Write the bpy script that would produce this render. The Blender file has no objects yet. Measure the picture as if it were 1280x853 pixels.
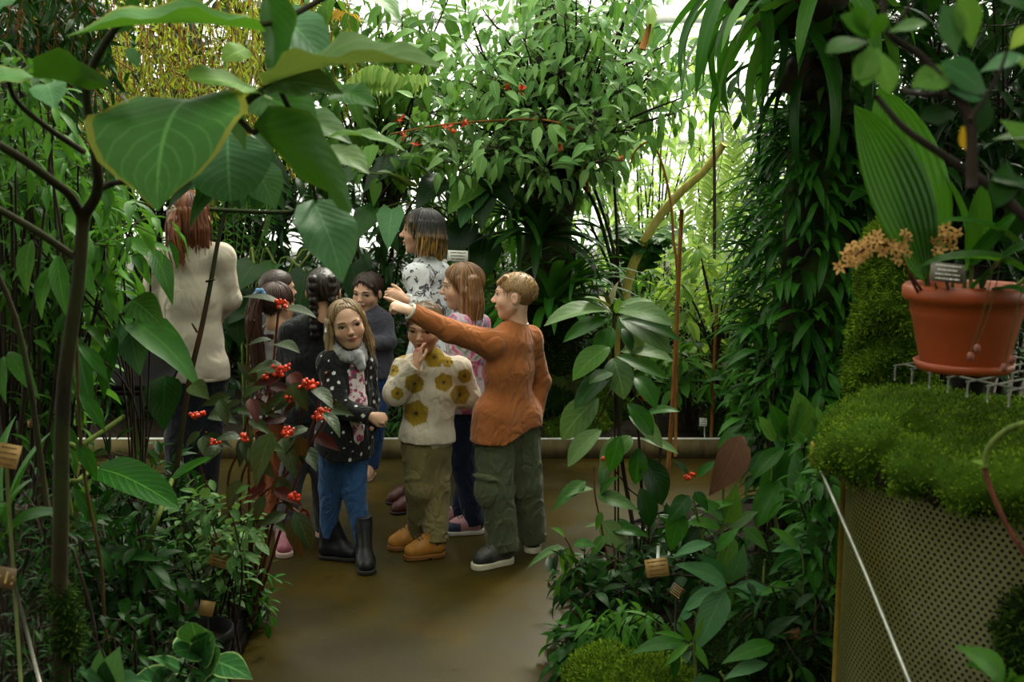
import bpy, math, random
import numpy as np
from mathutils import Vector, Matrix

SC = bpy.context.scene
COL = SC.collection
PI = math.pi

# ---------------------------------------------------------------- camera, world, sun, exposure
F = 1280.0                      # focal length in pixels of the 1280 x 853 frame
CAMH = 1.70
PITCH = math.atan((426.5 - 247.0) / F)
cam_data = bpy.data.cameras.new('camera')
cam = bpy.data.objects.new('camera', cam_data)
COL.objects.link(cam)
cam.location = (0, 0, CAMH)
cam.rotation_euler = (PI / 2 - PITCH, 0, 0)
cam_data.sensor_width = 36.0
cam_data.lens = 36.0 * F / 1280.0
cam_data.clip_start = 0.05
cam_data.dof.use_dof = True
cam_data.dof.focus_distance = 5.0
cam_data.dof.aperture_fstop = 4.5
SC.camera = cam

SC.view_settings.view_transform = 'Standard'
SC.view_settings.look = 'None'
SC.view_settings.gamma = 1.0
SC.view_settings.use_curve_mapping = False
SC.view_settings.exposure = 0.45

SKY_STRENGTH = 3.2
world = bpy.data.worlds.new('overcast_sky')
SC.world = world
world.use_nodes = True
_nt = world.node_tree
_bg = _nt.nodes['Background']
_tc = _nt.nodes.new('ShaderNodeTexCoord')
_sep = _nt.nodes.new('ShaderNodeSeparateXYZ')
_rmp = _nt.nodes.new('ShaderNodeValToRGB')
_nt.links.new(_tc.outputs['Generated'], _sep.inputs[0])
_nt.links.new(_sep.outputs['Z'], _rmp.inputs[0])
_nt.links.new(_rmp.outputs[0], _bg.inputs[0])
_rmp.color_ramp.elements[0].position = 0.0
_rmp.color_ramp.elements[0].color = (0.64, 0.65, 0.56, 1)
_rmp.color_ramp.elements[1].position = 0.8
_rmp.color_ramp.elements[1].color = (1.0, 0.965, 0.85, 1)
_bg.inputs[1].default_value = SKY_STRENGTH

sun_data = bpy.data.lights.new('hazy_sun', 'SUN')
sun_data.energy = 5.0
sun_data.angle = math.radians(12)
sun_data.color = (1.0, 0.95, 0.82)
sun = bpy.data.objects.new('hazy_sun', sun_data)
COL.objects.link(sun)
# shines from high above the far end of the house
sun.rotation_euler = Vector((-0.35, -0.75, -1.0)).to_track_quat('-Z', 'Y').to_euler()

# ---------------------------------------------------------------- where a pixel of the photograph lies in the place
_R = Vector((1, 0, 0)); _FW = Vector((0, math.cos(PITCH), -math.sin(PITCH))); _UP = Vector((0, math.sin(PITCH), math.cos(PITCH)))
CAMP = Vector((0, 0, CAMH))


def P(px, py, d):
    """point at distance d down the house (world y) seen at px, py"""
    v = _R * ((px - 640) / F) + _UP * (-(py - 426.5) / F) + _FW
    return CAMP + v * (d / v.y)


def G(px, py, z=0.0):
    """point on the level z seen at px, py"""
    v = _R * ((px - 640) / F) + _UP * (-(py - 426.5) / F) + _FW
    return CAMP + v * ((z - CAMH) / v.z)


def V3(*a):
    return Vector(a)


# ---------------------------------------------------------------- objects
def tag(o, label=None, cat=None, group=None, kind=None):
    if label: o['label'] = label
    if cat: o['category'] = cat
    if group: o['group'] = group
    if kind: o['kind'] = kind
    return o


def empty(name, loc, label=None, cat=None, group=None):
    o = bpy.data.objects.new(name, None)
    o.empty_display_size = 0.1
    COL.objects.link(o)
    o.location = loc
    return tag(o, label, cat, group)


def link_mesh(name, me, mat, parent=None, loc=None):
    """loc: where the origin goes when the vertices are in world space"""
    o = bpy.data.objects.new(name, me)
    COL.objects.link(o)
    for m in (mat if isinstance(mat, (list, tuple)) else [mat]):
        if m: me.materials.append(m)
    if parent is not None:
        o.parent = parent
        # vertices are world space: undo the parents' placing (all parents are placed by translation only)
        off = Vector((0, 0, 0)); q = parent
        while q is not None:
            off += q.location; q = q.parent
        o.location = -off
    return o


def mesh_np(name, V, Q, uv=None, attrs=None, smooth=True, matidx=None):
    V = np.asarray(V, dtype=np.float32).reshape(-1, 3)
    Q = np.asarray(Q, dtype=np.int32)
    n = Q.shape[1]
    me = bpy.data.meshes.new(name)
    me.vertices.add(len(V)); me.vertices.foreach_set('co', V.ravel())
    me.loops.add(Q.size); me.loops.foreach_set('vertex_index', Q.ravel())
    me.polygons.add(len(Q))
    me.polygons.foreach_set('loop_start', np.arange(0, Q.size, n, dtype=np.int32))
    if smooth:
        me.polygons.foreach_set('use_smooth', np.ones(len(Q), dtype=bool))
    if matidx is not None:
        me.polygons.foreach_set('material_index', np.asarray(matidx, dtype=np.int32))
    me.update(calc_edges=True)
    if uv is not None:
        u = me.uv_layers.new(name='UVMap')
        u.data.foreach_set('uv', np.asarray(uv, dtype=np.float32)[Q.ravel()].ravel())
    for k, a in (attrs or {}).items():
        a = np.asarray(a, dtype=np.float32)
        if a.ndim == 1:
            at = me.attributes.new(k, 'FLOAT', 'POINT'); at.data.foreach_set('value', a)
        else:
            at = me.attributes.new(k, 'FLOAT_COLOR', 'POINT')
            c = np.ones((len(a), 4), dtype=np.float32); c[:, :3] = a[:, :3]
            at.data.foreach_set('color', c.ravel())
    return me


class MB:
    """collects quads in world space; builds ONE mesh object"""
    def __init__(s):
        s.V = []; s.Q = []; s.UV = []; s.A = []; s.n = 0

    def add(s, V, Q, uv=None, rnd=0.5):
        V = np.asarray(V, dtype=np.float32).reshape(-1, 3)
        s.V.append(V); s.Q.append(np.asarray(Q, dtype=np.int32) + s.n); s.n += len(V)
        s.UV.append(np.zeros((len(V), 2), np.float32) if uv is None else np.asarray(uv, np.float32))
        s.A.append(np.full(len(V), rnd, np.float32) if np.isscalar(rnd) else np.asarray(rnd, np.float32))

    def box(s, c, size, rot=None, rnd=0.5, bev=0.0):
        """a box with chamfered edges when bev > 0"""
        hx, hy, hz = size[0] / 2, size[1] / 2, size[2] / 2
        c = Vector(c); M = rot or Matrix.Identity(3)
        if bev <= 0:
            pts = [(x, y, z) for x in (-hx, hx) for y in (-hy, hy) for z in (-hz, hz)]
            V = [c + M @ Vector(p) for p in pts]
            s.add([tuple(v) for v in V], [(0, 1, 3, 2), (4, 6, 7, 5), (0, 4, 5, 1), (2, 3, 7, 6), (0, 2, 6, 4), (1, 5, 7, 3)], rnd=rnd)
            return
        b = min(bev, hx * .9, hy * .9, hz * .9)
        bm = [(-hz, -b), (-hz + b, 0), (hz - b, 0), (hz, -b)]
        V = []; Q = []
        for z, d in bm:
            ax, ay = hx + d, hy + d
            e = b
            for (x, y) in ((-ax + e, -ay), (ax - e, -ay), (ax, -ay + e), (ax, ay - e), (ax - e, ay), (-ax + e, ay), (-ax, ay - e), (-ax, -ay + e)):
                V.append(c + M @ Vector((x, y, z)))
        for r in range(3):
            for k in range(8):
                Q.append((r * 8 + k, r * 8 + (k + 1) % 8, r * 8 + 8 + (k + 1) % 8, r * 8 + 8 + k))
        for base, o in ((0, 1), (24, 0)):
            for q in ((0, 1, 2, 7), (7, 2, 3, 6), (6, 3, 4, 5)):
                q = tuple(base + i for i in q)
                Q.append(q if not o else q[::-1])
        s.add([tuple(v) for v in V], Q, rnd=rnd)

    def tube(s, pts, radii, seg=7, rnd=0.5, cap=True):
        pts = [Vector(p) for p in pts]
        n = len(pts)
        if np.isscalar(radii): radii = [radii] * n
        V = []; UV = []
        T0 = (pts[1] - pts[0]).normalized()
        up = Vector((0, 0, 1)) if abs(T0.z) < .9 else Vector((0, 1, 0))
        X = T0.cross(up).normalized()
        L = 0
        for i in range(n):
            T = (pts[min(i + 1, n - 1)] - pts[max(i - 1, 0)])
            T = T.normalized() if T.length > 1e-9 else T0
            X = (X - T * X.dot(T)); X = X.normalized() if X.length > 1e-6 else T.orthogonal().normalized()
            Y = T.cross(X)
            if i: L += (pts[i] - pts[i - 1]).length
            for k in range(seg):
                a = 2 * PI * k / seg
                V.append(pts[i] + (X * math.cos(a) + Y * math.sin(a)) * radii[i]); UV.append((k / seg, L))
        Q = []
        for i in range(n - 1):
            for k in range(seg):
                Q.append((i * seg + k, i * seg + (k + 1) % seg, (i + 1) * seg + (k + 1) % seg, (i + 1) * seg + k))
        if cap:
            for base, P0 in ((0, pts[0]), ((n - 1) * seg, pts[-1])):
                ci = len(V); V.append(P0); UV.append((0, 0))
                for k in range(0, seg):
                    a, b = base + k, base + (k + 1) % seg
                    Q.append((a, ci, ci, b) if base else (b, ci, ci, a))
            Q = [q for q in Q]
        # degenerate cap quads -> split as thin quads is avoided by duplicating the centre
        s._fix(V, Q, UV, rnd)

    def _fix(s, V, Q, UV, rnd):
        V = [tuple(v) for v in V]; UV = list(UV); out = []
        for q in Q:
            if q[1] == q[2]:
                V.append(V[q[1]]); UV.append(UV[q[1]])
                out.append((q[0], q[1], len(V) - 1, q[3]))
            else:
                out.append(q)
        s.add(V, out, UV, rnd)

    def lathe(s, c, prof, seg=40, rnd=0.5, arc=2 * PI, a0=0.0, wob=None):
        c = Vector(c); V = []; Q = []; UV = []
        full = abs(arc - 2 * PI) < 1e-6
        n = seg if full else seg + 1
        for i, (r, z) in enumerate(prof):
            for k in range(n):
                a = a0 + arc * k / seg
                rr = r * (1 + (wob(a, z) if wob else 0))
                V.append((c.x + rr * math.cos(a), c.y + rr * math.sin(a), c.z + z)); UV.append((k / seg, z))
        for i in range(len(prof) - 1):
            for k in range(seg):
                k2 = (k + 1) % n
                Q.append((i * n + k, i * n + k2, (i + 1) * n + k2, (i + 1) * n + k))
        s.add(V, Q, UV, rnd)

    def build(s, name, mat, parent=None, smooth=True, label=None, kind=None):
        V = np.concatenate(s.V); Q = np.concatenate(s.Q); uv = np.concatenate(s.UV); A = np.concatenate(s.A)
        me = mesh_np(name, V, Q, uv, {'rnd': A}, smooth)
        o = link_mesh(name, me, mat, parent)
        return tag(o, label, kind=kind)


def smooth_path(pts, n=4):
    """Catmull-Rom through the points"""
    pts = [Vector(p) for p in pts]
    if len(pts) < 3:
        return [pts[0].lerp(pts[-1], i / n) for i in range(n + 1)]
    q = [pts[0] * 2 - pts[1]] + pts + [pts[-1] * 2 - pts[-2]]
    out = []
    for i in range(1, len(q) - 2):
        a, b, c, d = q[i - 1], q[i], q[i + 1], q[i + 2]
        for k in range(n):
            t = k / n
            out.append(0.5 * ((2 * b) + (c - a) * t + (2 * a - 5 * b + 4 * c - d) * t * t + (3 * b - a - 3 * c + d) * t ** 3))
    out.append(pts[-1])
    return out


def taper(n, r0, r1):
    return [r0 + (r1 - r0) * i / max(1, n - 1) for i in range(n)]


# ---------------------------------------------------------------- materials
def srgb(r, g, b):
    f = lambda c: ((c / 255) / 12.92) if c / 255 <= .04045 else (((c / 255) + .055) / 1.055) ** 2.4
    return (f(r), f(g), f(b))


class NT:
    def __init__(s, name):
        s.m = bpy.data.materials.new(name); s.m.use_nodes = True
        s.t = s.m.node_tree; s.t.nodes.clear()
        s.out = s.t.nodes.new('ShaderNodeOutputMaterial')

    def n(s, typ, **kw):
        x = s.t.nodes.new('ShaderNode' + typ)
        for k, v in kw.items():
            if k.startswith('i_'):
                k = k[2:]
                x.inputs[int(k) if k.isdigit() else k.replace('_', ' ')].default_value = v
            else:
                setattr(x, k, v)
        return x

    def l(s, a, b):
        s.t.links.new(a, b)

    def math(s, op, a, b=None, c=None):
        x = s.n('Math', operation=op)
        for i, v in enumerate((a, b, c)):
            if v is None: continue
            if isinstance(v, (int, float)): x.inputs[i].default_value = v
            else: s.l(v, x.inputs[i])
        return x.outputs[0]

    def mix(s, fac, a, b, mode='MIX'):
        x = s.n('MixRGB', blend_type=mode)
        for i, v in enumerate((fac, a, b)):
            if isinstance(v, (int, float)): x.inputs[i].default_value = v
            elif isinstance(v, tuple): x.inputs[i].default_value = (*v[:3], 1)
            else: s.l(v, x.inputs[i])
        return x.outputs[0]

    def ramp(s, fac, stops, interp='LINEAR'):
        x = s.n('ValToRGB'); cr = x.color_ramp; cr.interpolation = interp
        while len(cr.elements) < len(stops): cr.elements.new(0.5)
        for e, (p, c) in zip(cr.elements, stops):
            e.position = p; e.color = (*c[:3], 1) if isinstance(c, tuple) else (c, c, c, 1)
        s.l(fac, x.inputs[0])
        return x.outputs[0]

    def noise(s, scale, detail=3, rough=.5, coord='Object', vscale=None, dist=0.0):
        tc = s.n('TexCoord')
        src = tc.outputs[coord]
        if vscale:
            mp = s.n('Mapping'); mp.inputs['Scale'].default_value = vscale
            s.l(src, mp.inputs[0]); src = mp.outputs[0]
        x = s.n('TexNoise'); x.inputs['Scale'].default_value = scale; x.inputs['Detail'].default_value = detail
        x.inputs['Roughness'].default_value = rough; x.inputs['Distortion'].default_value = dist
        s.l(src, x.inputs['Vector'])
        return x.outputs[0]

    def bsdf(s, color, rough=.5, metal=0.0, spec=.5, bump=None, bstr=.3, bdist=.01, sheen=0.0, coat=0.0, sss=0.0):
        b = s.n('BsdfPrincipled')
        if isinstance(color, tuple): b.inputs['Base Color'].default_value = (*color[:3], 1)
        else: s.l(color, b.inputs['Base Color'])
        if isinstance(rough, (int, float)): b.inputs['Roughness'].default_value = rough
        else: s.l(rough, b.inputs['Roughness'])
        b.inputs['Metallic'].default_value = metal
        b.inputs['Specular IOR Level'].default_value = spec
        b.inputs['Sheen Weight'].default_value = sheen
        b.inputs['Coat Weight'].default_value = coat
        if sss:
            b.inputs['Subsurface Weight'].default_value = sss
            b.inputs['Subsurface Radius'].default_value = (.012, .005, .003)
            b.inputs['Subsurface Scale'].default_value = 1.0
        if bump is not None:
            bp = s.n('Bump'); bp.inputs['Strength'].default_value = bstr; bp.inputs['Distance'].default_value = bdist
            s.l(bump, bp.inputs['Height']); s.l(bp.outputs[0], b.inputs['Normal'])
        return b

    def done(s, b):
        s.l(b.outputs[0], s.out.inputs[0])
        return s.m


def simple(name, color, rough=.5, metal=0.0, spec=.5, var=0.25, nscale=20, bstr=.15, bdist=.004, vscale=None):
    """colour with a little procedural unevenness"""
    k = NT(name)
    nz = k.noise(nscale, 4, vscale=vscale)
    lo = tuple(c * (1 - var) for c in color); hi = tuple(min(1, c * (1 + var)) for c in color)
    return k.done(k.bsdf(k.ramp(nz, [(.3, lo), (.7, hi)]), rough, metal, spec, bump=nz, bstr=bstr, bdist=bdist))


def leafmat(name, c_dark, c_light, under=None, trans=.28, rough=.42, vein=.35, nvein=9, slant=.35, spec=.12, tcol=None, edge=None, midw=.035, pale=None, ribs=0):
    """leaf: UV x across (-1..1), y along (0..1); midrib, side veins, variation per leaf, paler underside, light through the blade"""
    k = NT(name)
    uv = k.n('UVMap'); sep = k.n('SeparateXYZ'); k.l(uv.outputs[0], sep.inputs[0])
    u = k.math('ABSOLUTE', sep.outputs[0]); v = sep.outputs[1]
    at = k.n('Attribute', attribute_name='rnd'); oi = k.n('ObjectInfo')
    r = k.math('FRACT', k.math('ADD', at.outputs['Fac'], oi.outputs['Random']))
    col = k.ramp(r, [(0.0, c_dark), (1.0, c_light)])
    nz = k.noise(9, 3)
    col = k.mix(k.math('MULTIPLY', nz, .5), col, tuple(c * .55 for c in c_dark))
    # side veins
    ph = k.math('FRACT', k.math('MULTIPLY', k.math('SUBTRACT', v, k.math('MULTIPLY', u, slant)), float(nvein)))
    tri = k.math('ABSOLUTE', k.math('SUBTRACT', ph, .5))
    if ribs:
        tri = k.math('ABSOLUTE', k.math('SUBTRACT', k.math('FRACT', k.math('MULTIPLY', sep.outputs[0], float(ribs))), .5))
    side = k.math('LESS_THAN', tri, .07)
    mid = k.math('LESS_THAN', u, midw)
    pc = pale or tuple(min(1, c * 2.2 + .02) for c in c_light)
    vv = k.math('MAXIMUM', k.math('MULTIPLY', side, .45), mid)
    col = k.mix(k.math('MULTIPLY', vv, vein), col, pc)
    if edge:
        col = k.mix(k.math('MULTIPLY', k.math('GREATER_THAN', u, .9), .7), col, edge)
    geo = k.n('NewGeometry')
    un = under or tuple(min(1, c * 1.35 + .006) for c in c_light)
    col = k.mix(k.math('MULTIPLY', geo.outputs['Backfacing'], .75), col, un)
    b = k.bsdf(col, rough + .06, spec=spec, bump=k.math('ADD', k.math('MULTIPLY', k.math('SUBTRACT', tri, 0), -1.0), k.math('MULTIPLY', nz, .6)), bstr=.22 if not ribs else .7, bdist=.004 if not ribs else .012)
    tr = k.n('BsdfTranslucent')
    tc = tcol or tuple(min(1, c * m) for c, m in zip(c_light, (1.9, 1.7, .6)))
    tmix = k.mix(.5, col, tc)
    k.l(tmix, tr.inputs[0])
    mx = k.n('MixShader'); mx.inputs[0].default_value = trans
    k.l(b.outputs[0], mx.inputs[1]); k.l(tr.outputs[0], mx.inputs[2])
    return k.done(mx)


def cloth_bump(k, nz, fscale=8.0, fstr=.42):
    """fine weave plus soft creases"""
    tc = k.n('TexCoord'); mp = k.n('Mapping'); mp.inputs['Scale'].default_value = (1.0, 1.0, .62); mp.inputs['Rotation'].default_value = (.35, .5, .2)
    k.l(tc.outputs['Object'], mp.inputs[0])
    x = k.n('TexNoise'); x.inputs['Scale'].default_value = fscale; x.inputs['Detail'].default_value = 2.5; x.inputs['Distortion'].default_value = 1.6
    k.l(mp.outputs[0], x.inputs['Vector'])
    r = k.math('ABSOLUTE', k.math('SUBTRACT', x.outputs[0], .5))
    r = k.math('MINIMUM', k.math('MULTIPLY', r, 7.0), 1.0)
    return k.math('ADD', k.math('MULTIPLY', r, fstr), k.math('MULTIPLY', nz, .06))


def paintmat(name, rough=.8, bscale=60, bstr=.25, spec=.25, sheen=0.0, vscale=None, sss=0.0, bdist=.003, mottle=.12, creases=0):
    """colour comes from the mesh's own 'Col' (dye, print, skin tone), weave or pores from noise"""
    k = NT(name)
    at = k.n('Attribute', attribute_name='Col')
    nz = k.noise(bscale, 3, vscale=vscale)
    dk = k.mix(1.0, at.outputs['Color'], (1 - mottle, 1 - mottle, 1 - mottle), 'MULTIPLY')
    col = k.mix(nz, dk, at.outputs['Color'])
    bp = nz
    if creases:
        bp = cloth_bump(k, nz, creases); bstr = .75; bdist = .014
    return k.done(k.bsdf(col, rough, spec=spec, bump=bp, bstr=bstr, bdist=bdist, sheen=sheen, sss=sss))


def barkmat(name, c1, c2, scale=30, moss=None, mossamt=.5, rough=.85):
    k = NT(name)
    nz = k.noise(scale, 5, .65, vscale=(1, 1, .25))
    col = k.ramp(nz, [(.3, c1), (.7, c2)])
    if moss:
        n2 = k.noise(6, 4)
        col = k.mix(k.ramp(n2, [(mossamt - .08, 0.0), (mossamt + .08, 1.0)]), col, moss)
    return k.done(k.bsdf(col, rough, bump=nz, bstr=.5, bdist=.006, spec=.25))
# ---------------------------------------------------------------- the plant house: floor, beds, glazed walls and roof
def floor_mat():
    k = NT('polished_concrete')
    a = k.noise(.9, 4, .55); b = k.noise(3.3, 5, .6); c = k.noise(60, 3, .6)
    col = k.ramp(a, [(.32, srgb(38, 30, 9)), (.5, srgb(55, 46, 15)), (.68, srgb(74, 59, 17))])
    col = k.mix(k.ramp(b, [(.42, 0.0), (.75, .7)]), col, srgb(36, 37, 18))
    col = k.mix(k.ramp(c, [(.60, 0.0), (.72, .35)]), col, srgb(84, 74, 40))
    ro = k.ramp(b, [(.3, .26), (.7, .48)])
    return k.done(k.bsdf(col, ro, spec=.10, bump=c, bstr=.06, bdist=.002))


M_floor = floor_mat()
HX, HY0, HY1 = 9.0, -3.0, 15.0
EAVE, RIDGE = 4.2, 7.4
mb = MB(); mb.box((0, (HY0 + HY1) / 2, -.06), (2 * HX, HY1 - HY0, .12)); tag(mb.build('floor', M_floor, smooth=False), kind='structure')

_s = NT('planting_soil'); _n = _s.noise(30, 5, .7)
M_soil = _s.done(_s.bsdf(_s.ramp(_n, [(.3, srgb(14, 11, 8)), (.7, srgb(48, 38, 26))]), .95, bump=_n, bstr=.9, bdist=.03, spec=.15))
M_curb = barkmat('weathered_board', srgb(62, 54, 34), srgb(104, 92, 58), 14)
M_edge = simple('galvanised_edge', srgb(176, 178, 172), .45, .6, var=.12)
M_band = simple('bronze_band', srgb(96, 70, 34), .5, .4)
M_black = simple('black_plastic', (.010, .010, .010), .55, spec=.08)


def bed(name, outline, z, label):
    """soil surface with a gentle heave inside a closed outline"""
    import mathutils
    pts = [Vector((x, y)) for x, y in outline]
    xs = [p.x for p in pts]; ys = [p.y for p in pts]
    st = .12; V = []; ids = {}; Q = []
    def inside(x, y):
        c = False; j = len(pts) - 1
        for i in range(len(pts)):
            if (pts[i].y > y) != (pts[j].y > y) and x < (pts[j].x - pts[i].x) * (y - pts[i].y) / (pts[j].y - pts[i].y) + pts[i].x: c = not c
            j = i
        return c
    nx = int((max(xs) - min(xs)) / st) + 1; ny = int((max(ys) - min(ys)) / st) + 1
    def vid(i, j):
        if (i, j) not in ids:
            x, y = min(xs) + i * st, min(ys) + j * st
            ids[(i, j)] = len(V); V.append((x, y, z + .03 * math.sin(x * 5.1 + 1) * math.sin(y * 4.3) + .015 * math.sin(x * 13) * math.cos(y * 11)))
        return ids[(i, j)]
    for i in range(nx):
        for j in range(ny):
            if inside(min(xs) + (i + .5) * st, min(ys) + (j + .5) * st):
                Q.append((vid(i, j), vid(i + 1, j), vid(i + 1, j + 1), vid(i, j + 1)))
    me = mesh_np(name, V, Q, None, {'rnd': np.zeros(len(V))})
    return tag(link_mesh(name, me, M_soil), label, kind='structure')


def band(name, line, h, th, mat, cap=None, label=None, cat='edging', inner=None):
    """upright strip along a line on the floor, with a rolled top"""
    p = smooth_path([Vector((x, y, 0)) for x, y in line], 6)
    V = []; Q = []
    for i, q in enumerate(p):
        T = (p[min(i + 1, len(p) - 1)] - p[max(i - 1, 0)]).normalized(); N = Vector((-T.y, T.x, 0)) * th / 2
        V += [q - N, q - N + Vector((0, 0, h)), q + N + Vector((0, 0, h)), q + N]
    for i in range(len(p) - 1):
        for k in range(4):
            a, b = i * 4 + k, i * 4 + (k + 1) % 4
            Q.append((a, b, b + 4, a + 4))
    root = empty(name, p[0], label, cat)
    m = MB(); m.add([tuple(v) for v in V], Q); m.build('board', mat, root, smooth=False)
    m = MB(); m.tube([q + Vector((0, 0, h)) for q in p], cap[0], 7); m.build('rim', cap[1], root)
    if inner:
        V = []
        for i, q in enumerate(p):
            T = (p[min(i + 1, len(p) - 1)] - p[max(i - 1, 0)]).normalized(); N = Vector((-T.y, T.x, 0))
            V += [q + N * .016 + Vector((0, 0, .05)), q + N * .016 + Vector((0, 0, h - .006)), q + N * .022 + Vector((0, 0, h - .006)), q + N * .022 + Vector((0, 0, .05))]
        m = MB(); m.add([tuple(v) for v in V], Q); m.build('inner_strip', inner, root, smooth=False, label='bronze inner strip')
    return root


LEFT_EDGE = [(-.86, -.5), (-.92, 1.8), (-1.0, 3.3), (-1.03, 3.75), (-1.07, 4.08), (-1.22, 4.36), (-1.6, 4.62), (-2.4, 4.85), (-4.2, 5.0), (-8.6, 5.1)]
RIGHT_EDGE = [(.20, -.5), (.22, 2.0), (.24, 3.4), (.30, 4.2), (.46, 4.8), (.85, 5.25), (1.6, 5.5), (3.0, 5.6), (8.6, 5.7)]
bed('soil_bed', LEFT_EDGE + [(-8.8, 5.1), (-8.8, -.5)], .07, 'dark soil of the planting bed beside the path')
bed('soil_bed', RIGHT_EDGE + [(8.8, 5.7), (8.8, -.5)], .07, 'dark soil of the planting bed around the perforated planter')
bed('soil_bed', [(-8.8, 6.62), (8.8, 6.62), (8.8, 14.8), (-8.8, 14.8)], .10, 'dark soil of the long bed behind the group')
band('bed_edging', LEFT_EDGE[2:], .13, .022, M_black, (.013, M_black), 'curved bronze edging with black rim around the bed by the berry shrub', inner=M_band)
band('bed_edging', RIGHT_EDGE[2:], .06, .012, M_black, (.008, M_black), 'low curved edging hidden under the shrubs beside the perforated planter')
band('bed_edging', [(-8.6, 6.58), (-3, 6.58), (0, 6.58), (3, 6.58), (8.6, 6.58)], .125, .05, M_curb, (.011, M_edge), 'straight wooden edging board with pale metal rim behind the group', 'edging')

# glazed shell
M_white = simple('white_glazing_bar', srgb(214, 216, 212), .5, var=.06)
M_plinth = simple('grey_plinth', srgb(120, 122, 116), .8, var=.12)
_g = NT('glass'); _t = _g.n('BsdfTransparent'); _t.inputs[0].default_value = (.90, .93, .91, 1); _gl = _g.n('BsdfGlossy'); _gl.inputs['Roughness'].default_value = .05
_fr = _g.n('Fresnel'); _fr.inputs[0].default_value = 1.45; _mx = _g.n('MixShader'); _g.l(_fr.outputs[0], _mx.inputs[0]); _g.l(_t.outputs[0], _mx.inputs[1]); _g.l(_gl.outputs[0], _mx.inputs[2])
M_glass = _g.done(_mx)


def pane(name, quad):
    m = MB(); m.add([tuple(v) for v in quad], [(0, 1, 2, 3)]); return tag(m.build(name, M_glass, smooth=False), kind='structure')


def bars(name, segs, w):
    m = MB()
    for a, b in segs:
        a = Vector(a); b = Vector(b); d = (b - a)
        M = d.to_track_quat('Y', 'Z').to_matrix()
        m.box((a + b) / 2, (w, d.length, w * 1.3), M)
    return tag(m.build(name, M_white, smooth=False), kind='structure')


for nm, sx in (('wall_left', -1), ('wall_right', 1)):
    m = MB(); m.box((sx * HX, (HY0 + HY1) / 2, .45), (.16, HY1 - HY0, .9)); tag(m.build(nm, M_plinth, smooth=False), kind='structure')
    bars('trim_%d' % (1 if sx < 0 else 2), [((sx * HX, y, .9), (sx * HX, y, EAVE)) for y in np.arange(HY0, HY1 + .1, 1.5)] + [((sx * HX, HY0, z), (sx * HX, HY1, z)) for z in (.92, 2.5, EAVE)], .07)
    pane('window_%d' % (1 if sx < 0 else 2), [(sx * HX, HY0, .9), (sx * HX, HY1, .9), (sx * HX, HY1, EAVE), (sx * HX, HY0, EAVE)])
    bars('trim_%d' % (3 if sx < 0 else 4), [((sx * HX, y, EAVE), (0, y, RIDGE)) for y in np.arange(HY0, HY1 + .1, 1.5)] + [((sx * HX * f, HY0, EAVE + (RIDGE - EAVE) * (1 - f)), (sx * HX * f, HY1, EAVE + (RIDGE - EAVE) * (1 - f))) for f in (.33, .66)], .08)
    pane('ceiling' if sx < 0 else 'ceiling_pane', [(sx * HX, HY0, EAVE), (sx * HX, HY1, EAVE), (0, HY1, RIDGE), (0, HY0, RIDGE)])
for nm, y, i in (('wall_back', HY1, 5),):
    m = MB(); m.box((0, y, .45), (2 * HX, .16, .9)); tag(m.build(nm, M_plinth, smooth=False), kind='structure')
    zt = lambda x: EAVE + (RIDGE - EAVE) * (1 - abs(x) / HX)
    bars('trim_%d' % i, [((x, y, .9), (x, y, zt(x))) for x in np.arange(-HX, HX + .1, 1.5)] + [((-HX, y, z), (HX, y, z)) for z in (.92, 2.5, EAVE)] + [((-HX, y, EAVE), (0, y, RIDGE)), ((0, y, RIDGE), (HX, y, EAVE))], .08)
    m = MB(); m.add([(-HX, y, .9), (HX, y, .9), (HX, y, EAVE), (-HX, y, EAVE), (0, y, RIDGE), (0, y, EAVE)], [(0, 1, 2, 3), (3, 5, 4, 4), (5, 2, 4, 4)][:1])
    m.add([(-HX, y, EAVE), (0, y, EAVE), (0, y, RIDGE), (-HX * .5, y, (EAVE + RIDGE) / 2)], [(0, 1, 2, 3)]); m.add([(0, y, EAVE), (HX, y, EAVE), (HX * .5, y, (EAVE + RIDGE) / 2), (0, y, RIDGE)], [(0, 1, 2, 3)])
    tag(m.build('window_%d' % (i - 2), M_glass, smooth=False), kind='structure')
# unseen wall behind the camera, made solid to hold back front light
m = MB(); m.box((0, HY0 - .15, 1.9), (2 * HX, .3, 3.8)); tag(m.build('wall_front', simple('dark_render', srgb(84, 80, 68), .9, var=.1, nscale=2), smooth=False), kind='structure')
# ---------------------------------------------------------------- smooth solid shapes (bodies, clothing, shoes, hair)
def npv(p):
    return np.array(p, dtype=np.float64)


def nrm(v):
    v = npv(v); return v / (np.linalg.norm(v) + 1e-12)


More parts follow.
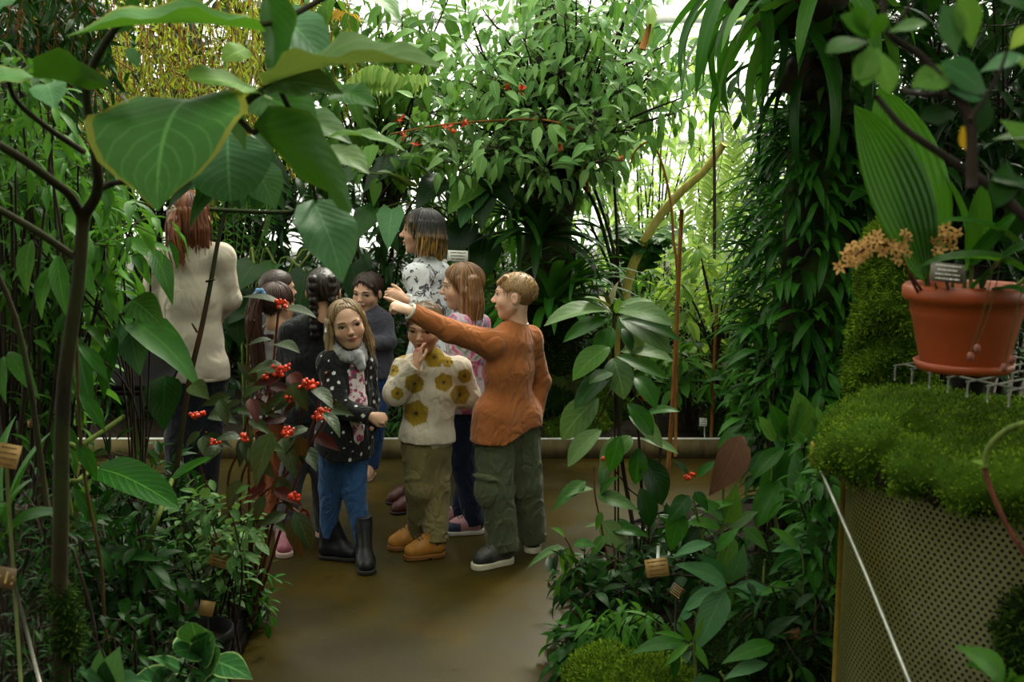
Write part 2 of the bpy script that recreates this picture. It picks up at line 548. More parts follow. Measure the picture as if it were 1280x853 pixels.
class Field:
    """signed-distance field on a grid that is finer inside the boxes of 'fine'; surface() gives one closed smooth mesh"""
    def __init__(s, lo, hi, h, fine=()):
        s.ax = []
        for a in range(3):
            x = lo[a]; xs = [x]
            while x < hi[a]:
                st = h
                for (l, u, hh) in fine:
                    if l[a] - hh <= x <= u[a]: st = min(st, hh)
                x += st; xs.append(x)
            s.ax.append(np.array(xs))
        s.S = np.full([len(x) for x in s.ax], .5, dtype=np.float32)

    def win(s, lo, hi):
        sl = []; g = []
        for a in range(3):
            i0 = max(0, np.searchsorted(s.ax[a], lo[a]) - 1); i1 = min(len(s.ax[a]), np.searchsorted(s.ax[a], hi[a]) + 1)
            if i1 <= i0: return None, None
            sl.append(slice(i0, i1)); g.append(s.ax[a][i0:i1])
        X = np.stack(np.meshgrid(*g, indexing='ij'), -1)
        return tuple(sl), X

    def put(s, sl, d, k, op='u'):
        o = s.S[sl]
        d = d.astype(np.float32)
        if op == 'u':
            if k > 0:
                h = np.maximum(k - np.abs(o - d), 0) / k
                s.S[sl] = np.minimum(o, d) - h * h * k * .25
            else:
                s.S[sl] = np.minimum(o, d)
        else:
            d = -d
            if k > 0:
                h = np.maximum(k - np.abs(o - d), 0) / k
                s.S[sl] = np.maximum(o, d) + h * h * k * .25
            else:
                s.S[sl] = np.maximum(o, d)

    def cone(s, p0, p1, r0, r1, k=.02, flat=None, cap0=False, cap1=False, op='u'):
        """tapered limb; flat = (axis, factor): that much thinner along the axis"""
        p0 = npv(p0); p1 = npv(p1)
        m = max(r0, r1) + k + .02
        sl, X = s.win(np.minimum(p0, p1) - m, np.maximum(p0, p1) + m)
        if sl is None: return s
        q = X - p0; ab = p1 - p0
        if flat is not None:
            ax = nrm(flat[0]); f = flat[1]
            q = q + ax * ((q @ ax) * (1 / f - 1))[..., None]
            ab = ab + ax * ((ab @ ax) * (1 / f - 1))
        L2 = ab @ ab + 1e-12
        t = np.clip((q @ ab) / L2, 0, 1)
        d = np.linalg.norm(q - t[..., None] * ab, axis=-1) - (r0 + (r1 - r0) * t)
        if cap0 or cap1:
            u = nrm(p1 - p0)
            if cap1: d = np.maximum(d, (X - p1) @ u)
            if cap0: d = np.maximum(d, (p0 - X) @ u)
        s.put(sl, d, k, op)
        return s

    def chain(s, pts, rads, k=.02, flat=None):
        for i in range(len(pts) - 1):
            s.cone(pts[i], pts[i + 1], rads[i], rads[i + 1], k, flat)
        return s

    def ell(s, c, axes, rad, k=.02, op='u', clip=None):
        c = npv(c); A = np.array([npv(a) for a in axes]); rad = npv(rad)
        m = max(rad) + k + .02
        sl, X = s.win(c - m, c + m)
        if sl is None: return s
        q = (X - c) @ A.T
        k0 = np.linalg.norm(q / rad, axis=-1); k1 = np.linalg.norm(q / rad ** 2, axis=-1) + 1e-9
        d = k0 * (k0 - 1) / k1
        d = np.where(k0 < 1e-3, -min(rad), d)
        if clip is not None: d = np.maximum(d, clip(X))
        s.put(sl, d, k, op)
        return s

    def plate(s, p0, p1, r0, r1, z0, z1, k=.004, op='u'):
        """a flat slab whose outline is a tapered capsule (soles)"""
        p0 = npv(p0); p1 = npv(p1); m = max(r0, r1) + .03
        lo = np.minimum(p0, p1) - m; hi = np.maximum(p0, p1) + m; lo[2] = z0 - .03; hi[2] = z1 + .03
        sl, X = s.win(lo, hi)
        if sl is None: return s
        q = (X - p0)[..., :2]; ab = (p1 - p0)[:2]
        t = np.clip((q @ ab) / (ab @ ab + 1e-12), 0, 1)
        d = np.linalg.norm(q - t[..., None] * ab, axis=-1) - (r0 + (r1 - r0) * t)
        d = np.maximum(d, np.maximum(z0 - X[..., 2], X[..., 2] - z1))
        s.put(sl, d, k, op)
        return s

    def all(s):
        return np.stack(np.meshgrid(*s.ax, indexing='ij'), -1)

    def disp(s, fn, near=.05):
        """push the surface in and out by fn(points)"""
        m = np.abs(s.S) < near
        X = np.stack([s.ax[a][i] for a, i in enumerate(np.nonzero(m))], -1)
        s.S[m] += fn(X).astype(np.float32)
        return s

    def keep(s, fn, k=.01, near=.3):
        """keep only where fn(points) < 0"""
        m = s.S < near
        X = np.stack([s.ax[a][i] for a, i in enumerate(np.nonzero(m))], -1)
        o = s.S[m]; d = fn(X).astype(np.float32)
        h = np.maximum(k - np.abs(o - d), 0) / k
        s.S[m] = np.maximum(o, d) + h * h * k * .25
        return s

    def march(s, p, dirv, far=.2, st=.002):
        """first surface point met walking from p + dir*far back towards p"""
        p = npv(p); u = nrm(dirv)
        for t in np.arange(far, 0, -st):
            q = p + u * t
            ix = tuple(min(len(s.ax[a]) - 1, max(0, int(np.searchsorted(s.ax[a], q[a])))) for a in range(3))
            if s.S[ix] < 0: return q
        return p

    def surface(s, relax=2):
        S = s.S
        I = S < 0
        c = np.zeros([n - 1 for n in S.shape], np.int8)
        for dx in (0, 1):
            for dy in (0, 1):
                for dz in (0, 1):
                    c += I[dx:dx + c.shape[0], dy:dy + c.shape[1], dz:dz + c.shape[2]]
        M = (c > 0) & (c < 8)
        idx = np.full(M.shape, -1, np.int64)
        ci = np.nonzero(M); n = len(ci[0])
        idx[ci] = np.arange(n)
        acc = np.zeros((n, 3)); cnt = np.zeros(n)
        corners = [(a, b, d) for a in (0, 1) for b in (0, 1) for d in (0, 1)]
        for A in corners:
            for ax in range(3):
                if A[ax]: continue
                B = list(A); B[ax] = 1
                a = S[ci[0] + A[0], ci[1] + A[1], ci[2] + A[2]]; b = S[ci[0] + B[0], ci[1] + B[1], ci[2] + B[2]]
                m = (a < 0) != (b < 0)
                t = np.where(m, a / np.where(m, a - b, 1), 0)
                pa = np.stack([s.ax[j][ci[j] + A[j]] for j in range(3)], -1); pb = np.stack([s.ax[j][ci[j] + B[j]] for j in range(3)], -1)
                acc[m] += (pa + (pb - pa) * t[:, None])[m]; cnt[m] += 1
        V = acc / np.maximum(cnt, 1)[:, None]
        Q = []
        for ax in range(3):
            o = [j for j in range(3) if j != ax]
            sl0 = [slice(None)] * 3; sl1 = [slice(None)] * 3
            sl0[ax] = slice(0, -1); sl1[ax] = slice(1, None)
            for j in o:
                sl0[j] = slice(1, -1); sl1[j] = slice(1, -1)
            a = I[tuple(sl0)]; b = I[tuple(sl1)]
            e = np.nonzero(a != b)
            g = [e[j] + (0 if j == ax else 1) for j in range(3)]
            flip = a[e]
            def cell(d0, d1):
                k = [g[0].copy(), g[1].copy(), g[2].copy()]
                k[o[0]] += d0; k[o[1]] += d1
                return idx[k[0], k[1], k[2]]
            q = np.stack([cell(-1, -1), cell(0, -1), cell(0, 0), cell(-1, 0)], -1)
            f = flip if ax != 1 else ~flip
            q[~f] = q[~f][:, ::-1]
            Q.append(q)
        Q = np.concatenate(Q)
        Q = Q[(Q >= 0).all(1)]
        for _ in range(relax):
            A = np.zeros_like(V); w = np.zeros(len(V))
            for i in range(4):
                j = (i + 1) % 4
                np.add.at(A, Q[:, i], V[Q[:, j]]); np.add.at(w, Q[:, i], 1)
                np.add.at(A, Q[:, j], V[Q[:, i]]); np.add.at(w, Q[:, j], 1)
            V = V * .5 + .5 * A / np.maximum(w, 1)[:, None]
        return V, Q


def field_for(pts, m, h, fine=()):
    a = np.array([npv(p) for p in pts])
    return Field(a.min(0) - m, a.max(0) + m, h, fine)


def wav(X, f, seed, n=5):
    """cheap smooth noise, about -1..1"""
    r = np.random.RandomState(seed); out = 0
    for i in range(n):
        d = r.normal(size=3); d /= np.linalg.norm(d)
        out = out + np.sin((X @ d) * f * (1 + .35 * r.rand()) * 2 * PI + r.rand() * 7 + 1.3 * np.sin((X @ np.roll(d, 1)) * f * 3.1 + i))
    return out / n * 1.5


def folds(amp, f, seed, squash=(1, 1, 1)):
    """cloth: soft swells with a few narrow creases, mostly slanting"""
    sq = npv(squash)
    def fn(X):
        Y = X * sq
        Y = Y + .35 / f * np.stack([wav(Y, f * .6, seed + 1), wav(Y, f * .6, seed + 2), wav(Y, f * .6, seed + 3)], -1)
        w = wav(Y, f * .8, seed, 3)
        crease = np.exp(-(w / .13) ** 2)
        return amp * (.3 - .8 * crease) + amp * .3 * wav(Y, f * .5, seed + 7, 3)
    return fn


def sdf_obj(name, Fd, mat, parent, col=None, relax=2, label=None, kind=None):
    V, Q = Fd.surface(relax)
    attrs = {}
    if col is not None:
        C = col(V) if callable(col) else np.tile(npv(col), (len(V), 1))
        attrs['Col'] = C
    me = mesh_np(name, V, Q, None, attrs)
    o = link_mesh(name, me, mat, parent)
    return tag(o, label, kind=kind)
# ---------------------------------------------------------------- leaves and plant builders
def _prof(kind, t):
    s = math.sin
    if kind == 'ovate': return max(.02, s(PI * t ** .72) ** .9 * (1 - .25 * t))
    if kind == 'broad': return max(.015, s(PI * t ** .80) ** .62 * (1 - t ** 7) ** .8)
    if kind == 'lance': return max(.02, s(PI * t ** .85) ** 1.1)
    if kind == 'ellip': return max(.02, s(PI * t) ** .75)
    if kind == 'obov': return max(.03, s(PI * t ** 1.35) ** .85)
    if kind == 'strap': return max(.03, min(1, .35 + 3 * t) * (1 - t ** 5) ** .9)
    if kind == 'heart': return max(.02, (1 - t ** 1.7) ** .85 * min(1, .55 + 2.2 * t))
    if kind == 'round': return max(.04, s(PI * (t * .97 + .015)) ** .55)
    return 1


_TPL = {}


def tpl(kind, w, nl=7, nw=1, droop=.6, fold=.18, cup=.0, wave=0.0, wf=3.0, twist=0.0, lift=0.0):
    key = (kind, w, nl, nw, droop, fold, cup, wave, wf, twist, lift)
    if key in _TPL: return key
    V = []; UV = []; y = z = 0.0
    for i in range(nl + 1):
        t = i / nl
        a = lift - droop * t
        if i:
            y += math.cos(a) / nl; z += math.sin(a) / nl
        hw = w / 2 * _prof(kind, t)
        for j in range(-nw, nw + 1):
            u = j / nw
            x = u * hw
            zz = abs(u) * hw * fold * 2 - cup * hw * u * u + wave * math.sin(t * wf * 2 * PI + (0 if j < 0 else 1.1)) * abs(u) * hw
            tw = twist * t * u * hw
            if kind == 'heart' and t < .12: y_ = y - .10 * abs(u) * (1 - t / .12)
            else: y_ = y
            V.append((x, y_ - math.sin(a) * zz * 0 , z + zz + tw)); UV.append((u, t))
    m = 2 * nw + 1
    Q = [(i * m + j, i * m + j + 1, (i + 1) * m + j + 1, (i + 1) * m + j) for i in range(nl) for j in range(m - 1)]
    _TPL[key] = (np.array(V, np.float32), np.array(Q, np.int32), np.array(UV, np.float32))
    return key


class Foliage:
    def __init__(s):
        s.d = {}

    def add(s, tp, pos, d, n, size, rnd):
        d = d.normalized(); n = n - d * n.dot(d)
        n = n.normalized() if n.length > 1e-5 else d.orthogonal().normalized()
        x = d.cross(n)
        s.d.setdefault(tp, []).append((*pos, *(x * size), *(d * size), *(n * size), rnd))

    def count(s): return sum(len(v) for v in s.d.values())

    def build(s, name, mat, parent, kind=None, label=None):
        Vs = []; Qs = []; Us = []; As = []; n0 = 0
        for tp, rows in s.d.items():
            T, Q, UV = _TPL[tp]
            R = np.array(rows, np.float32); k = len(R); m = len(T)
            V = R[:, None, 0:3] + T[None, :, 0:1] * R[:, None, 3:6] + T[None, :, 1:2] * R[:, None, 6:9] + T[None, :, 2:3] * R[:, None, 9:12]
            Vs.append(V.reshape(-1, 3)); Qs.append((Q[None] + (np.arange(k) * m)[:, None, None] + n0).reshape(-1, 4))
            Us.append(np.tile(UV, (k, 1))); As.append(np.repeat(R[:, 12], m)); n0 += k * m
        me = mesh_np(name, np.concatenate(Vs), np.concatenate(Qs), np.concatenate(Us), {'rnd': np.concatenate(As)})
        return tag(link_mesh(name, me, mat, parent), label, kind=kind)


_LM = {}


def leaf_obj(parent, tp, base, tip, n, mat, wscale=1.0, name='leaf', label=None):
    """one leaf as an object of its own, from base to tip, facing n"""
    key = (tp, mat.name, name)
    if key not in _LM:
        T, Q, UV = _TPL[tp]
        me = mesh_np(name, T, Q, UV, {'rnd': np.zeros(len(T))}); me.materials.append(mat); _LM[key] = me
    me = _LM[key]
    base = Vector(base); tip = Vector(tip); n = Vector(n)
    # chord of the bent template runs from its first to its last midrib point
    T = _TPL[tp][0]; m = len(T) // (tp[2] + 1); e = Vector(T[len(T) - m + m // 2]); e.x = 0
    ang = math.atan2(e.z, e.y); L = e.length
    c = tip - base; s = c.length / L; d = c.normalized()
    n = (n - d * n.dot(d)); n = n.normalized() if n.length > 1e-5 else d.orthogonal().normalized()
    # template y axis = chord turned back by ang
    y = d * math.cos(ang) - n * math.sin(ang); z = n * math.cos(ang) + d * math.sin(ang); x = y.cross(z)
    M = Matrix((x * s * wscale, y * s, z * s)).transposed().to_4x4()
    M.translation = base - parent.location
    o = bpy.data.objects.new(name, me); COL.objects.link(o); o.parent = parent; o.matrix_local = M
    return tag(o, label)


def halton(i, b):
    f = 1; r = 0
    while i: f /= b; r += f * (i % b); i //= b
    return r


def tips_in(reg, d0, d1, n, seed=0, ell=True):
    out = []; i = seed * 37 + 1
    while len(out) < n:
        u, v, w = halton(i, 2), halton(i, 3), halton(i, 5); i += 1
        if ell and (u * 2 - 1) ** 2 + (v * 2 - 1) ** 2 > 1.05: continue
        out.append(P(reg[0] + (reg[2] - reg[0]) * u, reg[1] + (reg[3] - reg[1]) * v, d0 + (d1 - d0) * w))
    return out


def rv(rng, s=1.0):
    while True:
        v = Vector((rng.uniform(-1, 1), rng.uniform(-1, 1), rng.uniform(-1, 1)))
        if .05 < v.length < 1: return v.normalized() * s


def shrub(name, label, cat, base, tips, leaf, lmat, smat, seed=1, stem_r=(.012, .004), group=None, bow=.15, hub=None, kind=None):
    """stems from the base to every tip, leaves along them.
    leaf: tp=[templates], size=(a,b), n=per stem, t0=where leaves begin, droop=how far they hang, twig=(length), cl=(cluster radius, count)"""
    rng = random.Random(seed)
    base = Vector(base); root = empty(name, base, label, cat, group)
    if kind: root['kind'] = kind
    st = MB(); fo = Foliage()
    hub = Vector(hub) if hub is not None else None
    if hub is not None:
        p = smooth_path([base, base.lerp(hub, .5) + rv(rng, .04), hub], 6)
        st.tube(p, taper(len(p), stem_r[0] * 1.8, stem_r[0] * 1.2), 8)
    for tp_ in tips:
        b0 = (hub if hub is not None else base) + Vector((rng.uniform(-1, 1), rng.uniform(-1, 1), 0)) * leaf.get('spread', .05)
        v = tp_ - b0; side = v.cross(Vector((rng.uniform(-1, 1), rng.uniform(-1, 1), .3))).normalized()
        mid = b0.lerp(tp_, .5) + Vector((0, 0, 1)) * v.length * bow * rng.uniform(.2, 1) + side * v.length * .08 * rng.uniform(-1, 1)
        p = smooth_path([b0, mid, tp_], 8)
        if leaf.get('stems', True): st.tube(p, taper(len(p), stem_r[0], stem_r[1]), 5)
        n = leaf['n']; ph = rng.uniform(0, 6.28); t0 = leaf.get('t0', .45)
        for i in range(n):
            t = t0 + (1 - t0) * (i + rng.random() * .8) / n if not leaf.get('whorl') else 1 - .06 * rng.random()
            f = t * (len(p) - 1); k = min(int(f), len(p) - 2); pos = p[k].lerp(p[k + 1], f - k); T = (p[k + 1] - p[k]).normalized()
            ph += 2.4
            X = T.orthogonal().normalized(); Y = T.cross(X)
            rad = X * math.cos(ph) + Y * math.sin(ph)
            d = (rad * leaf.get('out', 1.0) + T * leaf.get('fwd', .5) + rv(rng, .25)).normalized()
            dr = rng.uniform(*leaf.get('droop', (.1, .5)))
            d = (d + Vector((0, 0, -dr))).normalized()
            nrm_ = Vector((0, 0, 1)) + rad * .35 + rv(rng, .3) + Vector((0, -leaf.get('face', 0), 0))
            tw = leaf.get('twig', .015)
            sz = rng.uniform(*leaf['size']) * (1 if t < .93 or leaf.get('whorl') else .7)
            q = pos + (rad + T * .4) * tw
            if tw > .03 and leaf.get('stems', True): st.tube([pos, q], [stem_r[1] * .8, stem_r[1] * .5], 4, cap=False)
            fo.add(rng.choice(leaf['tp']), q, d, nrm_, sz, rng.random())
        if 'cl' in leaf:
            cr, cn = leaf['cl']
            for i in range(cn):
                o = rv(rng, cr * rng.random() ** .5); q = tp_ + o
                d = (o.normalized() + rv(rng, .5) + Vector((0, 0, -rng.uniform(*leaf.get('droop', (.1, .5)))))).normalized()
                fo.add(rng.choice(leaf['tp']), q, d, Vector((0, -leaf.get('face', 0), 1)) + rv(rng, .4), rng.uniform(*leaf['size']), rng.random())
                if i % 3 == 0 and leaf.get('stems', True): st.tube([tp_, q], [stem_r[1] * .7, stem_r[1] * .4], 4, cap=False)
    if st.V: st.build('stem', smat, root)
    fo.build('foliage', lmat, root)
    return root


def rosette(name, label, cat, base, n, L, tp_, mat, seed=1, elev=(20, 80), group=None, parent=None, az=(0, 360), vary=.25, leaves=True, up0=None):
    """strap leaves from one point"""
    rng = random.Random(seed); base = Vector(base)
    root = empty(name, base, label, cat, group) if parent is None else parent
    fo = Foliage()
    for i in range(n):
        a = math.radians(az[0] + (az[1] - az[0]) * ((i * .381966) % 1)); e = math.radians(rng.uniform(*elev))
        d = Vector((math.cos(a) * math.cos(e), math.sin(a) * math.cos(e), math.sin(e)))
        nn = Vector((-math.cos(a) * math.sin(e), -math.sin(a) * math.sin(e), math.cos(e)))
        fo.add(tp_, base + d * .02, d, nn + rv(rng, .15), L * rng.uniform(1 - vary, 1 + vary), rng.random())
    fo.build('foliage', mat, root)
    return root


def frond(fo, st, p, n, L, tp_, rng, r=.004, w0=.5, angle=.9, hang=.2):
    """pinnate leaf along polyline p"""
    p = smooth_path(p, 6); st.tube(p, taper(len(p), r, r * .4), 5, cap=False)
    for i in range(n):
        t = .12 + .86 * i / n; f = t * (len(p) - 1); k = min(int(f), len(p) - 2)
        pos = p[k].lerp(p[k + 1], f - k); T = (p[k + 1] - p[k]).normalized()
        S = T.cross(Vector((0, 0, 1))); S = S.normalized() if S.length > .05 else Vector((1, 0, 0))
        N = S.cross(T)
        s = L * (w0 + (1 - w0) * math.sin(PI * (t * .8 + .15)))
        for sd in (-1, 1):
            d = S * sd * angle + T * (1.1 - angle) + Vector((0, 0, -hang)) + rv(rng, .08)
            fo.add(tp_, pos, d, N, s, rng.random())


def moss_mesh(V, N, n, rng, L=.02, w=.006):
    """short tufts standing on surface points V with normals N"""
    idx = rng.integers(0, len(V), n)
    p = V[idx] + rng.normal(size=(n, 3)) * .006
    d = N[idx] + rng.normal(size=(n, 3)) * .55; d /= np.linalg.norm(d, axis=1)[:, None]
    s = np.cross(d, rng.normal(size=(n, 3))); s /= np.linalg.norm(s, axis=1)[:, None] + 1e-9
    l = L * (.5 + rng.random((n, 1))); ww = w * (.6 + .8 * rng.random((n, 1)))
    q = np.stack([p - s * ww * .5, p + s * ww * .5, p + d * l + s * ww * .25, p + d * l - s * ww * .25], 1).reshape(-1, 3)
    Q = np.arange(n * 4).reshape(-1, 4)
    return q, Q, np.repeat(rng.random(n), 4)


def vnormals(V, Q):
    a, b, c, d = V[Q[:, 0]], V[Q[:, 1]], V[Q[:, 2]], V[Q[:, 3]]
    fn = np.cross(c - a, d - b); N = np.zeros_like(V)
    for i in range(4): np.add.at(N, Q[:, i], fn)
    return N / (np.linalg.norm(N, axis=1)[:, None] + 1e-12)


def moss(name, label, blobs, n=6000, L=.02, w=.006, seed=1, h=.012, cat='moss', parent=None, mat=None, amp=.012, kind='stuff'):
    """a cushion of moss: lumpy body with short tufts.  blobs: (centre, radii)"""
    pts = [npv(c) + s * npv(r) for c, r in blobs for s in (-1, 1)]
    Fd = field_for(pts, .06, h)
    for c, r in blobs: Fd.ell(c, ((1, 0, 0), (0, 1, 0), (0, 0, 1)), r, .03)
    Fd.disp(lambda X: amp * wav(X, 7, seed) + amp * .6 * wav(X, 17, seed + 1))
    V, Q = Fd.surface(1); N = vnormals(V, Q)
    rng = np.random.default_rng(seed)
    q, Q2, r2 = moss_mesh(V, N, n, rng, L, w)
    me = mesh_np(name, np.concatenate([V, q]), np.concatenate([Q, Q2 + len(V)]), None, {'rnd': np.concatenate([np.full(len(V), .2), r2])})
    o = link_mesh(name, me, mat or M_moss, parent)
    return tag(o, label, cat if parent is None else None, kind=kind)


def mossmat(name, c1, c2, c3):
    k = NT(name); at = k.n('Attribute', attribute_name='rnd'); nz = k.noise(7, 4)
    c = k.ramp(at.outputs['Fac'], [(0, c1), (.5, c2), (1, c3)])
    c = k.mix(k.ramp(nz, [(.40, 0.0), (.7, .6)]), c, c1)
    b = k.bsdf(c, .9, spec=.1); tr = k.n('BsdfTranslucent'); k.l(c, tr.inputs[0])
    mx = k.n('MixShader'); mx.inputs[0].default_value = .25; k.l(b.outputs[0], mx.inputs[1]); k.l(tr.outputs[0], mx.inputs[2])
    return k.done(mx)


M_moss = mossmat('moss', srgb(38, 62, 10), srgb(86, 118, 22), srgb(144, 170, 46))
M_mossd = mossmat('dark_moss', srgb(16, 28, 10), srgb(38, 62, 18), srgb(78, 104, 30))

L_big = leafmat('big_leaf', srgb(38, 84, 30), srgb(84, 128, 66), under=srgb(66, 118, 24), trans=.22, rough=.42, vein=.30, nvein=8, slant=.45, tcol=srgb(110, 165, 30), edge=srgb(130, 126, 44), midw=.03)
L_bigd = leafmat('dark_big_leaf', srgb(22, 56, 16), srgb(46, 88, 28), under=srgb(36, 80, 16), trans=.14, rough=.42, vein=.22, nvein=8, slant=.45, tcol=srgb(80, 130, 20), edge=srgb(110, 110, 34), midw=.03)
L_lance = leafmat('lance_leaf', srgb(26, 72, 16), srgb(80, 130, 46), trans=.24, rough=.38, vein=.25, nvein=9)
L_pale = leafmat('pale_leaf', srgb(84, 130, 46), srgb(150, 180, 90), trans=.32, rough=.5, vein=.3)
L_mid = leafmat('mid_leaf', srgb(34, 76, 20), srgb(88, 130, 50), trans=.26, rough=.42, vein=.3, nvein=7)
L_canopy = leafmat('canopy_leaf', srgb(62, 116, 48), srgb(146, 184, 112), under=srgb(116, 160, 68), trans=.28, rough=.40, vein=.3, nvein=7, tcol=srgb(130, 185, 55), spec=.2)
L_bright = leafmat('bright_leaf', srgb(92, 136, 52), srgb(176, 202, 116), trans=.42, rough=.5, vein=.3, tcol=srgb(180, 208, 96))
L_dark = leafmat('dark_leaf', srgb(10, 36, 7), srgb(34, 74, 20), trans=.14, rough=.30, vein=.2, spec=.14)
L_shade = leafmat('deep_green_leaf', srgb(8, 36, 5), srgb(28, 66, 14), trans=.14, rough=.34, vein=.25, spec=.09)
L_strap = leafmat('strap_leaf', srgb(16, 56, 10), srgb(54, 106, 28), trans=.2, rough=.34, vein=.15, nvein=2, midw=.08)
L_grey = leafmat('grey_leaf', srgb(46, 80, 36), srgb(100, 126, 74), under=srgb(100, 116, 50), trans=.16, rough=.42, vein=.2, nvein=6, midw=.05)
L_blue = leafmat('bluegreen_leaf', srgb(34, 82, 42), srgb(80, 122, 78), under=srgb(70, 110, 50), trans=.15, rough=.4, vein=.25, nvein=10, slant=.3)
L_red = leafmat('young_red_leaf', srgb(40, 15, 12), srgb(76, 30, 20), under=srgb(70, 16, 18), trans=.15, rough=.42, vein=.3, nvein=5, tcol=srgb(130, 30, 20))
L_burg = leafmat('burgundy_backed_leaf', srgb(22, 42, 12), srgb(54, 70, 28), under=srgb(92, 16, 20), trans=.14, rough=.42, vein=.3, nvein=5, tcol=srgb(120, 30, 16))
L_creep = leafmat('creeper_leaf', srgb(62, 92, 18), srgb(150, 164, 62), trans=.35, rough=.5, vein=0, tcol=srgb(180, 190, 40))
L_rim = leafmat('pale_rimmed_leaf', srgb(28, 76, 32), srgb(66, 112, 56), trans=.15, rough=.45, vein=.4, nvein=5, edge=srgb(140, 164, 100), midw=.06)
L_pleat = leafmat('pleated_leaf', srgb(38, 84, 16), srgb(66, 120, 32), trans=.28, rough=.4, vein=.22, ribs=5, midw=.02, tcol=srgb(110, 175, 26))
L_yel = leafmat('yellowing_leaf', srgb(130, 120, 30), srgb(196, 150, 50), trans=.4, rough=.5, vein=.3)
B_dark = barkmat('dark_bark', srgb(26, 20, 15), srgb(58, 46, 34), 26)
B_moss = barkmat('mossy_bark', srgb(22, 18, 12), srgb(52, 42, 28), 20, moss=srgb(52, 70, 20), mossamt=.5)
B_green = barkmat('green_stem', srgb(52, 70, 26), srgb(104, 118, 50), 40)
B_olive = barkmat('olive_bark', srgb(20, 18, 7), srgb(50, 44, 17), 22, moss=srgb(40, 50, 12), mossamt=.54)
B_yellow = barkmat('yellow_bark', srgb(186, 168, 74), srgb(236, 222, 136), 18)
B_cane = barkmat('cane', srgb(84, 54, 18), srgb(140, 94, 40), 30)
B_thin = barkmat('dull_cane', srgb(48, 38, 16), srgb(86, 66, 30), 30)
B_red = barkmat('reddish_stem', srgb(52, 26, 18), srgb(104, 56, 36), 40)
# ---------------------------------------------------------------- planting behind the group
T_ov = tpl('ovate', .46, 5, 1, .5, .16); T_ov2 = tpl('ovate', .40, 6, 1, .9, .2, 0, .12)
T_la = tpl('lance', .24, 5, 1, .6, .2); T_la2 = tpl('lance', .30, 6, 1, 1.0, .22, 0, .1)
T_el = tpl('ellip', .36, 5, 1, .5, .18); T_ob = tpl('obov', .40, 5, 1, .5, .15)
T_tiny = tpl('ovate', .5, 2, 1, .3, .1)
T_tla = tpl('lance', .22, 3, 1, .5, .15)
T_strap = tpl('strap', .075, 9, 1, 1.6, .3); T_strap2 = tpl('strap', .12, 8, 1, 1.2, .25); T_st3 = tpl('strap', .16, 6, 1, .8, .2)
BACK = 'shrubs at the far end of the plant house'


def back_shrub(label, basepx, d, reg, dd, nb, n, size, tps, lm, seed, droop=(.1, .6), twig=.05, cl=(.28, 14), sm=None, group=BACK, name='shrub', r=(.018, .004), t0=.35, **kw):
    b = P(basepx, 400, d); b.z = .08
    lf = dict(tp=tps, size=size, n=n, t0=t0, droop=droop, twig=twig, spread=.25, **kw)
    if cl: lf['cl'] = cl
    return shrub(name, label, 'shrub', b, tips_in(reg, dd[0], dd[1], nb, seed, ell=False), lf, lm, sm or B_dark, seed, r, group)


# far screens of foliage in front of the glass
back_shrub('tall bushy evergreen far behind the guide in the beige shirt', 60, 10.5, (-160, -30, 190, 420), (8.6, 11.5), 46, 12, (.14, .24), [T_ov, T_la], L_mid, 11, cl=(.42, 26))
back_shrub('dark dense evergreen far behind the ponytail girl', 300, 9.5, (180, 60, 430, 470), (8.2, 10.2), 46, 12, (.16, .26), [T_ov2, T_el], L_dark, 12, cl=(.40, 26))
back_shrub('dark leafy shrub between the slate-topped girl and the patterned shirt', 470, 8.2, (400, 180, 560, 500), (7.2, 8.8), 40, 14, (.12, .20), [T_la, T_ov], L_dark, 13, cl=(.34, 22))
back_shrub('fresh green shrub standing behind the fair haired boy', 610, 9.0, (540, 210, 720, 470), (7.9, 9.6), 40, 12, (.14, .24), [T_ov, T_la2], L_mid, 14, cl=(.34, 20))
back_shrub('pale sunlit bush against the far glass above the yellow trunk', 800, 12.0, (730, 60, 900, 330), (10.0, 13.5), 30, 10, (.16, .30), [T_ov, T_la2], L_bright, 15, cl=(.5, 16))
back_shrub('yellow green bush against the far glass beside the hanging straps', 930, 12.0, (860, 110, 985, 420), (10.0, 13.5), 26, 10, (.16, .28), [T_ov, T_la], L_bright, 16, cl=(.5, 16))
back_shrub('low bright green shrub below the yellow trunk', 800, 8.4, (715, 330, 900, 500), (7.6, 9.2), 34, 12, (.10, .18), [T_ov, T_la], L_lance, 17, cl=(.26, 18), droop=(0, .4))
back_shrub('airy pale green shrub behind the cane stake', 900, 8.0, (820, 300, 985, 520), (7.2, 8.8), 34, 12, (.10, .18), [T_la, T_ov], L_pale, 18, cl=(.26, 14), droop=(0, .3))
back_shrub('dense dark shrub filling the corner above the terracotta pot', 1200, 6.6, (1020, -20, 1320, 420), (5.6, 7.6), 46, 14, (.16, .26), [T_ov2, T_la], L_dark, 19, cl=(.36, 24))
back_shrub('leafy dark shrub in the far corner beyond the strap-leaved column', 1010, 8.5, (930, 60, 1100, 480), (7.2, 9.2), 30, 12, (.16, .26), [T_la2, T_el], L_dark, 20, cl=(.36, 20))
back_shrub('dark low shrub behind the stand with the sloping black board', 120, 7.6, (-60, 330, 300, 560), (6.9, 8.2), 44, 12, (.10, .18), [T_ov, T_la], L_dark, 21, cl=(.26, 20))
back_shrub('low dark bush at the edging behind the cream sweatshirt', 520, 7.3, (440, 400, 600, 555), (6.8, 7.6), 30, 12, (.09, .15), [T_la, T_ov], L_dark, 22, cl=(.2, 16), droop=(0, .4))
back_shrub('tuft of fresh lance leaves at the edging beside the spotted coat', 480, 6.9, (462, 520, 508, 556), (6.7, 7.0), 10, 8, (.07, .11), [T_la], L_lance, 23, cl=(.06, 6), droop=(0, .5), r=(.005, .002), group=None)
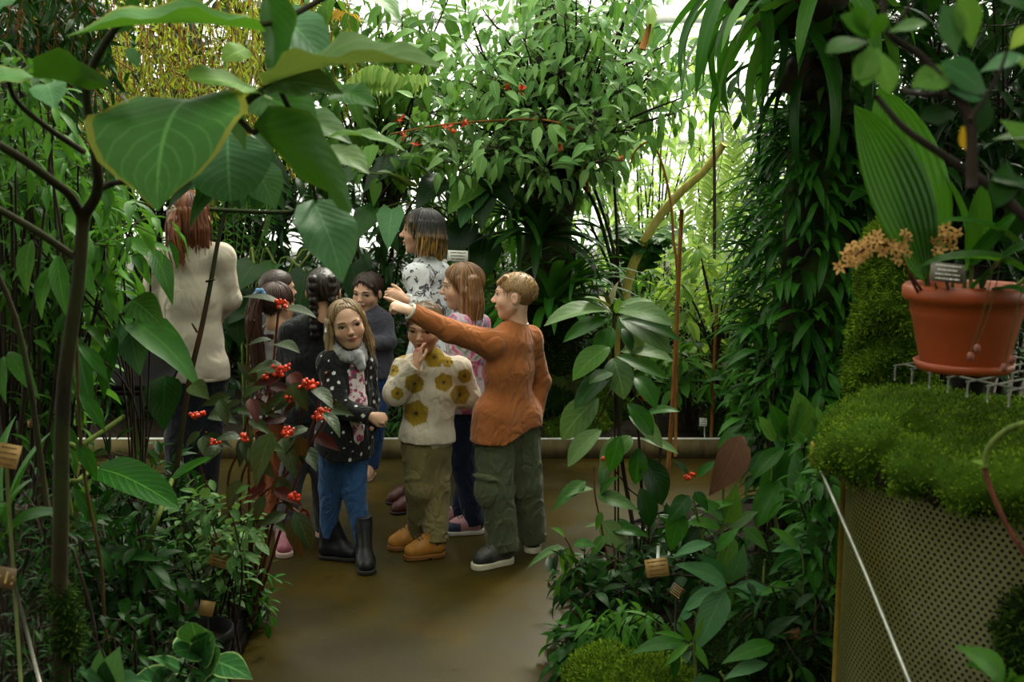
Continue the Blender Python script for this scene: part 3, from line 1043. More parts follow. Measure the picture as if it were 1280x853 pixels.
back_shrub('dark leafy bush crowding the foot of the mossy tree', 700, 7.9, (640, 330, 760, 520), (7.3, 8.3), 26, 12, (.11, .19), [T_el, T_la], L_dark, 24, cl=(.26, 16))

back_shrub('dense dark evergreen behind the yellow green creeper curtain', 200, 8.6, (-60, -60, 400, 250), (7.6, 8.8), 70, 12, (.14, .22), [T_ov, T_el], L_dark, 25, cl=(.36, 26))
back_shrub('dark bush low in the far corner next to the terracotta pot', 1180, 4.9, (1060, -60, 1330, 330), (4.2, 5.4), 56, 14, (.12, .2), [T_ov2, T_la], L_dark, 26, cl=(.28, 22))
back_shrub('light green shrub in the bed behind the grey-leaved shrub', 735, 7.7, (690, 385, 775, 505), (7.4, 8.2), 24, 10, (.08, .15), [T_ov, T_la], L_lance, 27, cl=(.18, 12), droop=(0, .4))
# tall canopy tree over the path, pointed leaves in drooping whorls
b = P(700, 400, 7.2); b.z = .08
canopy = tips_in((595, 5, 805, 250), 6.0, 7.6, 92, 5, ell=True) + tips_in((530, 95, 640, 235), 6.2, 7.4, 20, 6, ell=True) + tips_in((535, 0, 640, 110), 6.2, 7.4, 9, 7, ell=True) + tips_in((640, -60, 830, 40), 6.0, 7.4, 20, 8, False) + tips_in((780, 30, 875, 150), 6.2, 7.2, 13, 9, True)
shrub('canopy_tree', 'tall tree with whorls of pointed mid green leaves over the path', 'tree', b, canopy,
      dict(tp=[T_ov2, T_la2, T_ov], size=(.085, .165), n=10, t0=.70, droop=(.1, .75), twig=.05, cl=(.15, 8), spread=.06, out=1.0, fwd=.4, face=.6), L_canopy, B_dark, 5, (.016, .004), hub=P(708, 235, 7.1))
# upper left, smaller-leaved climbing tree over the big leaves
b = P(470, 400, 7.9); b.z = .08
shrub('climbing_tree', 'slender tree with oval leaves hanging above the woman in the patterned shirt', 'tree', b, tips_in((400, -20, 570, 200), 6.6, 8.2, 34, 9, False),
      dict(tp=[T_ov, T_ov2], size=(.13, .24), n=8, t0=.6, droop=(.3, 1.0), twig=.05, cl=(.22, 10), spread=.1, face=.5), L_mid, B_dark, 9, (.014, .004), hub=P(480, 260, 7.8))
b = P(600, 400, 10.5); b.z = .08
shrub('canopy_tree', 'paler tree behind the tall whorled tree, lit by the roof glass', 'tree', b, tips_in((640, 20, 780, 210), 8.4, 11.0, 22, 12, False),
      dict(tp=[T_ov, T_la2], size=(.16, .26), n=8, t0=.6, droop=(.2, .9), twig=.05, cl=(.34, 12), spread=.1, face=.4), L_canopy, B_dark, 10, (.02, .004), hub=P(610, 230, 10.2))
# branch with orange flower heads crossing the canopy
L_flame = simple('orange_red_petal', srgb(196, 62, 22), .6)
root = empty('flowering_branch', P(720, 150, 6.2), 'thin branch with small orange red flower heads crossing the canopy', 'branch')
m = MB(); pts = smooth_path([P(488, 168, 6.3), P(540, 158, 6.2), P(600, 152, 6.2), P(680, 150, 6.2), P(720, 165, 6.2), P(728, 185, 6.25), P(735, 240, 6.4)], 6); m.tube(pts, taper(len(pts), .006, .010), 6)
m.build('stem', B_cane, root)
rng = random.Random(3)
for (px, py) in ((499, 150), (505, 170), (558, 160), (565, 165), (581, 152), (618, 110), (636, 108), (650, 113), (520, 180), (700, 186), (804, 55), (470, 62), (485, 62), (775, 200)):
    c = P(px, py, 6.15); f = Foliage()
    for q in range(9): f.add(T_tiny, c + rv(rng, .006), rv(rng) + Vector((0, 0, .3)), rv(rng), rng.uniform(.025, .05), rng.random())
    f.build('flower', L_flame, root)
f = Foliage()
for q in range(46):
    px = rng.uniform(488, 740); py = 158 + rng.uniform(-18, 26)
    f.add(T_la2, P(px, py, 6.2), Vector((rng.uniform(-1, 1), rng.uniform(-.6, .2), rng.uniform(-.8, .3))), Vector((0, -.5, 1)), rng.uniform(.12, .2), rng.random())
f.build('foliage', L_grey, root)
# orange new shoot in the canopy
root = empty('new_shoot', P(806, 62, 6.0), 'upright yellow green shoot with an orange base in the canopy', 'plant')
m = MB(); m.tube([P(803, 62, 6.0), P(808, 45, 6.0), P(813, 30, 6.0)], [.022, .016, .008], 8); m.build('stem', B_cane, root)
f = Foliage(); f.add(T_la2, P(812, 40, 6.0), V3(.1, 0, 1), V3(0, -1, 0), .22, .4); f.add(T_la, P(806, 60, 6.0), V3(-.1, 0, 1), V3(0, -1, 0), .16, .9); f.add(T_la, P(810, 58, 6.0), V3(.25, 0, 1), V3(0, -1, 0), .15, .9); f.build('foliage', L_bright, root)

# creeper hanging at the upper left
rng = random.Random(44)
def curtain(name, label, reg, dd, n, ln, tp_, size, mat, seed, droop=.9):
    rng = random.Random(seed); f = Foliage(); m = MB(); root = empty(name, P((reg[0] + reg[2]) / 2, reg[1], (dd[0] + dd[1]) / 2), label, 'creeper')
    for i in range(n):
        p0 = P(rng.uniform(reg[0], reg[2]), rng.uniform(reg[1] - 40, reg[3] - 40), rng.uniform(*dd)); L = rng.uniform(.5, 1) * ln
        pts = smooth_path([p0, p0 + rv(rng, .08) - V3(0, 0, L * .5), p0 + rv(rng, .14) - V3(0, 0, L)], 5)
        m.tube(pts, .003, 4, cap=False)
        for k in range(int(L / .02)):
            f_ = rng.random() * (len(pts) - 1); j = min(int(f_), len(pts) - 2)
            f.add(tp_, pts[j].lerp(pts[j + 1], f_ - j) + rv(rng, .015), rv(rng) + V3(0, 0, -droop), rv(rng) + V3(0, -.3, 1), rng.uniform(*size), rng.random())
    m.build('stem', B_cane, root); f.build('foliage', mat, root, kind='stuff'); return root
curtain('hanging_creeper', 'curtain of small yellow green leaves hanging behind the big-leaved shrub', (40, -10, 350, 140), (5.6, 7.0), 230, .85, T_tla, (.035, .065), L_creep, 61)
curtain('hanging_creeper', 'dark hanging creeper in the top corner above the lance-leaved shrub', (-30, -20, 130, 90), (3.9, 4.8), 90, .5, T_tla, (.06, .11), L_dark, 62)
curtain('hanging_creeper', 'yellowish trailing creeper above the broad grey green leaves', (330, -20, 440, 60), (6.4, 7.4), 50, .6, T_tiny, (.03, .05), L_creep, 63)
# pendulous ferns between the guide and the ponytail girl
def fern(name, label, base, fr, mat, n=26, L=.07, tp_=None, seed=1, cat='fern', hang=.3):
    rng = random.Random(seed); root = empty(name, base, label, cat); st = MB(); fo = Foliage()
    for p in fr: frond(fo, st, p, n, L, tp_ or T_tla, rng, hang=hang)
    st.build('stem', B_green, root); fo.build('foliage', mat, root); return root
fr = []
rng = random.Random(8)
for i in range(15):
    x = 248 + 95 * ((i * .618) % 1); d = 6.3 + .5 * ((i * .37) % 1); y0 = 225 + 25 * rng.random()
    p0 = P(x, y0, d); fr.append([p0 + V3(0, .12, .05), p0, p0 + V3(rng.uniform(-.08, .08), -.08, -.15), p0 + V3(rng.uniform(-.1, .1), -.08, -.45 - .3 * rng.random())])
fern('hanging_fern', 'dark fern with long hanging fronds beside the guide', P(300, 235, 6.5), fr, L_strap, 30, .06, seed=5)
fr = []
for i in range(12):
    a = i * 2.4; r_ = .42
    c = P(800, 300, 7.3); fr.append([c + V3(0, 0, -.25), c + V3(.3 * r_ * math.cos(a), .3 * r_ * math.sin(a), .0), c + V3(r_ * math.cos(a), r_ * math.sin(a) * .6, .12 - .1 * (i % 3))])
fern('zamia', 'plant with dark paired oval leaflets in front of the yellow trunk', P(800, 330, 7.3), fr, L_strap, 9, .15, tpl('ellip', .42, 4, 1, .3, .1), 6, 'plant', .1)
fr = []
for (x0, y0, x1, y1, x2, y2) in ((905, 150, 900, 210, 878, 290), (900, 130, 930, 190, 935, 260), (880, 190, 872, 240, 866, 300), (915, 210, 905, 260, 900, 320), (895, 250, 885, 290, 862, 330)):
    fr.append([P(x0, y0, 7.6), P(x1, y1, 7.5), P(x2, y2, 7.4)])
fern('tree_fern', 'yellow green pinnate fronds hanging near the thin dark vine', P(900, 180, 7.6), fr, L_bright, 18, .14, seed=7)
fr = [[P(425 + 0, 98, 6.9), P(480, 92, 6.8), P(540, 92, 6.7)], [P(430, 100, 6.9), P(470, 80, 6.8), P(525, 108, 6.7)]]
fern('palm_frond', 'yellow green comb-like frond under the long grey green leaf', P(430, 100, 6.9), fr, L_bright, 15, .16, tpl('lance', .3, 4, 1, .6, .2), 9, 'frond', .9)
fr = [[P(405, 8, 7.0), P(425, 12, 6.9), P(448, 18, 6.8)]]
fern('orange_frond', 'small orange brown frond in the trailing creeper', P(405, 8, 7.0), fr, L_yel, 9, .12, tpl('lance', .3, 4, 1, .6, .2), 10, 'frond', .4)

# mossy tree with bromeliads
root = empty('mossy_tree', V3(P(688, 400, 6.95).x, 6.95, .08), 'thick dark mossy trunk behind the fair haired boy', 'tree')
m = MB(); x0 = P(688, 400, 6.95).x
pts = [V3(x0 + .05, 6.95, .0), V3(x0 + .03, 6.95, .5), V3(x0, 6.95, 1.0), V3(x0 - .02, 6.97, 1.6), V3(x0 + .03, 7.0, 2.2), V3(x0 + .02, 7.05, 2.9), V3(x0 + .1, 7.1, 3.6)]
pts = smooth_path(pts, 5); m.tube(pts, [.21 - .08 * i / len(pts) + .02 * math.sin(i * 1.7) for i in range(len(pts))], 14); m.build('trunk', B_moss, root)
m = MB(); rng = random.Random(12)
for i in range(60):
    a = rng.uniform(0, 6.28); z = rng.uniform(.85, 1.35); c = V3(x0 + .17 * math.cos(a), 6.95 + .17 * math.sin(a), z)
    m.tube(smooth_path([c, c + rv(rng, .08), c + rv(rng, .12) - V3(0, 0, .14), c + rv(rng, .1) - V3(0, 0, .3)], 3), .005, 4, cap=False)
m.build('root', simple('brown_root', srgb(46, 26, 18), .9), root)
moss('moss', None, [(V3(x0 + .02, 6.9, z), (.20, .17, .22)) for z in (.35, .6, .85, 1.9, 2.3)], 9000, .03, .007, 4, .02, parent=root, mat=M_mossd)
BR = 'bromeliads on the mossy trunk'
rosette('bromeliad', 'large dark bromeliad with arching strap leaves just behind the fair haired boy', 'bromeliad', P(690, 385, 6.65), 40, .62, T_strap2, L_strap, 3, (15, 80), BR)
rosette('bromeliad', 'dark strap-leaved bromeliad higher on the mossy trunk', 'bromeliad', P(676, 300, 6.7), 26, .5, T_strap2, L_dark, 4, (10, 75), BR)
rosette('bromeliad', 'bromeliad with fine straps facing the yellow stems', 'bromeliad', P(722, 345, 6.75), 24, .42, T_strap, L_strap, 5, (10, 80), BR)
rosette('bromeliad', 'small bromeliad at the upper fork of the mossy trunk', 'bromeliad', P(640, 275, 6.8), 24, .45, T_strap, L_strap, 6, (-10, 70), BR)

# big philodendron and elephant-ear leaves around the teacher's head
T_heart = tpl('heart', .72, 8, 2, .5, .16, .1, .06); T_hl = tpl('heart', .58, 8, 2, .6, .2, .1, .08)
root = empty('philodendron', V3(P(575, 400, 7.2).x, 7.2, .08), 'philodendron with broad dark heart-shaped leaves around the patterned shirt', 'plant')
m = MB(); hub = P(590, 300, 7.1)
for (bx, by, tx, ty, d0, d1, up, lm, ws) in (
        (470, 262, 440, 305, 6.5, 6.3, .6, L_dark, 1.1), (490, 262, 485, 312, 6.4, 6.2, .7, L_blue, 1), (512, 232, 470, 215, 6.6, 6.4, .3, L_grey, 1),
        (560, 225, 520, 262, 6.7, 6.4, .5, L_dark, 1.1), (600, 228, 560, 268, 6.6, 6.3, .7, L_mid, 1), (602, 226, 575, 285, 6.6, 6.35, .8, L_blue, 1.0), (605, 226, 602, 288, 6.6, 6.35, .8, L_dark, 1.0),
        (610, 222, 640, 262, 6.6, 6.4, .7, L_dark, 1), (600, 215, 590, 190, 6.7, 6.6, .2, L_pale, .8), (540, 205, 500, 196, 6.6, 6.4, .3, L_mid, 1),
        (585, 280, 560, 330, 6.6, 6.5, .8, L_dark, 1.2), (610, 300, 600, 360, 6.8, 6.7, .8, L_dark, 1.2), (500, 200, 455, 240, 6.7, 6.5, .5, L_dark, 1), (440, 215, 410, 250, 6.4, 6.3, .5, L_dark, 1), (525, 270, 498, 310, 6.5, 6.4, .7, L_dark, 1)):
    pb = P(bx, by, d0); m.tube(smooth_path([hub, hub.lerp(pb, .6) + V3(0, 0, .12), pb], 5), .006, 5, cap=False)
    leaf_obj(root, T_hl, pb, P(tx, ty, d1), V3(0, -up, 1 - up * .6), lm, ws * 1.05)
m.tube([V3(P(575, 400, 7.2).x, 7.2, .05), V3(P(580, 400, 7.2).x, 7.2, 1.0), hub], .02, 7); m.build('stem', B_green, root)
root = empty('elephant_ear', V3(P(300, 400, 6.3).x, 6.3, .0), 'elephant-ear plant with wide dark leaves behind the ponytail girl', 'plant')
m = MB()
for (bx, by, tx, ty, d0, d1, up, lm, ws) in ((318, 330, 292, 368, 6.1, 5.9, .8, L_dark, 1.1), (345, 330, 318, 350, 6.2, 6.1, .3, L_dark, 1.2), (330, 370, 285, 405, 6.1, 5.9, .6, L_dark, 1.1), (292, 372, 300, 432, 6.05, 5.95, .9, L_dark, 1.2), (382, 340, 372, 400, 6.2, 6.1, .9, L_dark, 1.0), (425, 330, 395, 370, 6.3, 6.2, .6, L_dark, 1), (440, 330, 450, 390, 6.6, 6.5, .7, L_dark, 1)):
    pb = P(bx, by, d0); m.tube(smooth_path([V3(P(300, 400, 6.3).x, 6.3, .02), pb.lerp(V3(P(310, 400, 6.3).x, 6.3, pb.z), .5), pb], 5), .008, 5, cap=False)
    leaf_obj(root, T_heart, pb, P(tx, ty, d1), V3(.1, -up, 1 - up * .6), lm, ws)
m.build('stem', B_green, root)

# yellow trunk and the thin stems round it
def stems_plant(name, label, cat, polys, mat, foliage=None):
    base = Vector(polys[0][0][0]); root = empty(name, base, label, cat)
    for i, (pts, r0, r1) in enumerate(polys):
        m = MB(); p = smooth_path(pts, 6); m.tube(p, taper(len(p), r0, r1), 8); m.build('trunk' if i == 0 else 'stem', mat, root)
    return root
gz = lambda px, d: V3(P(px, 400, d).x, d, .08)
stems_plant('leaning_tree', 'smooth pale yellow trunk leaning across the bright gap', 'tree', [([gz(772, 7.2), P(776, 420, 7.2), P(787, 345, 7.15), P(815, 285, 7.1), P(848, 243, 7.0), P(880, 214, 6.9), P(905, 180, 6.8)], .040, .024)], B_yellow)
stems_plant('multi_stemmed_shrub', 'shrub with several thin olive stems rising behind the grey-leaved plant', 'shrub',
            [([gz(776, 7.0), P(778, 395, 7.0), P(763, 320, 6.95), P(735, 240, 6.9), P(690, 215, 6.9), P(668, 200, 6.9)], .018, .008), ([P(777, 400, 7.0), P(766, 310, 7.0), P(748, 250, 7.0), P(735, 215, 7.0), P(725, 160, 7.0)], .014, .007),
             ([P(772, 395, 7.0), P(772, 320, 7.0), P(769, 250, 7.0), P(766, 215, 7.0)], .013, .008), ([P(776, 380, 7.0), P(760, 330, 6.9), P(738, 280, 6.8)], .012, .008)], B_olive)
stems_plant('arching_cane', 'thin yellowish cane arching over beside the leaning trunk', 'plant', [([gz(848, 6.3), P(847, 360, 6.3), P(842, 300, 6.3), P(838, 250, 6.3), P(826, 200, 6.3), P(812, 178, 6.3), P(795, 188, 6.3), P(788, 205, 6.3)], .010, .005)], B_cane)
stems_plant('hanging_vine', 'thin dark vine hanging straight down in front of the bright glass', 'vine', [([P(893, 323, 6.0), P(893, 215, 6.0), P(891, 120, 6.0), P(893, -30, 6.0)], .010, .007)], B_dark)
root = stems_plant('cane_stake', 'tall brown cane stake standing upright behind the grey-leaved plant', 'stake', [([V3(P(838, 400, 5.9).x, 5.9, .0), P(842, 480, 5.9), P(852, 262, 5.9)], .014, .012)], B_cane)
stems_plant('thin_stake', 'second thinner cane stake leaning beside the white plant label', 'stake', [([gz(893, 6.75), P(892, 470, 6.75), P(896, 380, 6.75)], .012, .010)], B_cane)
# slender saplings at the right of the gap
for i, (lab, bx, d, reg) in enumerate((('slender sapling with whorled pale leaves next to the hanging dark vine', 893, 6.9, (850, 300, 950, 410)), ('thin sapling with fresh leaves at the foot of the strap-leaved column', 925, 6.8, (880, 430, 965, 520)), ('thin dark sapling with a few leaves behind the cane stake', 862, 7.0, (800, 420, 900, 510)))):
    shrub('sapling', lab, 'sapling', gz(bx, d), tips_in(reg, d - .3, d + .3, 11, 30 + i, True), dict(tp=[T_la2, T_ob], size=(.13, .20), n=9, t0=.75, droop=(.0, .6), twig=.02, whorl=True, spread=.03, fwd=.25), [L_pale, L_lance, L_lance][i], B_dark, 70 + i, (.010, .004), hub=P(bx, (reg[3] + 40), d))

# moss hummocks and labels in the long bed
for i, (px, py, d, r, lab) in enumerate(((664, 522, 7.0, .17, 'round moss hummock at the edging by the hanging hand'), (712, 520, 6.92, .27, 'largest bright moss hummock on the edging beside the rust sweater'), (745, 500, 7.3, .24, 'moss hummock partly hidden behind the grey-leaved plant'), (690, 478, 7.5, .28, 'flat moss mat at the foot of the mossy tree'), (912, 540, 7.0, .2, 'moss patch behind the white plant label'))):
    c = P(px, py, d); c.z = max(.10, c.z - r * .35)
    moss('moss_hummock', lab, [(c, (r, r * .8, r * .8)), (c + V3(r * .6, .05, -.06), (r * .6, r * .6, r * .5))], 12000, .02, .005, 20 + i, .016)
m = MB(); c = P(700, 510, 7.35); root = empty('tree_stump', V3(c.x, c.y, .05), 'sawn brown log end under the moss beside the mossy tree', 'stump')
m.tube([c + V3(-.12, 0, -.1), c + V3(.16, -.05, -.02)], [.12, .11], 12); m.build('log', B_dark, root)


M_tagwhite = simple('white_plastic', srgb(206, 208, 202), .5, var=.06)
M_tagwood = simple('brass_plate', srgb(142, 112, 62), .45, .35, var=.2, nscale=12)
M_tagdark = simple('dark_plate', srgb(58, 48, 34), .5)
M_tagbrown = simple('brown_plate', srgb(92, 70, 40), .5)
M_engr = simple('engraving', srgb(186, 156, 88), .5)
M_engr2 = simple('dark_engraving', srgb(96, 66, 26), .6)
M_print = simple('white_print', srgb(220, 220, 214), .6, var=.05)
M_stake = simple('pale_green_stake', srgb(134, 146, 92), .5)
M_rod = simple('grey_rod', srgb(128, 128, 116), .4, .6)


def plate(name, label, c, w, h, n, up, mat, stake=None, smat=None, rows=0, rmat=None, th=.003, cat='plant label', words=None, rows_len=(.55, .8), srad=.004):
    """a little engraved plate on its stake; rows = lines of fine writing too small to read"""
    c = Vector(c); n = Vector(n).normalized(); up = Vector(up); up = (up - n * up.dot(n)).normalized(); x = up.cross(n)
    M = Matrix((x, n, up)).transposed()
    root = empty(name, stake[-1] if stake else c, label, cat)
    m = MB(); m.box(c, (w, th, h), M, bev=.0015); m.build('plate', mat, root, smooth=False)
    if stake:
        m = MB(); m.tube(stake, srad, 7); m.build('stake', smat, root)
    if words:
        for i, s in enumerate(words):
            cu = bpy.data.curves.new('lettering', 'FONT'); cu.body = s; cu.align_x = 'CENTER'; cu.align_y = 'CENTER'; cu.size = h * .82 / len(words); cu.extrude = .0004
            tmp = bpy.data.objects.new('lettering_curve', cu); COL.objects.link(tmp)
            me = bpy.data.meshes.new_from_object(tmp.evaluated_get(bpy.context.evaluated_depsgraph_get())); bpy.data.objects.remove(tmp)
            o = bpy.data.objects.new('lettering', me); COL.objects.link(o); me.materials.clear(); me.materials.append(rmat); o.parent = root
            Mt = Matrix((x, up, n)).transposed().to_4x4(); Mt.translation = c + n * (th * .5 + .0006) + up * h * (.5 - (i + .5) / len(words)) * .86 - root.location
            o.matrix_local = Mt
    elif rows:
        rng = random.Random(int(c.x * 1000)); m = MB()
        for r in range(rows):
            z = (.5 - (r + .7) / (rows + .4)) * h; L = w * rng.uniform(*rows_len); q = -L / 2
            while q < L / 2:
                g = w * rng.uniform(.03, .09)
                m.box(c + n * (th * .5 + .0004) + x * (q + g / 2) + up * z, (g, .0008, h * .34 / rows * rng.uniform(.7, 1.1)), M); q += g + w * .02
        m.build('lettering', rmat, root, smooth=False)
    return root


d = 6.75; c = P(879, 528, d); plate('plant_label', 'small white label on a thin stake behind the pinkish brown bract', c, .05, .055, (0, -1, .25), (.05, 0, 1), M_tagwhite, [c + V3(.008, .004, .02), P(881, 575, d)], M_tagwhite, 3, M_engr2)
d = 6.2; c = P(572, 320, d); plate('information_card', 'white card standing behind the patterned shirt collar', c, .125, .065, (0, -1, .1), (.04, 0, 1), M_tagwhite, [c + V3(0, .004, 0), V3(c.x, c.y, .05)], M_rod, 3, M_engr2)

# sloping board with its galvanised post
root = empty('information_stand', V3(P(168, 400, 5.0).x, 5.0, 0), 'sloping black board on a galvanised post beside the guide', 'stand')
m = MB(); c = P(172, 462, 4.95); Mr = Matrix.Rotation(math.radians(24), 3, 'X')
m.box(c, (.40, .34, .03), Mr, bev=.006); m.build('board', simple('black_board', (.006, .006, .006), .7, spec=.04), root, smooth=False)
m = MB(); m.box(c + V3(0, -.175, -.085), (.40, .012, .02)); m.build('board_lip', bpy.data.materials['black_board'], root, smooth=False)
M_galv = simple('galvanised_steel', srgb(128, 136, 146), .4, .55, nscale=40, var=.2)
m = MB(); p0 = P(168, 480, 4.95); m.box(V3(p0.x, p0.y, p0.z - .07), (.045, .045, .22), bev=.004); m.build('post_head', M_galv, root, smooth=False)
m = MB(); y = p0.y - .01; m.add([tuple(V3(p0.x + .02, y, p0.z + .04)), tuple(V3(p0.x + .14, y, p0.z + .03)), tuple(V3(p0.x + .14, y, p0.z + .01)), tuple(V3(p0.x + .02, y, p0.z - .15))], [(0, 1, 2, 3)])
m.add([tuple(V3(p0.x + .02, y + .006, p0.z + .04)), tuple(V3(p0.x + .14, y + .006, p0.z + .03)), tuple(V3(p0.x + .14, y + .006, p0.z + .01)), tuple(V3(p0.x + .02, y + .006, p0.z - .15))], [(3, 2, 1, 0)]); m.build('bracket', M_galv, root, smooth=False)
m = MB(); m.tube([V3(p0.x, p0.y, p0.z - .17), V3(p0.x + .005, p0.y, .5), V3(p0.x, p0.y, 0)], .034, 12); m.build('post', barkmat('mossy_post', srgb(44, 56, 18), srgb(92, 104, 36), 20), root)
# ---------------------------------------------------------------- the bed on the side of the guide
T_BR = tpl('round', .80, 10, 3, .5, .1, .12, .05); T_B1 = tpl('broad', .55, 10, 3, .75, .14, .1, .10, 2.5); T_B2 = tpl('broad', .62, 10, 3, 1.2, .16, .12, .12, 2.2); T_B3 = tpl('broad', .44, 12, 3, .45, .22, .05, .14, 2.8)
base = V3(P(80, 400, 2.3).x, 2.3, .06)
root = empty('large_leaved_shrub', base, 'tall shrub with huge rough leaves on a thin trunk at the front of the bed', 'shrub')
m = MB(); p = smooth_path([base, P(78, 853, 2.3), P(76, 640, 2.3), P(79, 500, 2.3), P(88, 420, 2.3), P(98, 350, 2.3), P(104, 270, 2.3)], 6)
m.tube(p, taper(len(p), .020, .014), 10); m.build('trunk', B_olive, root)
BRN = [([(104, 272), (122, 235), (116, 170), (108, 110), (125, 65), (150, 28)], 2.3, 2.0, .013, .007), ([(104, 275), (88, 245), (68, 228), (30, 200), (-20, 170)], 2.3, 2.1, .011, .009),
       ([(122, 236), (146, 228), (170, 230)], 2.3, 2.15, .009, .005), ([(93, 322), (50, 292), (0, 263), (-40, 245)], 2.3, 2.2, .009, .008),
       ([(105, 190), (60, 160), (20, 125), (8, 90)], 2.25, 2.0, .007, .005), ([(60, 640), (20, 400), (-60, 250)], 2.5, 2.4, .008, .006), ([(290, 148), (310, 125), (330, 112), (345, 100)], 2.0, 2.0, .009, .006),
       ([(290, 148), (240, 170), (200, 215), (150, 228)], 2.0, 2.15, .006, .006), ([(150, 28), (220, 12), (330, 30), (420, -10)], 2.0, 2.2, .007, .006), ([(345, 100), (380, 180), (395, 250)], 2.0, 2.4, .006, .004),
       ([(262, 262), (320, 265), (365, 265), (375, 255), (392, 256)], 2.4, 2.4, .005, .005), ([(300, 150), (315, 165), (322, 162)], 2.0, 2.0, .006, .006)]
for pts, d0, d1, r0, r1 in BRN:
    m = MB(); p = smooth_path([P(x, y, d0 + (d1 - d0) * i / (len(pts) - 1)) for i, (x, y) in enumerate(pts)], 5); m.tube(p, taper(len(p), r0, r1), 7); m.build('branch', B_olive, root)
for (bx, by, tx, ty, d0, d1, n, T, lm, ws) in (
        (332, 40, 82, 46, 2.0, 1.85, (0, -.32, 1), T_B3, L_big, 1.0), (44, 98, -60, 116, 2.0, 1.9, (.1, -.7, 1), T_B1, L_big, .9), (42, 96, 160, 130, 2.0, 1.85, (.1, .5, .8), T_B1, L_bigd, .7),
        (236, 124, 196, 264, 2.0, 1.80, (-.1, -.95, .8), T_B2, L_big, 1.55), (268, 118, 306, 190, 2.0, 2.05, (.7, -.6, .5), T_B1, L_big, .8), (285, 168, 288, 252, 2.25, 2.15, (.05, -.85, .7), T_BR, L_blue, 1.25),
        (334, 122, 236, 98, 2.05, 1.9, (-.1, -.75, .8), T_BR, L_pale, .85), (330, 108, 562, 86, 2.0, 1.75, (.1, -.50, 1), T_B3, L_grey, .62), (335, 108, 430, 118, 2.0, 1.9, (.1, -.9, .6), T_B1, L_grey, .8),
        (316, 158, 442, 274, 2.0, 1.8, (.5, .75, .55), T_B1, L_bigd, .85), (390, 250, 428, 354, 2.4, 2.3, (.45, -.9, .35), T_B1, L_blue, 1.1), (338, 14, 412, 88, 2.3, 2.2, (.4, -.8, .4), T_B1, L_blue, 1.0),
        (330, -20, 338, 98, 2.15, 2.05, (.4, .8, .2), T_B1, L_bigd, .8), (420, -30, 502, 30, 2.2, 2.1, (.3, -.5, .8), T_B1, L_lance, .8), (310, 62, 276, 78, 2.2, 2.15, (.1, -.8, .5), T_B1, L_pale, 1.4),
        (330, -14, 190, -2, 2.1, 2.0, (0, .5, 1), T_B1, L_bigd, 1.1), (322, 120, 400, 165, 2.15, 2.05, (.2, -.9, .5), T_B1, L_lance, 1.1), (318, 205, 345, 262, 2.3, 2.25, (.1, -.9, .4), T_B1, L_blue, 1.3),
        (400, 190, 462, 218, 2.3, 2.2, (.2, -.6, .8), T_B1, L_grey, .9), (418, 118, 470, 135, 2.3, 2.2, (.1, -.8, .6), T_B1, L_lance, .9), (410, 172, 508, 190, 2.35, 2.3, (.1, -.3, .9), T_B1, L_mid, .5), (160, 60, 175, 85, 2.1, 2.1, (.2, -.9, .3), T_B1, L_blue, 1.0),
        (150, 40, 170, -20, 2.0, 2.0, (.3, .9, .2), T_B1, L_bigd, .7), (60, 105, 70, 138, 2.2, 2.1, (.2, -.9, .5), T_B1, L_blue, 1.0), (20, 0, -30, 40, 2.2, 2.1, (0, -.7, .7), T_B1, L_blue, .6), (350, 150, 440, 180, 2.5, 2.4, (.1, -.6, .8), T_B1, L_grey, .9)):
    leaf_obj(root, T, P(bx, by, d0), P(tx, ty, d1), n, lm, ws)

LEFTG = 'leafy plants in the bed on the guide\'s side'
def lp(label, bx, d, reg, dd, nb, n, size, tps, lm, seed, group=LEFTG, name='shrub', z=.06, cat='shrub', sm=None, r=(.009, .003), cl=None, droop=(.2, .8), twig=.02, t0=.4, spread=.08, **kw):
    b = V3(P(bx, 400, d).x, d, z)
    lf = dict(tp=tps, size=size, n=n, t0=t0, droop=droop, twig=twig, spread=spread, **kw)
    if cl: lf['cl'] = cl
    return shrub(name, label, cat, b, tips_in(reg, dd[0], dd[1], nb, seed, ell=kw.get('ell', True)), lf, lm, sm or B_dark, seed, r, group)
T_dl = tpl('lance', .30, 7, 1, 1.0, .16, 0, .08); T_dl2 = tpl('lance', .26, 7, 1, .7, .18)
lp('dense shrub of hanging lance-shaped leaves in front of the guide\'s elbow', 30, 4.0, (-50, 175, 168, 372), (3.2, 4.3), 66, 14, (.08, .155), [T_dl, T_dl2, T_la2], L_lance, 101, droop=(.2, 1.1), cl=(.13, 10), group=None)
lp('small-leaved shrub at the photo\'s edge above the lance-leaved shrub', -20, 3.4, (-50, 60, 70, 210), (2.9, 3.6), 22, 10, (.07, .11), [T_la, T_dl2], L_lance, 102, cl=(.09, 8), group=None)
lp('shrub with fine tapering leaves behind the dense lance-leaved shrub', 10, 4.7, (-60, 100, 140, 372), (4.5, 5.0), 44, 14, (.08, .14), [T_dl2, T_la], L_mid, 103, droop=(.4, 1.2), cl=(.16, 12), group=None)
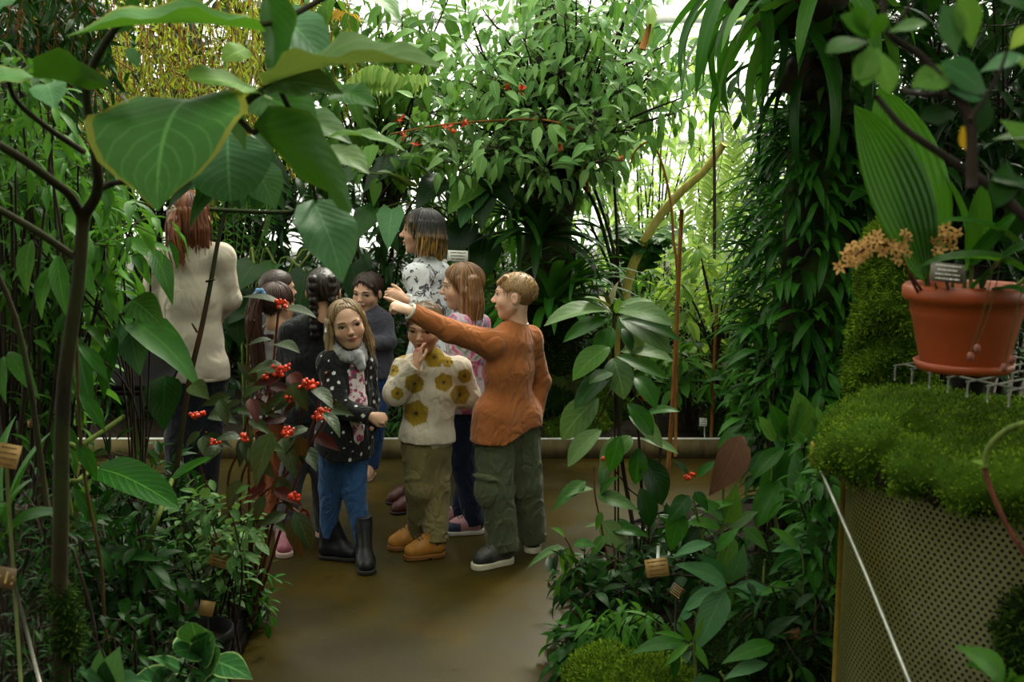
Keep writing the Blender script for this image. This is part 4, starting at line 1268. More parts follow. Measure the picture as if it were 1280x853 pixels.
# broad leaves by the guide's shirt
root = empty('broad_leaved_plant', V3(P(150, 400, 3.7).x, 3.7, .06), 'plant with broad pointed leaves covering the guide\'s elbow', 'plant')
m = MB()
for (bx, by, tx, ty, d0, d1, n, lm, ws) in ((150, 395, 252, 488, 3.6, 3.4, (.5, -.7, .5), L_strap, .8), (165, 375, 205, 410, 3.5, 3.4, (.1, -.8, .6), L_mid, 1.1), (160, 400, 175, 470, 3.6, 3.5, (.2, -.9, .4), L_blue, 1.1), (188, 310, 216, 382, 3.5, 3.4, (.5, -.8, .2), L_lance, .8), (150, 300, 212, 340, 3.6, 3.5, (.2, -.6, .7), L_lance, .7), (145, 420, 130, 500, 3.5, 3.4, (0, -.9, .4), L_strap, .8),
                                            (10, 440, 50, 500, 3.2, 3.1, (.3, -.8, .4), L_lance, .7), (5, 445, 8, 505, 3.2, 3.1, (0, -.9, .3), L_lance, .7), (70, 330, 52, 400, 3.1, 3.0, (-.2, -.9, .3), L_lance, .8), (72, 320, 85, 400, 3.1, 3.0, (.2, -.9, .3), L_lance, .7), (40, 300, 35, 370, 3.1, 3.0, (0, -.9, .3), L_mid, .8), (105, 330, 118, 372, 3.1, 3.0, (.2, -.9, .3), L_lance, .8), (95, 420, 118, 530, 3.1, 3.0, (.3, -.8, .2), L_strap, .5), (208, 470, 205, 540, 3.8, 3.7, (0, -.9, .4), L_dark, 1.2)):
    pb = P(bx, by, d0); m.tube(smooth_path([V3(P(150, 400, 3.7).x, 3.7, .06), V3((P(150, 400, 3.7).x + pb.x) / 2, 3.7, pb.z * .7), pb], 5), .0035, 5, cap=False)
    leaf_obj(root, T_dl if ws < 1 else tpl('ovate', .5, 8, 2, .7, .16), pb, P(tx, ty, d1), n, lm, ws * 1.2)
m.build('stem', B_dark, root)
# slim woody stem in front of the guide
p_ = [V3(P(212, 400, 3.6).x, 3.6, .05), P(216, 640, 3.6), P(222, 575, 3.6), P(236, 480, 3.62), P(252, 410, 3.64), P(264, 350, 3.66), P(272, 305, 3.68), P(282, 262, 3.7), P(290, 215, 3.7)]
root = empty('slim_tree', p_[0], 'slim bare woody stem leaning in front of the guide', 'tree'); m = MB(); p = smooth_path(p_, 6); m.tube(p, taper(len(p), .013, .006), 8); m.build('trunk', barkmat('rusty_bark', srgb(26, 19, 9), srgb(72, 46, 22), 24, moss=srgb(36, 40, 18), mossamt=.5), root)
m = MB(); m.tube([P(246, 415, 3.64), P(240, 405, 3.6)], [.005, .003], 5); m.tube([P(258, 352, 3.66), P(268, 350, 3.62)], [.005, .003], 5); m.build('twig', bpy.data.materials['rusty_bark'], root)
rng = random.Random(6); f = Foliage()
for q in range(16): f.add(tpl('ovate', .5, 7, 2, .7, .16), P(288 + rng.uniform(-50, 60), 205 + rng.uniform(-40, 20), 3.7), V3(rng.uniform(-1, 1), -.3, -.4), V3(0, -.6, 1), rng.uniform(.14, .22), rng.random())
f.build('foliage', L_dark, root)
# second thin stem near the trunk
root = empty('thin_climber', P(108, 690, 2.6), 'thin cane-like stem just beside the large-leaved shrub\'s trunk', 'plant'); m = MB(); m.tube(smooth_path([V3(P(136, 400, 2.6).x, 2.62, .05), P(134, 800, 2.6), P(128, 720, 2.6), P(120, 670, 2.6), P(108, 610, 2.6), P(100, 540, 2.6), P(95, 430, 2.6), P(92, 360, 2.6)], 5), .005, 6); m.build('stem', B_thin, root)
f = Foliage(); [f.add(T_dl, P(95 + rng.uniform(-4, 4), 430 + 60 * q, 2.6), V3(rng.uniform(-1, 1), -.2, -.5), V3(0, -.6, 1), .13, rng.random()) for q in range(4)]; f.build('foliage', L_strap, root)

# strap-leaved plant with the long pale leaf
T_big = tpl('strap', .26, 10, 2, .5, .18, .05, .03); T_wst = tpl('strap', .15, 10, 2, .7, .25)
b = V3(P(95, 400, 2.9).x, 2.9, .06)
root = empty('banana_like_plant', b, 'plant with one long pale green strap leaf lying over the bed', 'plant'); m = MB()
for (bx, by, tx, ty, d0, d1, n, lm, ws, stalk) in ((122, 586, 224, 636, 3.0, 2.75, (-.1, -.5, 1), L_lance, 1.1, ((85, 640), (100, 600))), (95, 640, 115, 600, 2.9, 2.85, (.3, -.8, .5), L_mid, .8, ((90, 680), (92, 660))), (100, 700, 200, 702, 2.9, 2.8, (0, -.3, 1), L_dark, .9, ((90, 720), (95, 710))), (215, 600, 265, 572, 3.2, 3.2, (-.2, -.6, .8), L_strap, 1.0, ((180, 700), (200, 640)))):
    pb = P(bx, by, d0); m.tube(smooth_path([b] + [P(x, y, 2.9) for x, y in stalk] + [pb], 5), .008, 6, cap=False); leaf_obj(root, T_big, pb, P(tx, ty, d1), n, lm, ws)
m.tube(smooth_path([b, P(82, 590, 2.95), P(100, 560, 3.0), P(128, 540, 3.05), P(156, 520, 3.1)], 5), taper(21, .010, .007), 7); m.build('stem', B_green, root)
root = empty('agave_like_plant', V3(P(-20, 400, 2.6).x, 2.6, .06), 'plant with stiff pointed strap leaves beside the brass label', 'plant')
for (tx, ty, d1, ws) in ((64, 540, 2.55, 1.0), (40, 600, 2.4, .9), (-60, 520, 2.6, 1), (20, 520, 2.9, .8), (80, 640, 2.3, .7)): leaf_obj(root, T_wst, V3(P(-8, 400, 2.6).x, 2.6, P(0, 690, 2.6).z), P(tx, ty, d1), (-.5, -.4, .7), L_strap, ws)
lp('small fern-like plant below the stiff strap leaves', 50, 2.9, (15, 560, 95, 620), (2.7, 3.1), 12, 10, (.05, .08), [T_tla], L_shade, 104, r=(.004, .002))

# berry shrub
T_bo = tpl('ovate', .52, 7, 2, .55, .16, .08)
b = V3(P(300, 400, 3.75).x, 3.75, .07)
root = empty('berry_shrub', b, 'shrub with dark burgundy-backed leaves and clusters of scarlet berries', 'shrub')
bst = [[(300, 690), (318, 640), (352, 600), (385, 560), (420, 500)], [(290, 690), (300, 620), (318, 560), (338, 490)], [(300, 690), (340, 640), (372, 640), (385, 668)], [(318, 640), (355, 590), (375, 530), (378, 478)], [(300, 680), (270, 640), (250, 580), (258, 540)], [(290, 690), (285, 620), (300, 560), (310, 520)], [(318, 600), (330, 560), (350, 465)], [(375, 540), (400, 500), (405, 465)], [(300, 680), (255, 690), (235, 660)], [(340, 480), (345, 420), (352, 385)], [(330, 560), (310, 470), (318, 400)]]
for pts in bst:
    m = MB(); p = smooth_path([b if i == 0 else P(x, y, 3.75 - .12 * i) for i, (x, y) in enumerate(pts)], 6); m.tube(p, taper(len(p), .006, .003), 6); m.build('stem', B_red, root)
rng = random.Random(71)
for (bx, by, tx, ty, n) in ((352, 455, 310, 468, (0, -.6, 1)), (352, 462, 302, 500, (0, -.5, 1)), (372, 480, 352, 505, (.1, -.9, .5)), (366, 478, 385, 515, (.2, -.9, .5)), (392, 485, 416, 512, (.3, -.4, .9)), (360, 490, 330, 520, (0, -.5, .9)), (405, 515, 425, 548, (.6, -.6, .4)), (340, 540, 320, 610, (-.3, -.8, .4)), (356, 546, 370, 600, (.2, -.9, .4)), (310, 560, 345, 600, (.1, -.8, .6)), (350, 600, 366, 640, (.1, -.9, .4)), (330, 620, 320, 655, (-.2, -.9, .4)),
                            (368, 640, 390, 692, (.5, -.8, .2)), (366, 645, 380, 700, (-.4, -.6, .1)), (345, 655, 362, 668, (.1, -.7, .7)), (250, 540, 232, 560, (0, -.6, .8)), (256, 545, 290, 560, (.1, -.7, .8)), (262, 520, 296, 530, (.1, -.5, .9)), (255, 545, 262, 580, (.1, -.9, .4)), (300, 545, 268, 552, (0, -.6, .8)), (275, 500, 285, 535, (.2, -.9, .4)), (240, 480, 262, 500, (.2, -.9, .4)), (312, 525, 340, 545, (.1, -.6, .8)), (350, 380, 300, 372, (0, -.2, 1)), (352, 386, 396, 398, (.1, -.2, 1)), (340, 425, 310, 432, (0, -.3, 1)), (345, 430, 375, 442, (.1, -.4, 1)), (235, 660, 215, 690, (0, -.7, .7)), (236, 655, 262, 640, (0, -.7, .7)), (320, 478, 296, 452, (0, -.7, .6)), (300, 600, 285, 640, (-.2, -.9, .4)), (380, 560, 396, 590, (.4, -.8, .3))):
    d = 3.35 + rng.uniform(-.12, .12); leaf_obj(root, T_bo, P(bx, by, d), P(tx, ty, d - rng.uniform(0, .1)), n, L_burg, rng.uniform(.85, 1.1))
for q in range(34):
    (sx, sy) = rng.choice([(352, 470), (372, 492), (398, 510), (345, 520), (312, 545), (265, 545), (370, 640), (345, 600), (300, 500), (385, 540)])
    bx, by = sx + rng.uniform(-14, 14), sy + rng.uniform(-6, 16); a = rng.uniform(.1, 3.0); L = rng.uniform(26, 46); d = 3.42 + rng.uniform(-.15, .12)
    leaf_obj(root, T_bo, P(bx, by, d), P(bx + L * math.cos(a), by + L * abs(math.sin(a)) * .9, d - rng.uniform(-.04, .1)), (rng.uniform(-.3, .3), -.7, .7), L_red if q % 3 == 0 else L_burg, rng.uniform(.7, 1.0))
M_berry = simple('scarlet_berry', srgb(208, 54, 12), .35, var=.2, nscale=60)
def berry_cluster(c, n, r, parent, seed):
    rng = random.Random(seed); m = MB()
    for i in range(n):
        o = rv(rng, r * rng.random() ** .4); o.z *= .7; q = c + o; s = rng.uniform(.005, .008)
        V = []; Q = []
        for a in range(6):
            th = PI * a / 5
            for k in range(8): V.append(tuple(q + s * V3(math.sin(th) * math.cos(k * PI / 4), math.sin(th) * math.sin(k * PI / 4), math.cos(th))))
        for a in range(5):
            for k in range(8): Q.append((a * 8 + k, (a + 1) * 8 + k, (a + 1) * 8 + (k + 1) % 8, a * 8 + (k + 1) % 8))
        m.add(V, Q, rnd=rng.random())
    return m.build('berry_cluster', M_berry, parent)
for i, (px, py, n, r) in enumerate(((352, 461, 30, .034), (386, 481, 28, .032), (403, 518, 30, .034), (362, 497, 14, .022), (306, 548, 12, .02), (268, 553, 10, .018), (243, 520, 8, .018), (252, 517, 6, .014), (360, 540, 16, .026), (368, 620, 14, .024), (352, 366 + 14, 14, .024), (330, 470, 8, .016))):
    berry_cluster(P(px, py, 3.28), n, r, root, 80 + i)

# low plants along the front
lp('small pale-leaved bush next to the bronze labels', 255, 3.5, (212, 612, 318, 712), (3.2, 3.7), 24, 9, (.045, .075), [tpl('ellip', .5, 4, 1, .4, .12)], leafmat('sage_leaf', srgb(40, 80, 32), srgb(96, 132, 72), trans=.2, rough=.42, vein=.3, nvein=4), 111, r=(.005, .002), cl=(.05, 7), droop=(0, .4), group=None)
m = MB()
lp('leafy bush growing over the curved bronze edging', 300, 3.9, (245, 690, 335, 790), (3.6, 4.0), 26, 10, (.04, .07), [T_la, T_el], L_strap, 112, r=(.005, .002), cl=(.05, 8), droop=(0, .6))
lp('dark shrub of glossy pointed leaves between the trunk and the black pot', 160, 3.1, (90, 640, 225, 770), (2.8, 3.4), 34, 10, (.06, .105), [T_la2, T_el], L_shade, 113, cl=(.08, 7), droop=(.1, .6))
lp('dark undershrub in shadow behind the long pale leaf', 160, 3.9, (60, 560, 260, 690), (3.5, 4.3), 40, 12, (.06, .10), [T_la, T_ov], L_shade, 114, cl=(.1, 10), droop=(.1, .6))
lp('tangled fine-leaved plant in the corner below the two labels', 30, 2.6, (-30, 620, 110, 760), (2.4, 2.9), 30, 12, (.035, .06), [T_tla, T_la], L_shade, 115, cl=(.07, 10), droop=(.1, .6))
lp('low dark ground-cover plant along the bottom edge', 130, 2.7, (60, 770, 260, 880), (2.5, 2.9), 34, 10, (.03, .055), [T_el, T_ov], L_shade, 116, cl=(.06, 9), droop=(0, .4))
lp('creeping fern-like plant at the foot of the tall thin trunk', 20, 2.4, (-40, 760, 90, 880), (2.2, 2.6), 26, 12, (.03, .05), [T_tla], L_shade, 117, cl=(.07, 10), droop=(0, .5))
moss('moss_mound', 'dark moss mound at the foot of the tall thin trunk', [(V3(P(60, 400, 2.9).x, 2.9, .10), (.35, .30, .22)), (V3(P(0, 400, 2.7).x, 2.7, .10), (.30, .3, .25))], 12000, .035, .006, 31, .02, mat=M_mossd)
moss('moss_clump', 'bright moss clump clinging to the tall thin trunk', [(P(85, 765, 2.3), (.018, .018, .055)), (P(70, 745, 2.3), (.012, .014, .025)), (P(84, 800, 2.3), (.010, .012, .03))], 2200, .014, .0035, 32, .006, mat=M_mossd)
# pale rimmed plant in the very front
b = V3(P(250, 400, 2.65).x, 2.65, .06); root = empty('peperomia', b, 'low plant with rounded pale-rimmed leaves in front of the curved edging', 'plant'); T_rd = tpl('round', .72, 8, 2, .5, .14, .15); T_rl = tpl('lance', .34, 8, 2, .6, .15, .1); m = MB()
for (bx, by, tx, ty, n, T, ws) in ((252, 805, 240, 778, (0, -.9, .4), T_rd, 1.1), (248, 815, 217, 815, (-.1, -.8, .7), T_rd, 1.3), (250, 822, 268, 795, (.1, -.8, .6), T_rd, 1.0), (258, 825, 258, 798, (.1, -.9, .4), T_rd, .9), (262, 825, 316, 850, (.3, -.7, .8), T_rl, 1.5), (235, 845, 185, 822, (-.2, -.6, .9), T_rl, 1.0), (250, 835, 275, 812, (.1, -.9, .5), T_rd, .8), (232, 868, 168, 850, (-.1, -.7, .8), T_rd, 1.0), (245, 850, 200, 868, (-.1, -.6, .9), T_rd, 1.0), (255, 840, 290, 880, (.2, -.6, .9), T_rl, 1.2), (252, 835, 245, 862, (0, -.7, .8), T_rd, .9)):
    pb = P(bx, by, 2.6); m.tube(smooth_path([b, b.lerp(pb, .6) + V3(0, 0, .03), pb], 4), .005, 5, cap=False); leaf_obj(root, T, pb, P(tx, ty, 2.52), n, L_rim, ws)
m.build('stem', B_green, root)
b = V3(P(140, 400, 2.4).x, 2.4, .06); root = empty('calathea', b, 'low plant with bluish dark pointed leaves at the bottom edge', 'plant'); m = MB()
for (tx, ty, n) in ((98, 838, (-.2, -.7, .7)), (125, 812, (-.1, -.9, .4)), (150, 808, (.1, -.9, .4)), (178, 850, (.3, -.7, .7)), (110, 868, (-.2, -.6, .9)), (150, 870, (0, -.6, .9))):
    leaf_obj(root, T_rl, P(140, 860, 2.4), P(tx, ty, 2.32), n, L_blue, 1.2)
# pot half sunk in the shade
root = empty('plant_pot', V3(P(232, 400, 3.25).x, 3.25, .04), 'black plastic pot sunk among leaves behind the curved edging', 'pot'); m = MB(); m.lathe(root.location, [(.0, .0), (.075, .0), (.10, .20), (.112, .20), (.112, .235), (.10, .235), (.095, .19), (.0, .18)], 28); m.build('pot_body', M_black, root)
m = MB(); m.lathe(root.location + V3(0, 0, .19), [(.094, .0), (.05, .012), (.0, .015)], 20); m.build('soil', M_soil, root)

# labels on this side
c = P(9, 570, 2.15); plate('plant_label', 'wooden-looking brass label on a pale green stake beside the stiff strap leaves', c, .052, .052, (.10, -1, .35), (.20, 0, 1), M_tagwood, [c + V3(-.006, .006, -.005), V3(c.x - .012, 2.16, .04)], M_stake, 4, M_engr2)
c = P(4, 722, 2.12); plate('plant_label', 'dark brown label with pale characters at the photo\'s edge', c, .052, .046, (.05, -1, .25), (.18, 0, 1), M_tagbrown, [c + V3(.020, .004, -.01), P(52, 862, 2.1)], M_rod, 0, M_engr, words=('•·1:',))
c = P(42, 529, 3.4); plate('plant_label', 'small pale label deep in shade above the stiff strap leaves', c, .040, .030, (.1, -1, .3), (-.15, 0, 1), M_tagwood, [c + V3(0, .004, 0), V3(c.x, 3.4, .05)], M_rod, 3, M_engr2)
c = P(274, 700, 3.3); plate('plant_label', 'square bronze label leaning over the small pale-leaved bush', c, .066, .050, (.2, -1, .45), (.35, 0, 1), M_tagwood, [c + V3(-.01, .006, .0), P(238, 742, 3.35)], M_rod, 4, M_engr2)
c = P(271, 676, 3.36); plate('plant_label', 'striped narrow bronze label just above the square one', c, .042, .042, (.2, -1, .35), (.5, 0, 1), M_tagbrown, [c + V3(.0, .006, .0), P(262, 720, 3.38)], M_rod, 4, M_engr)
c = P(258, 761, 3.2); plate('plant_label', 'plain bronze label standing by the black pot', c, .05, .05, (.5, -1, .2), (.35, 0, 1), M_tagwood, [c + V3(0, .006, 0), V3(c.x, 3.21, .05)], M_rod, 0, M_engr2)
c = P(133, 838, 2.38); plate('plant_label', 'reddish brown label lying among the bluish leaves', c, .045, .024, (.1, -1, .6), (.35, 0, 1), simple('red_brown_plate', srgb(110, 82, 62), .5), None, None, 0)
c = P(12, 640, 2.9); plate('plant_label', 'dark ribbed label low behind the pale green stake', c, .10, .05, (.1, -1, .4), (.05, 0, 1), M_tagdark, [c + V3(0, .006, 0), V3(c.x, 2.92, .05)], M_rod, 4, M_engr2)

# unseen crowns above the frame, added only to shade the beds
for nm, lab, bx, reg in (('added_shade_tree', 'tall tree whose crown hangs over the bed on the guide\'s side, above the frame', (-2.6, 2.6), (-4.8, -.75, -2.4, 4.6)), ('added_shade_tree', 'added unseen tree whose crown shades the perforated planter, above the frame', (2.3, 3.4), (.6, 4.6, -2.4, 5.2))):
    rng = random.Random(hash(bx[0]) % 97); tips = []
    for i in range(190):
        u, v, w = halton(i + 1, 2), halton(i + 1, 3), halton(i + 1, 5)
        y = reg[2] + (reg[3] - reg[2]) * v; tips.append(V3(reg[0] + (reg[1] - reg[0]) * u, y, max(2.45, 2.15 + .26 * y) + .9 * w))
    shrub(nm, lab, 'tree', V3(bx[0], bx[1], .06), tips, dict(tp=[T_ov2, T_la2], size=(.16, .28), n=8, t0=.6, droop=(.2, .8), twig=.04, cl=(.34, 22), spread=.05), L_mid, B_dark, 140, (.016, .004), hub=V3(bx[0], bx[1], 2.6))
# ---------------------------------------------------------------- the bed on the other side of the path
# perforated planter
R_ = .50; PC = V3(.857 + 1.055 * R_, 2.55, 0); ZR = P(1070, 556, 2.71).z
def perf():
    k = NT('perforated_steel')
    uv = k.n('UVMap'); sep = k.n('SeparateXYZ'); k.l(uv.outputs[0], sep.inputs[0])
    per = .0165
    u = k.math('MULTIPLY', sep.outputs[0], 2 * PI * R_ / per); v = k.math('MULTIPLY', sep.outputs[1], 1 / (per * .72))
    row = k.math('FLOOR', v)
    u2 = k.math('ADD', u, k.math('MULTIPLY', k.math('MODULO', row, 2.0), .5))
    fx = k.math('SUBTRACT', k.math('FRACT', u2), .5); fy = k.math('MULTIPLY', k.math('SUBTRACT', k.math('FRACT', v), .5), .72)
    dist = k.math('SQRT', k.math('ADD', k.math('MULTIPLY', fx, fx), k.math('MULTIPLY', fy, fy)))
    hole = k.math('LESS_THAN', dist, .235)
    n1 = k.noise(2.2, 4, .6, vscale=(1, 1, .4)); n2 = k.noise(9, 4, .6)
    col = k.ramp(n1, [(.30, srgb(82, 78, 20)), (.5, srgb(96, 94, 52)), (.7, srgb(118, 116, 84))])
    col = k.mix(k.ramp(n2, [(.55, 0.0), (.75, .6)]), col, srgb(78, 72, 14))
    b = k.bsdf(col, .45, .35, bump=n2, bstr=.1, bdist=.003)
    t = k.n('BsdfTransparent'); mx = k.n('MixShader'); k.l(hole, mx.inputs[0]); k.l(b.outputs[0], mx.inputs[1]); k.l(t.outputs[0], mx.inputs[2])
    return k.done(mx)
root = empty('planter', V3(PC.x, PC.y, .05), 'large round planter of perforated metal topped with moss', 'planter')
m = MB(); m.lathe(PC, [(R_, .03 + (ZR - .03) * i / 24) for i in range(25)], 96, rnd=.5); m.build('perforated_wall', perf(), root)
m = MB(); m.lathe(PC, [(R_ - .02, .04), (R_ - .02, ZR - .01), (0, ZR - .02)], 48); m.build('liner', simple('black_liner', (.006, .006, .005), .9), root)
m = MB(); m.tube([V3(PC.x + R_ * math.cos(a), PC.y + R_ * math.sin(a), ZR) for a in np.linspace(0, 2 * PI, 65)], .008, 6); m.build('rim', M_galv, root)
m = MB(); M_brass = simple('stained_brass', srgb(122, 104, 36), .45, .5)
a = math.radians(161); m.tube([PC + V3((R_ + .003) * math.cos(a), (R_ + .003) * math.sin(a), z) for z in (.05, ZR * .5, ZR - .01)], .012, 6); m.build('seam', M_brass, root)
blobs = []
rng = random.Random(2)
for q in range(26):
    a = 2 * PI * q / 26; blobs.append((PC + V3((R_ + .005) * math.cos(a), (R_ + .005) * math.sin(a), ZR + (.04 if PI < a < PI * 1.55 else .01) + rng.uniform(-.03, .012)), (.075 + rng.uniform(-.01, .02), .075 + rng.uniform(-.01, .02), .06 + rng.uniform(-.012, .02))))
blobs.append((PC + V3(0, 0, ZR + .0), (R_, R_, .11))); blobs.append((PC + V3(-.28, .16, ZR + .06), (.2, .2, .09)))
moss('moss_top', None, blobs, 95000, .0075, .0030, 41, .012, parent=root, amp=.014)
Fs = Field(npv(PC) + (-.62, -.62, ZR - .12), npv(PC) + (.62, .62, ZR + .12), .014)
for q in range(40):
    a = 2 * PI * q / 40; Fs.ell(PC + V3(R_ * math.cos(a), R_ * math.sin(a), ZR + .0), ((1, 0, 0), (0, 1, 0), (0, 0, 1)), (.045, .045, .035 + .006 * math.sin(q * 2.1)), .02)
Fs.disp(lambda X: .006 * wav(X, 14, 3)); sdf_obj('soil_rim', Fs, M_soil, root)
# moss tufts and lime drips down the wall
moss('moss_tuft', None, [(PC + V3(R_ * math.cos(a), R_ * math.sin(a), z), (.03, .03, .05)) for a, z in ((math.radians(238), ZR - .25), (math.radians(236), ZR - .32), (math.radians(240), ZR - .38))], 2500, .02, .005, 43, .01, parent=root, mat=M_mossd)

# wire rack and potted orchid
M_rack = simple('dull_wire', srgb(112, 114, 104), .45, .3)
root = empty('wire_rack', PC + V3(-.3, -.2, ZR + .1), 'galvanised wire rack lying on the moss under the terracotta pot', 'rack')
m = MB(); A0, A1 = P(1130, 456, 2.50), P(1300, 503, 2.12); zr = A0.z; A1.z = zr
B0, B1 = A0 + V3(.30, .22, 0), A1 + V3(.30, .22, 0)
m.tube([A0, A1], .0025, 6); m.tube([B0, B1], .0025, 6); m.tube([A0.lerp(B0, .5), A1.lerp(B1, .5)], .0025, 6); m.build('rail', M_rack, root)
for i in range(8):
    f = i / 7; a_ = A0.lerp(A1, f); b_ = B0.lerp(B1, f); o = (a_ - b_).normalized() * .03
    m = MB(); m.tube(smooth_path([b_, a_ + o * .3, a_ + o, a_ + o * 1.2 - V3(0, 0, .010), a_ + o * 1.2 - V3(0, 0, .035)], 4), .0026, 6); m.build('cross_wire', M_rack, root)
PO = V3(P(1205, 440, 2.42).x, 2.42, zr + .004)
M_terra = simple('terracotta', srgb(144, 62, 26), .45, var=.18, nscale=9)
root = empty('potted_orchid', PO, 'orchid with tan flower sprays in a terracotta coloured pot on the planter', 'potted plant')
k_ = .142
m = MB(); m.lathe(PO, [(0, .0), (k_ * .62, .0), (k_ * .70, .02), (k_ * .86, .125), (k_ * .90, .135), (k_ * .90, .16), (k_ * 1.0, .165), (k_ * 1.03, .175), (k_ * 1.03, .195), (k_ * .98, .203), (k_ * .90, .198), (k_ * .86, .16), (0, .155)], 56); m.build('pot', M_terra, root)
m = MB(); m.lathe(PO, [(0, -.002), (k_ * .74, -.002), (k_ * .80, .018), (k_ * .76, .020), (k_ * .70, .006), (0, .006)], 48); m.build('saucer', M_terra, root)
m = MB(); m.lathe(PO + V3(0, 0, .165), [(k_ * .87, 0), (k_ * .5, .012), (0, .016)], 28, wob=lambda a, z: .02 * math.sin(9 * a)); m.build('bark_mix', M_soil, root)
T_ple = tpl('ellip', .34, 12, 4, .35, .10, .0, .10, 1.0); T_orl = tpl('strap', .22, 10, 2, .9, .25, .05)
for (bx, by, tx, ty, d0, d1, n, lm, ws) in ((1156, 352, 1068, 132, 2.42, 2.30, (.35, -.9, .2), L_pleat, 1.15), (1160, 350, 1098, 108, 2.46, 2.42, (.25, -.95, .1), L_pleat, 1.25), (1205, 340, 1168, 205, 2.5, 2.45, (.5, -.8, .2), L_pleat, .35), (1212, 335, 1228, 228, 2.45, 2.40, (.0, -1, .2), L_pleat, .9), (1215, 330, 1275, 262, 2.4, 2.3, (-.3, -.8, .4), L_strap, .9),
                                            (1290, 345, 1143, 336, 2.25, 2.2, (0, -.35, 1), L_pleat, .6), (1285, 320, 1170, 277, 2.35, 2.3, (0, -.4, 1), L_strap, .6), (1230, 360, 1320, 300, 2.3, 2.1, (-.2, -.6, .8), L_dark, 1.2), (1240, 365, 1300, 380, 2.3, 2.15, (0, -.6, .8), L_strap, .9), (1215, 365, 1260, 340, 2.3, 2.2, (0, -.5, .9), L_strap, .9), (1170, 378, 1168, 352, 2.35, 2.33, (0, -1, .2), L_pleat, .7), (1185, 380, 1190, 350, 2.36, 2.33, (0, -1, .2), L_pleat, .8), (1250, 300, 1330, 200, 2.4, 2.3, (-.3, -.9, .2), L_dark, 1.1)):
    leaf_obj(root, T_ple if lm is L_pleat and ws > .85 else T_orl, P(bx, by, d0), P(tx, ty, d1), n, lm, ws)
m = MB()
for (bx, by, tx, ty) in ((1160, 392, 1158, 348), (1205, 392, 1206, 338), (1213, 390, 1214, 330), (1235, 390, 1285, 345), (1225, 392, 1232, 360)): m.tube([P(bx, by, 2.42), P(tx, ty, 2.42)], .005, 6)
m.build('leaf_stalk', B_green, root)
M_bulb = simple('pseudobulb', srgb(120, 140, 60), .4)
for (px, py) in ((1172, 372), (1182, 378), (1190, 380), (1236, 372), (1250, 376), (1176, 384)):
    F_ = Field(npv(P(px, py, 2.36)) - .05, npv(P(px, py, 2.36)) + .05, .004); F_.cone(P(px, py + 10, 2.36), P(px, py - 6, 2.36), .013, .005, .004); sdf_obj('pseudobulb', F_, M_bulb, root)
L_tan = leafmat('tan_petal', srgb(176, 128, 70), srgb(220, 178, 116), trans=.3, rough=.6, vein=.1, tcol=srgb(226, 190, 120))
L_tanc = simple('brown_column', srgb(110, 56, 30), .6)
T_pet = tpl('ellip', .42, 4, 1, .5, .1)
sp1 = smooth_path([P(1158, 385, 2.40), P(1142, 355, 2.36), P(1128, 325, 2.34), P(1112, 308, 2.32), P(1090, 306, 2.31), P(1068, 322, 2.30), P(1058, 334, 2.30)], 8)
sp2 = smooth_path([P(1166, 385, 2.42), P(1160, 345, 2.42), P(1158, 318, 2.42), P(1170, 300, 2.42), P(1188, 300, 2.42)], 8)
sp3 = smooth_path([P(1160, 372, 2.38), P(1150, 360, 2.36), P(1138, 343, 2.35)], 6)
for sp in (sp1, sp2, sp3): m = MB(); m.tube(sp, .0035, 6); m.build('flower_stem', B_red, root)
rng = random.Random(9)
def orchid_flower(c, s):
    f = Foliage(); ax = (rv(rng, .6) + V3(-.2, -1, .1)).normalized(); X = ax.orthogonal().normalized(); Y = ax.cross(X); ph = rng.uniform(0, 6.28)
    for q in range(5):
        a = ph + q * 2 * PI / 5; f.add(T_pet, c, X * math.cos(a) + Y * math.sin(a) + ax * .25, ax, s * rng.uniform(.85, 1.15), rng.random())
    f.add(T_pet, c + ax * .002, ax + V3(0, 0, -.5), Y, s * .7, .9)
    o = f.build('flower', L_tan, root); m = MB(); m.tube([c, c + ax * s * .5], [s * .14, s * .08], 6); m.build('flower_column', L_tanc, o)
for i in range(34):
    f_ = .42 + .58 * i / 34; k = min(int(f_ * (len(sp1) - 1)), len(sp1) - 1); orchid_flower(sp1[k] + rv(rng, .020) + V3(0, 0, .004), .017)
for i in range(7): orchid_flower(P(1128 + 3 * rng.random(), 290 + 34 * i / 6, 2.34) + rv(rng, .008), .016)
for i in range(22): orchid_flower(sp2[min(int((.55 + .45 * i / 22) * (len(sp2) - 1)), len(sp2) - 1)] + rv(rng, .028), .017)
# hanging buds in front of the pot
m = MB()
for i, (px, py) in enumerate(((1221, 436), (1213, 446), (1255, 460), (1265, 450))):
    c = P(px, py, 2.10); F_ = Field(npv(c) - .03, npv(c) + .03, .003); F_.ell(c, ((1, 0, 0), (0, 1, 0), (0, 0, 1)), (.0075, .007, .011), 0); sdf_obj('bud', F_, simple('pink_bud', srgb(120, 66, 52), .7) if i == 0 else bpy.data.materials['pink_bud'], root)
    m.tube(smooth_path([P(px + 30, 330, 2.15), P(px + 16, 390, 2.12), c + V3(0, 0, .012)], 5), .0011, 5)
m.build('bud_stem', B_olive, root)
c = P(1184, 341, 2.30); plate('plant_label', 'grey label with white printed lines standing among the orchid leaves', c, .075, .044, (-.05, -1, .30), (.10, 0, 1), simple('grey_plate', srgb(96, 88, 76), .5), [c + V3(.0, .006, -.01), P(1190, 388, 2.33)], M_rod, 4, M_print, rows_len=(.45, .85))

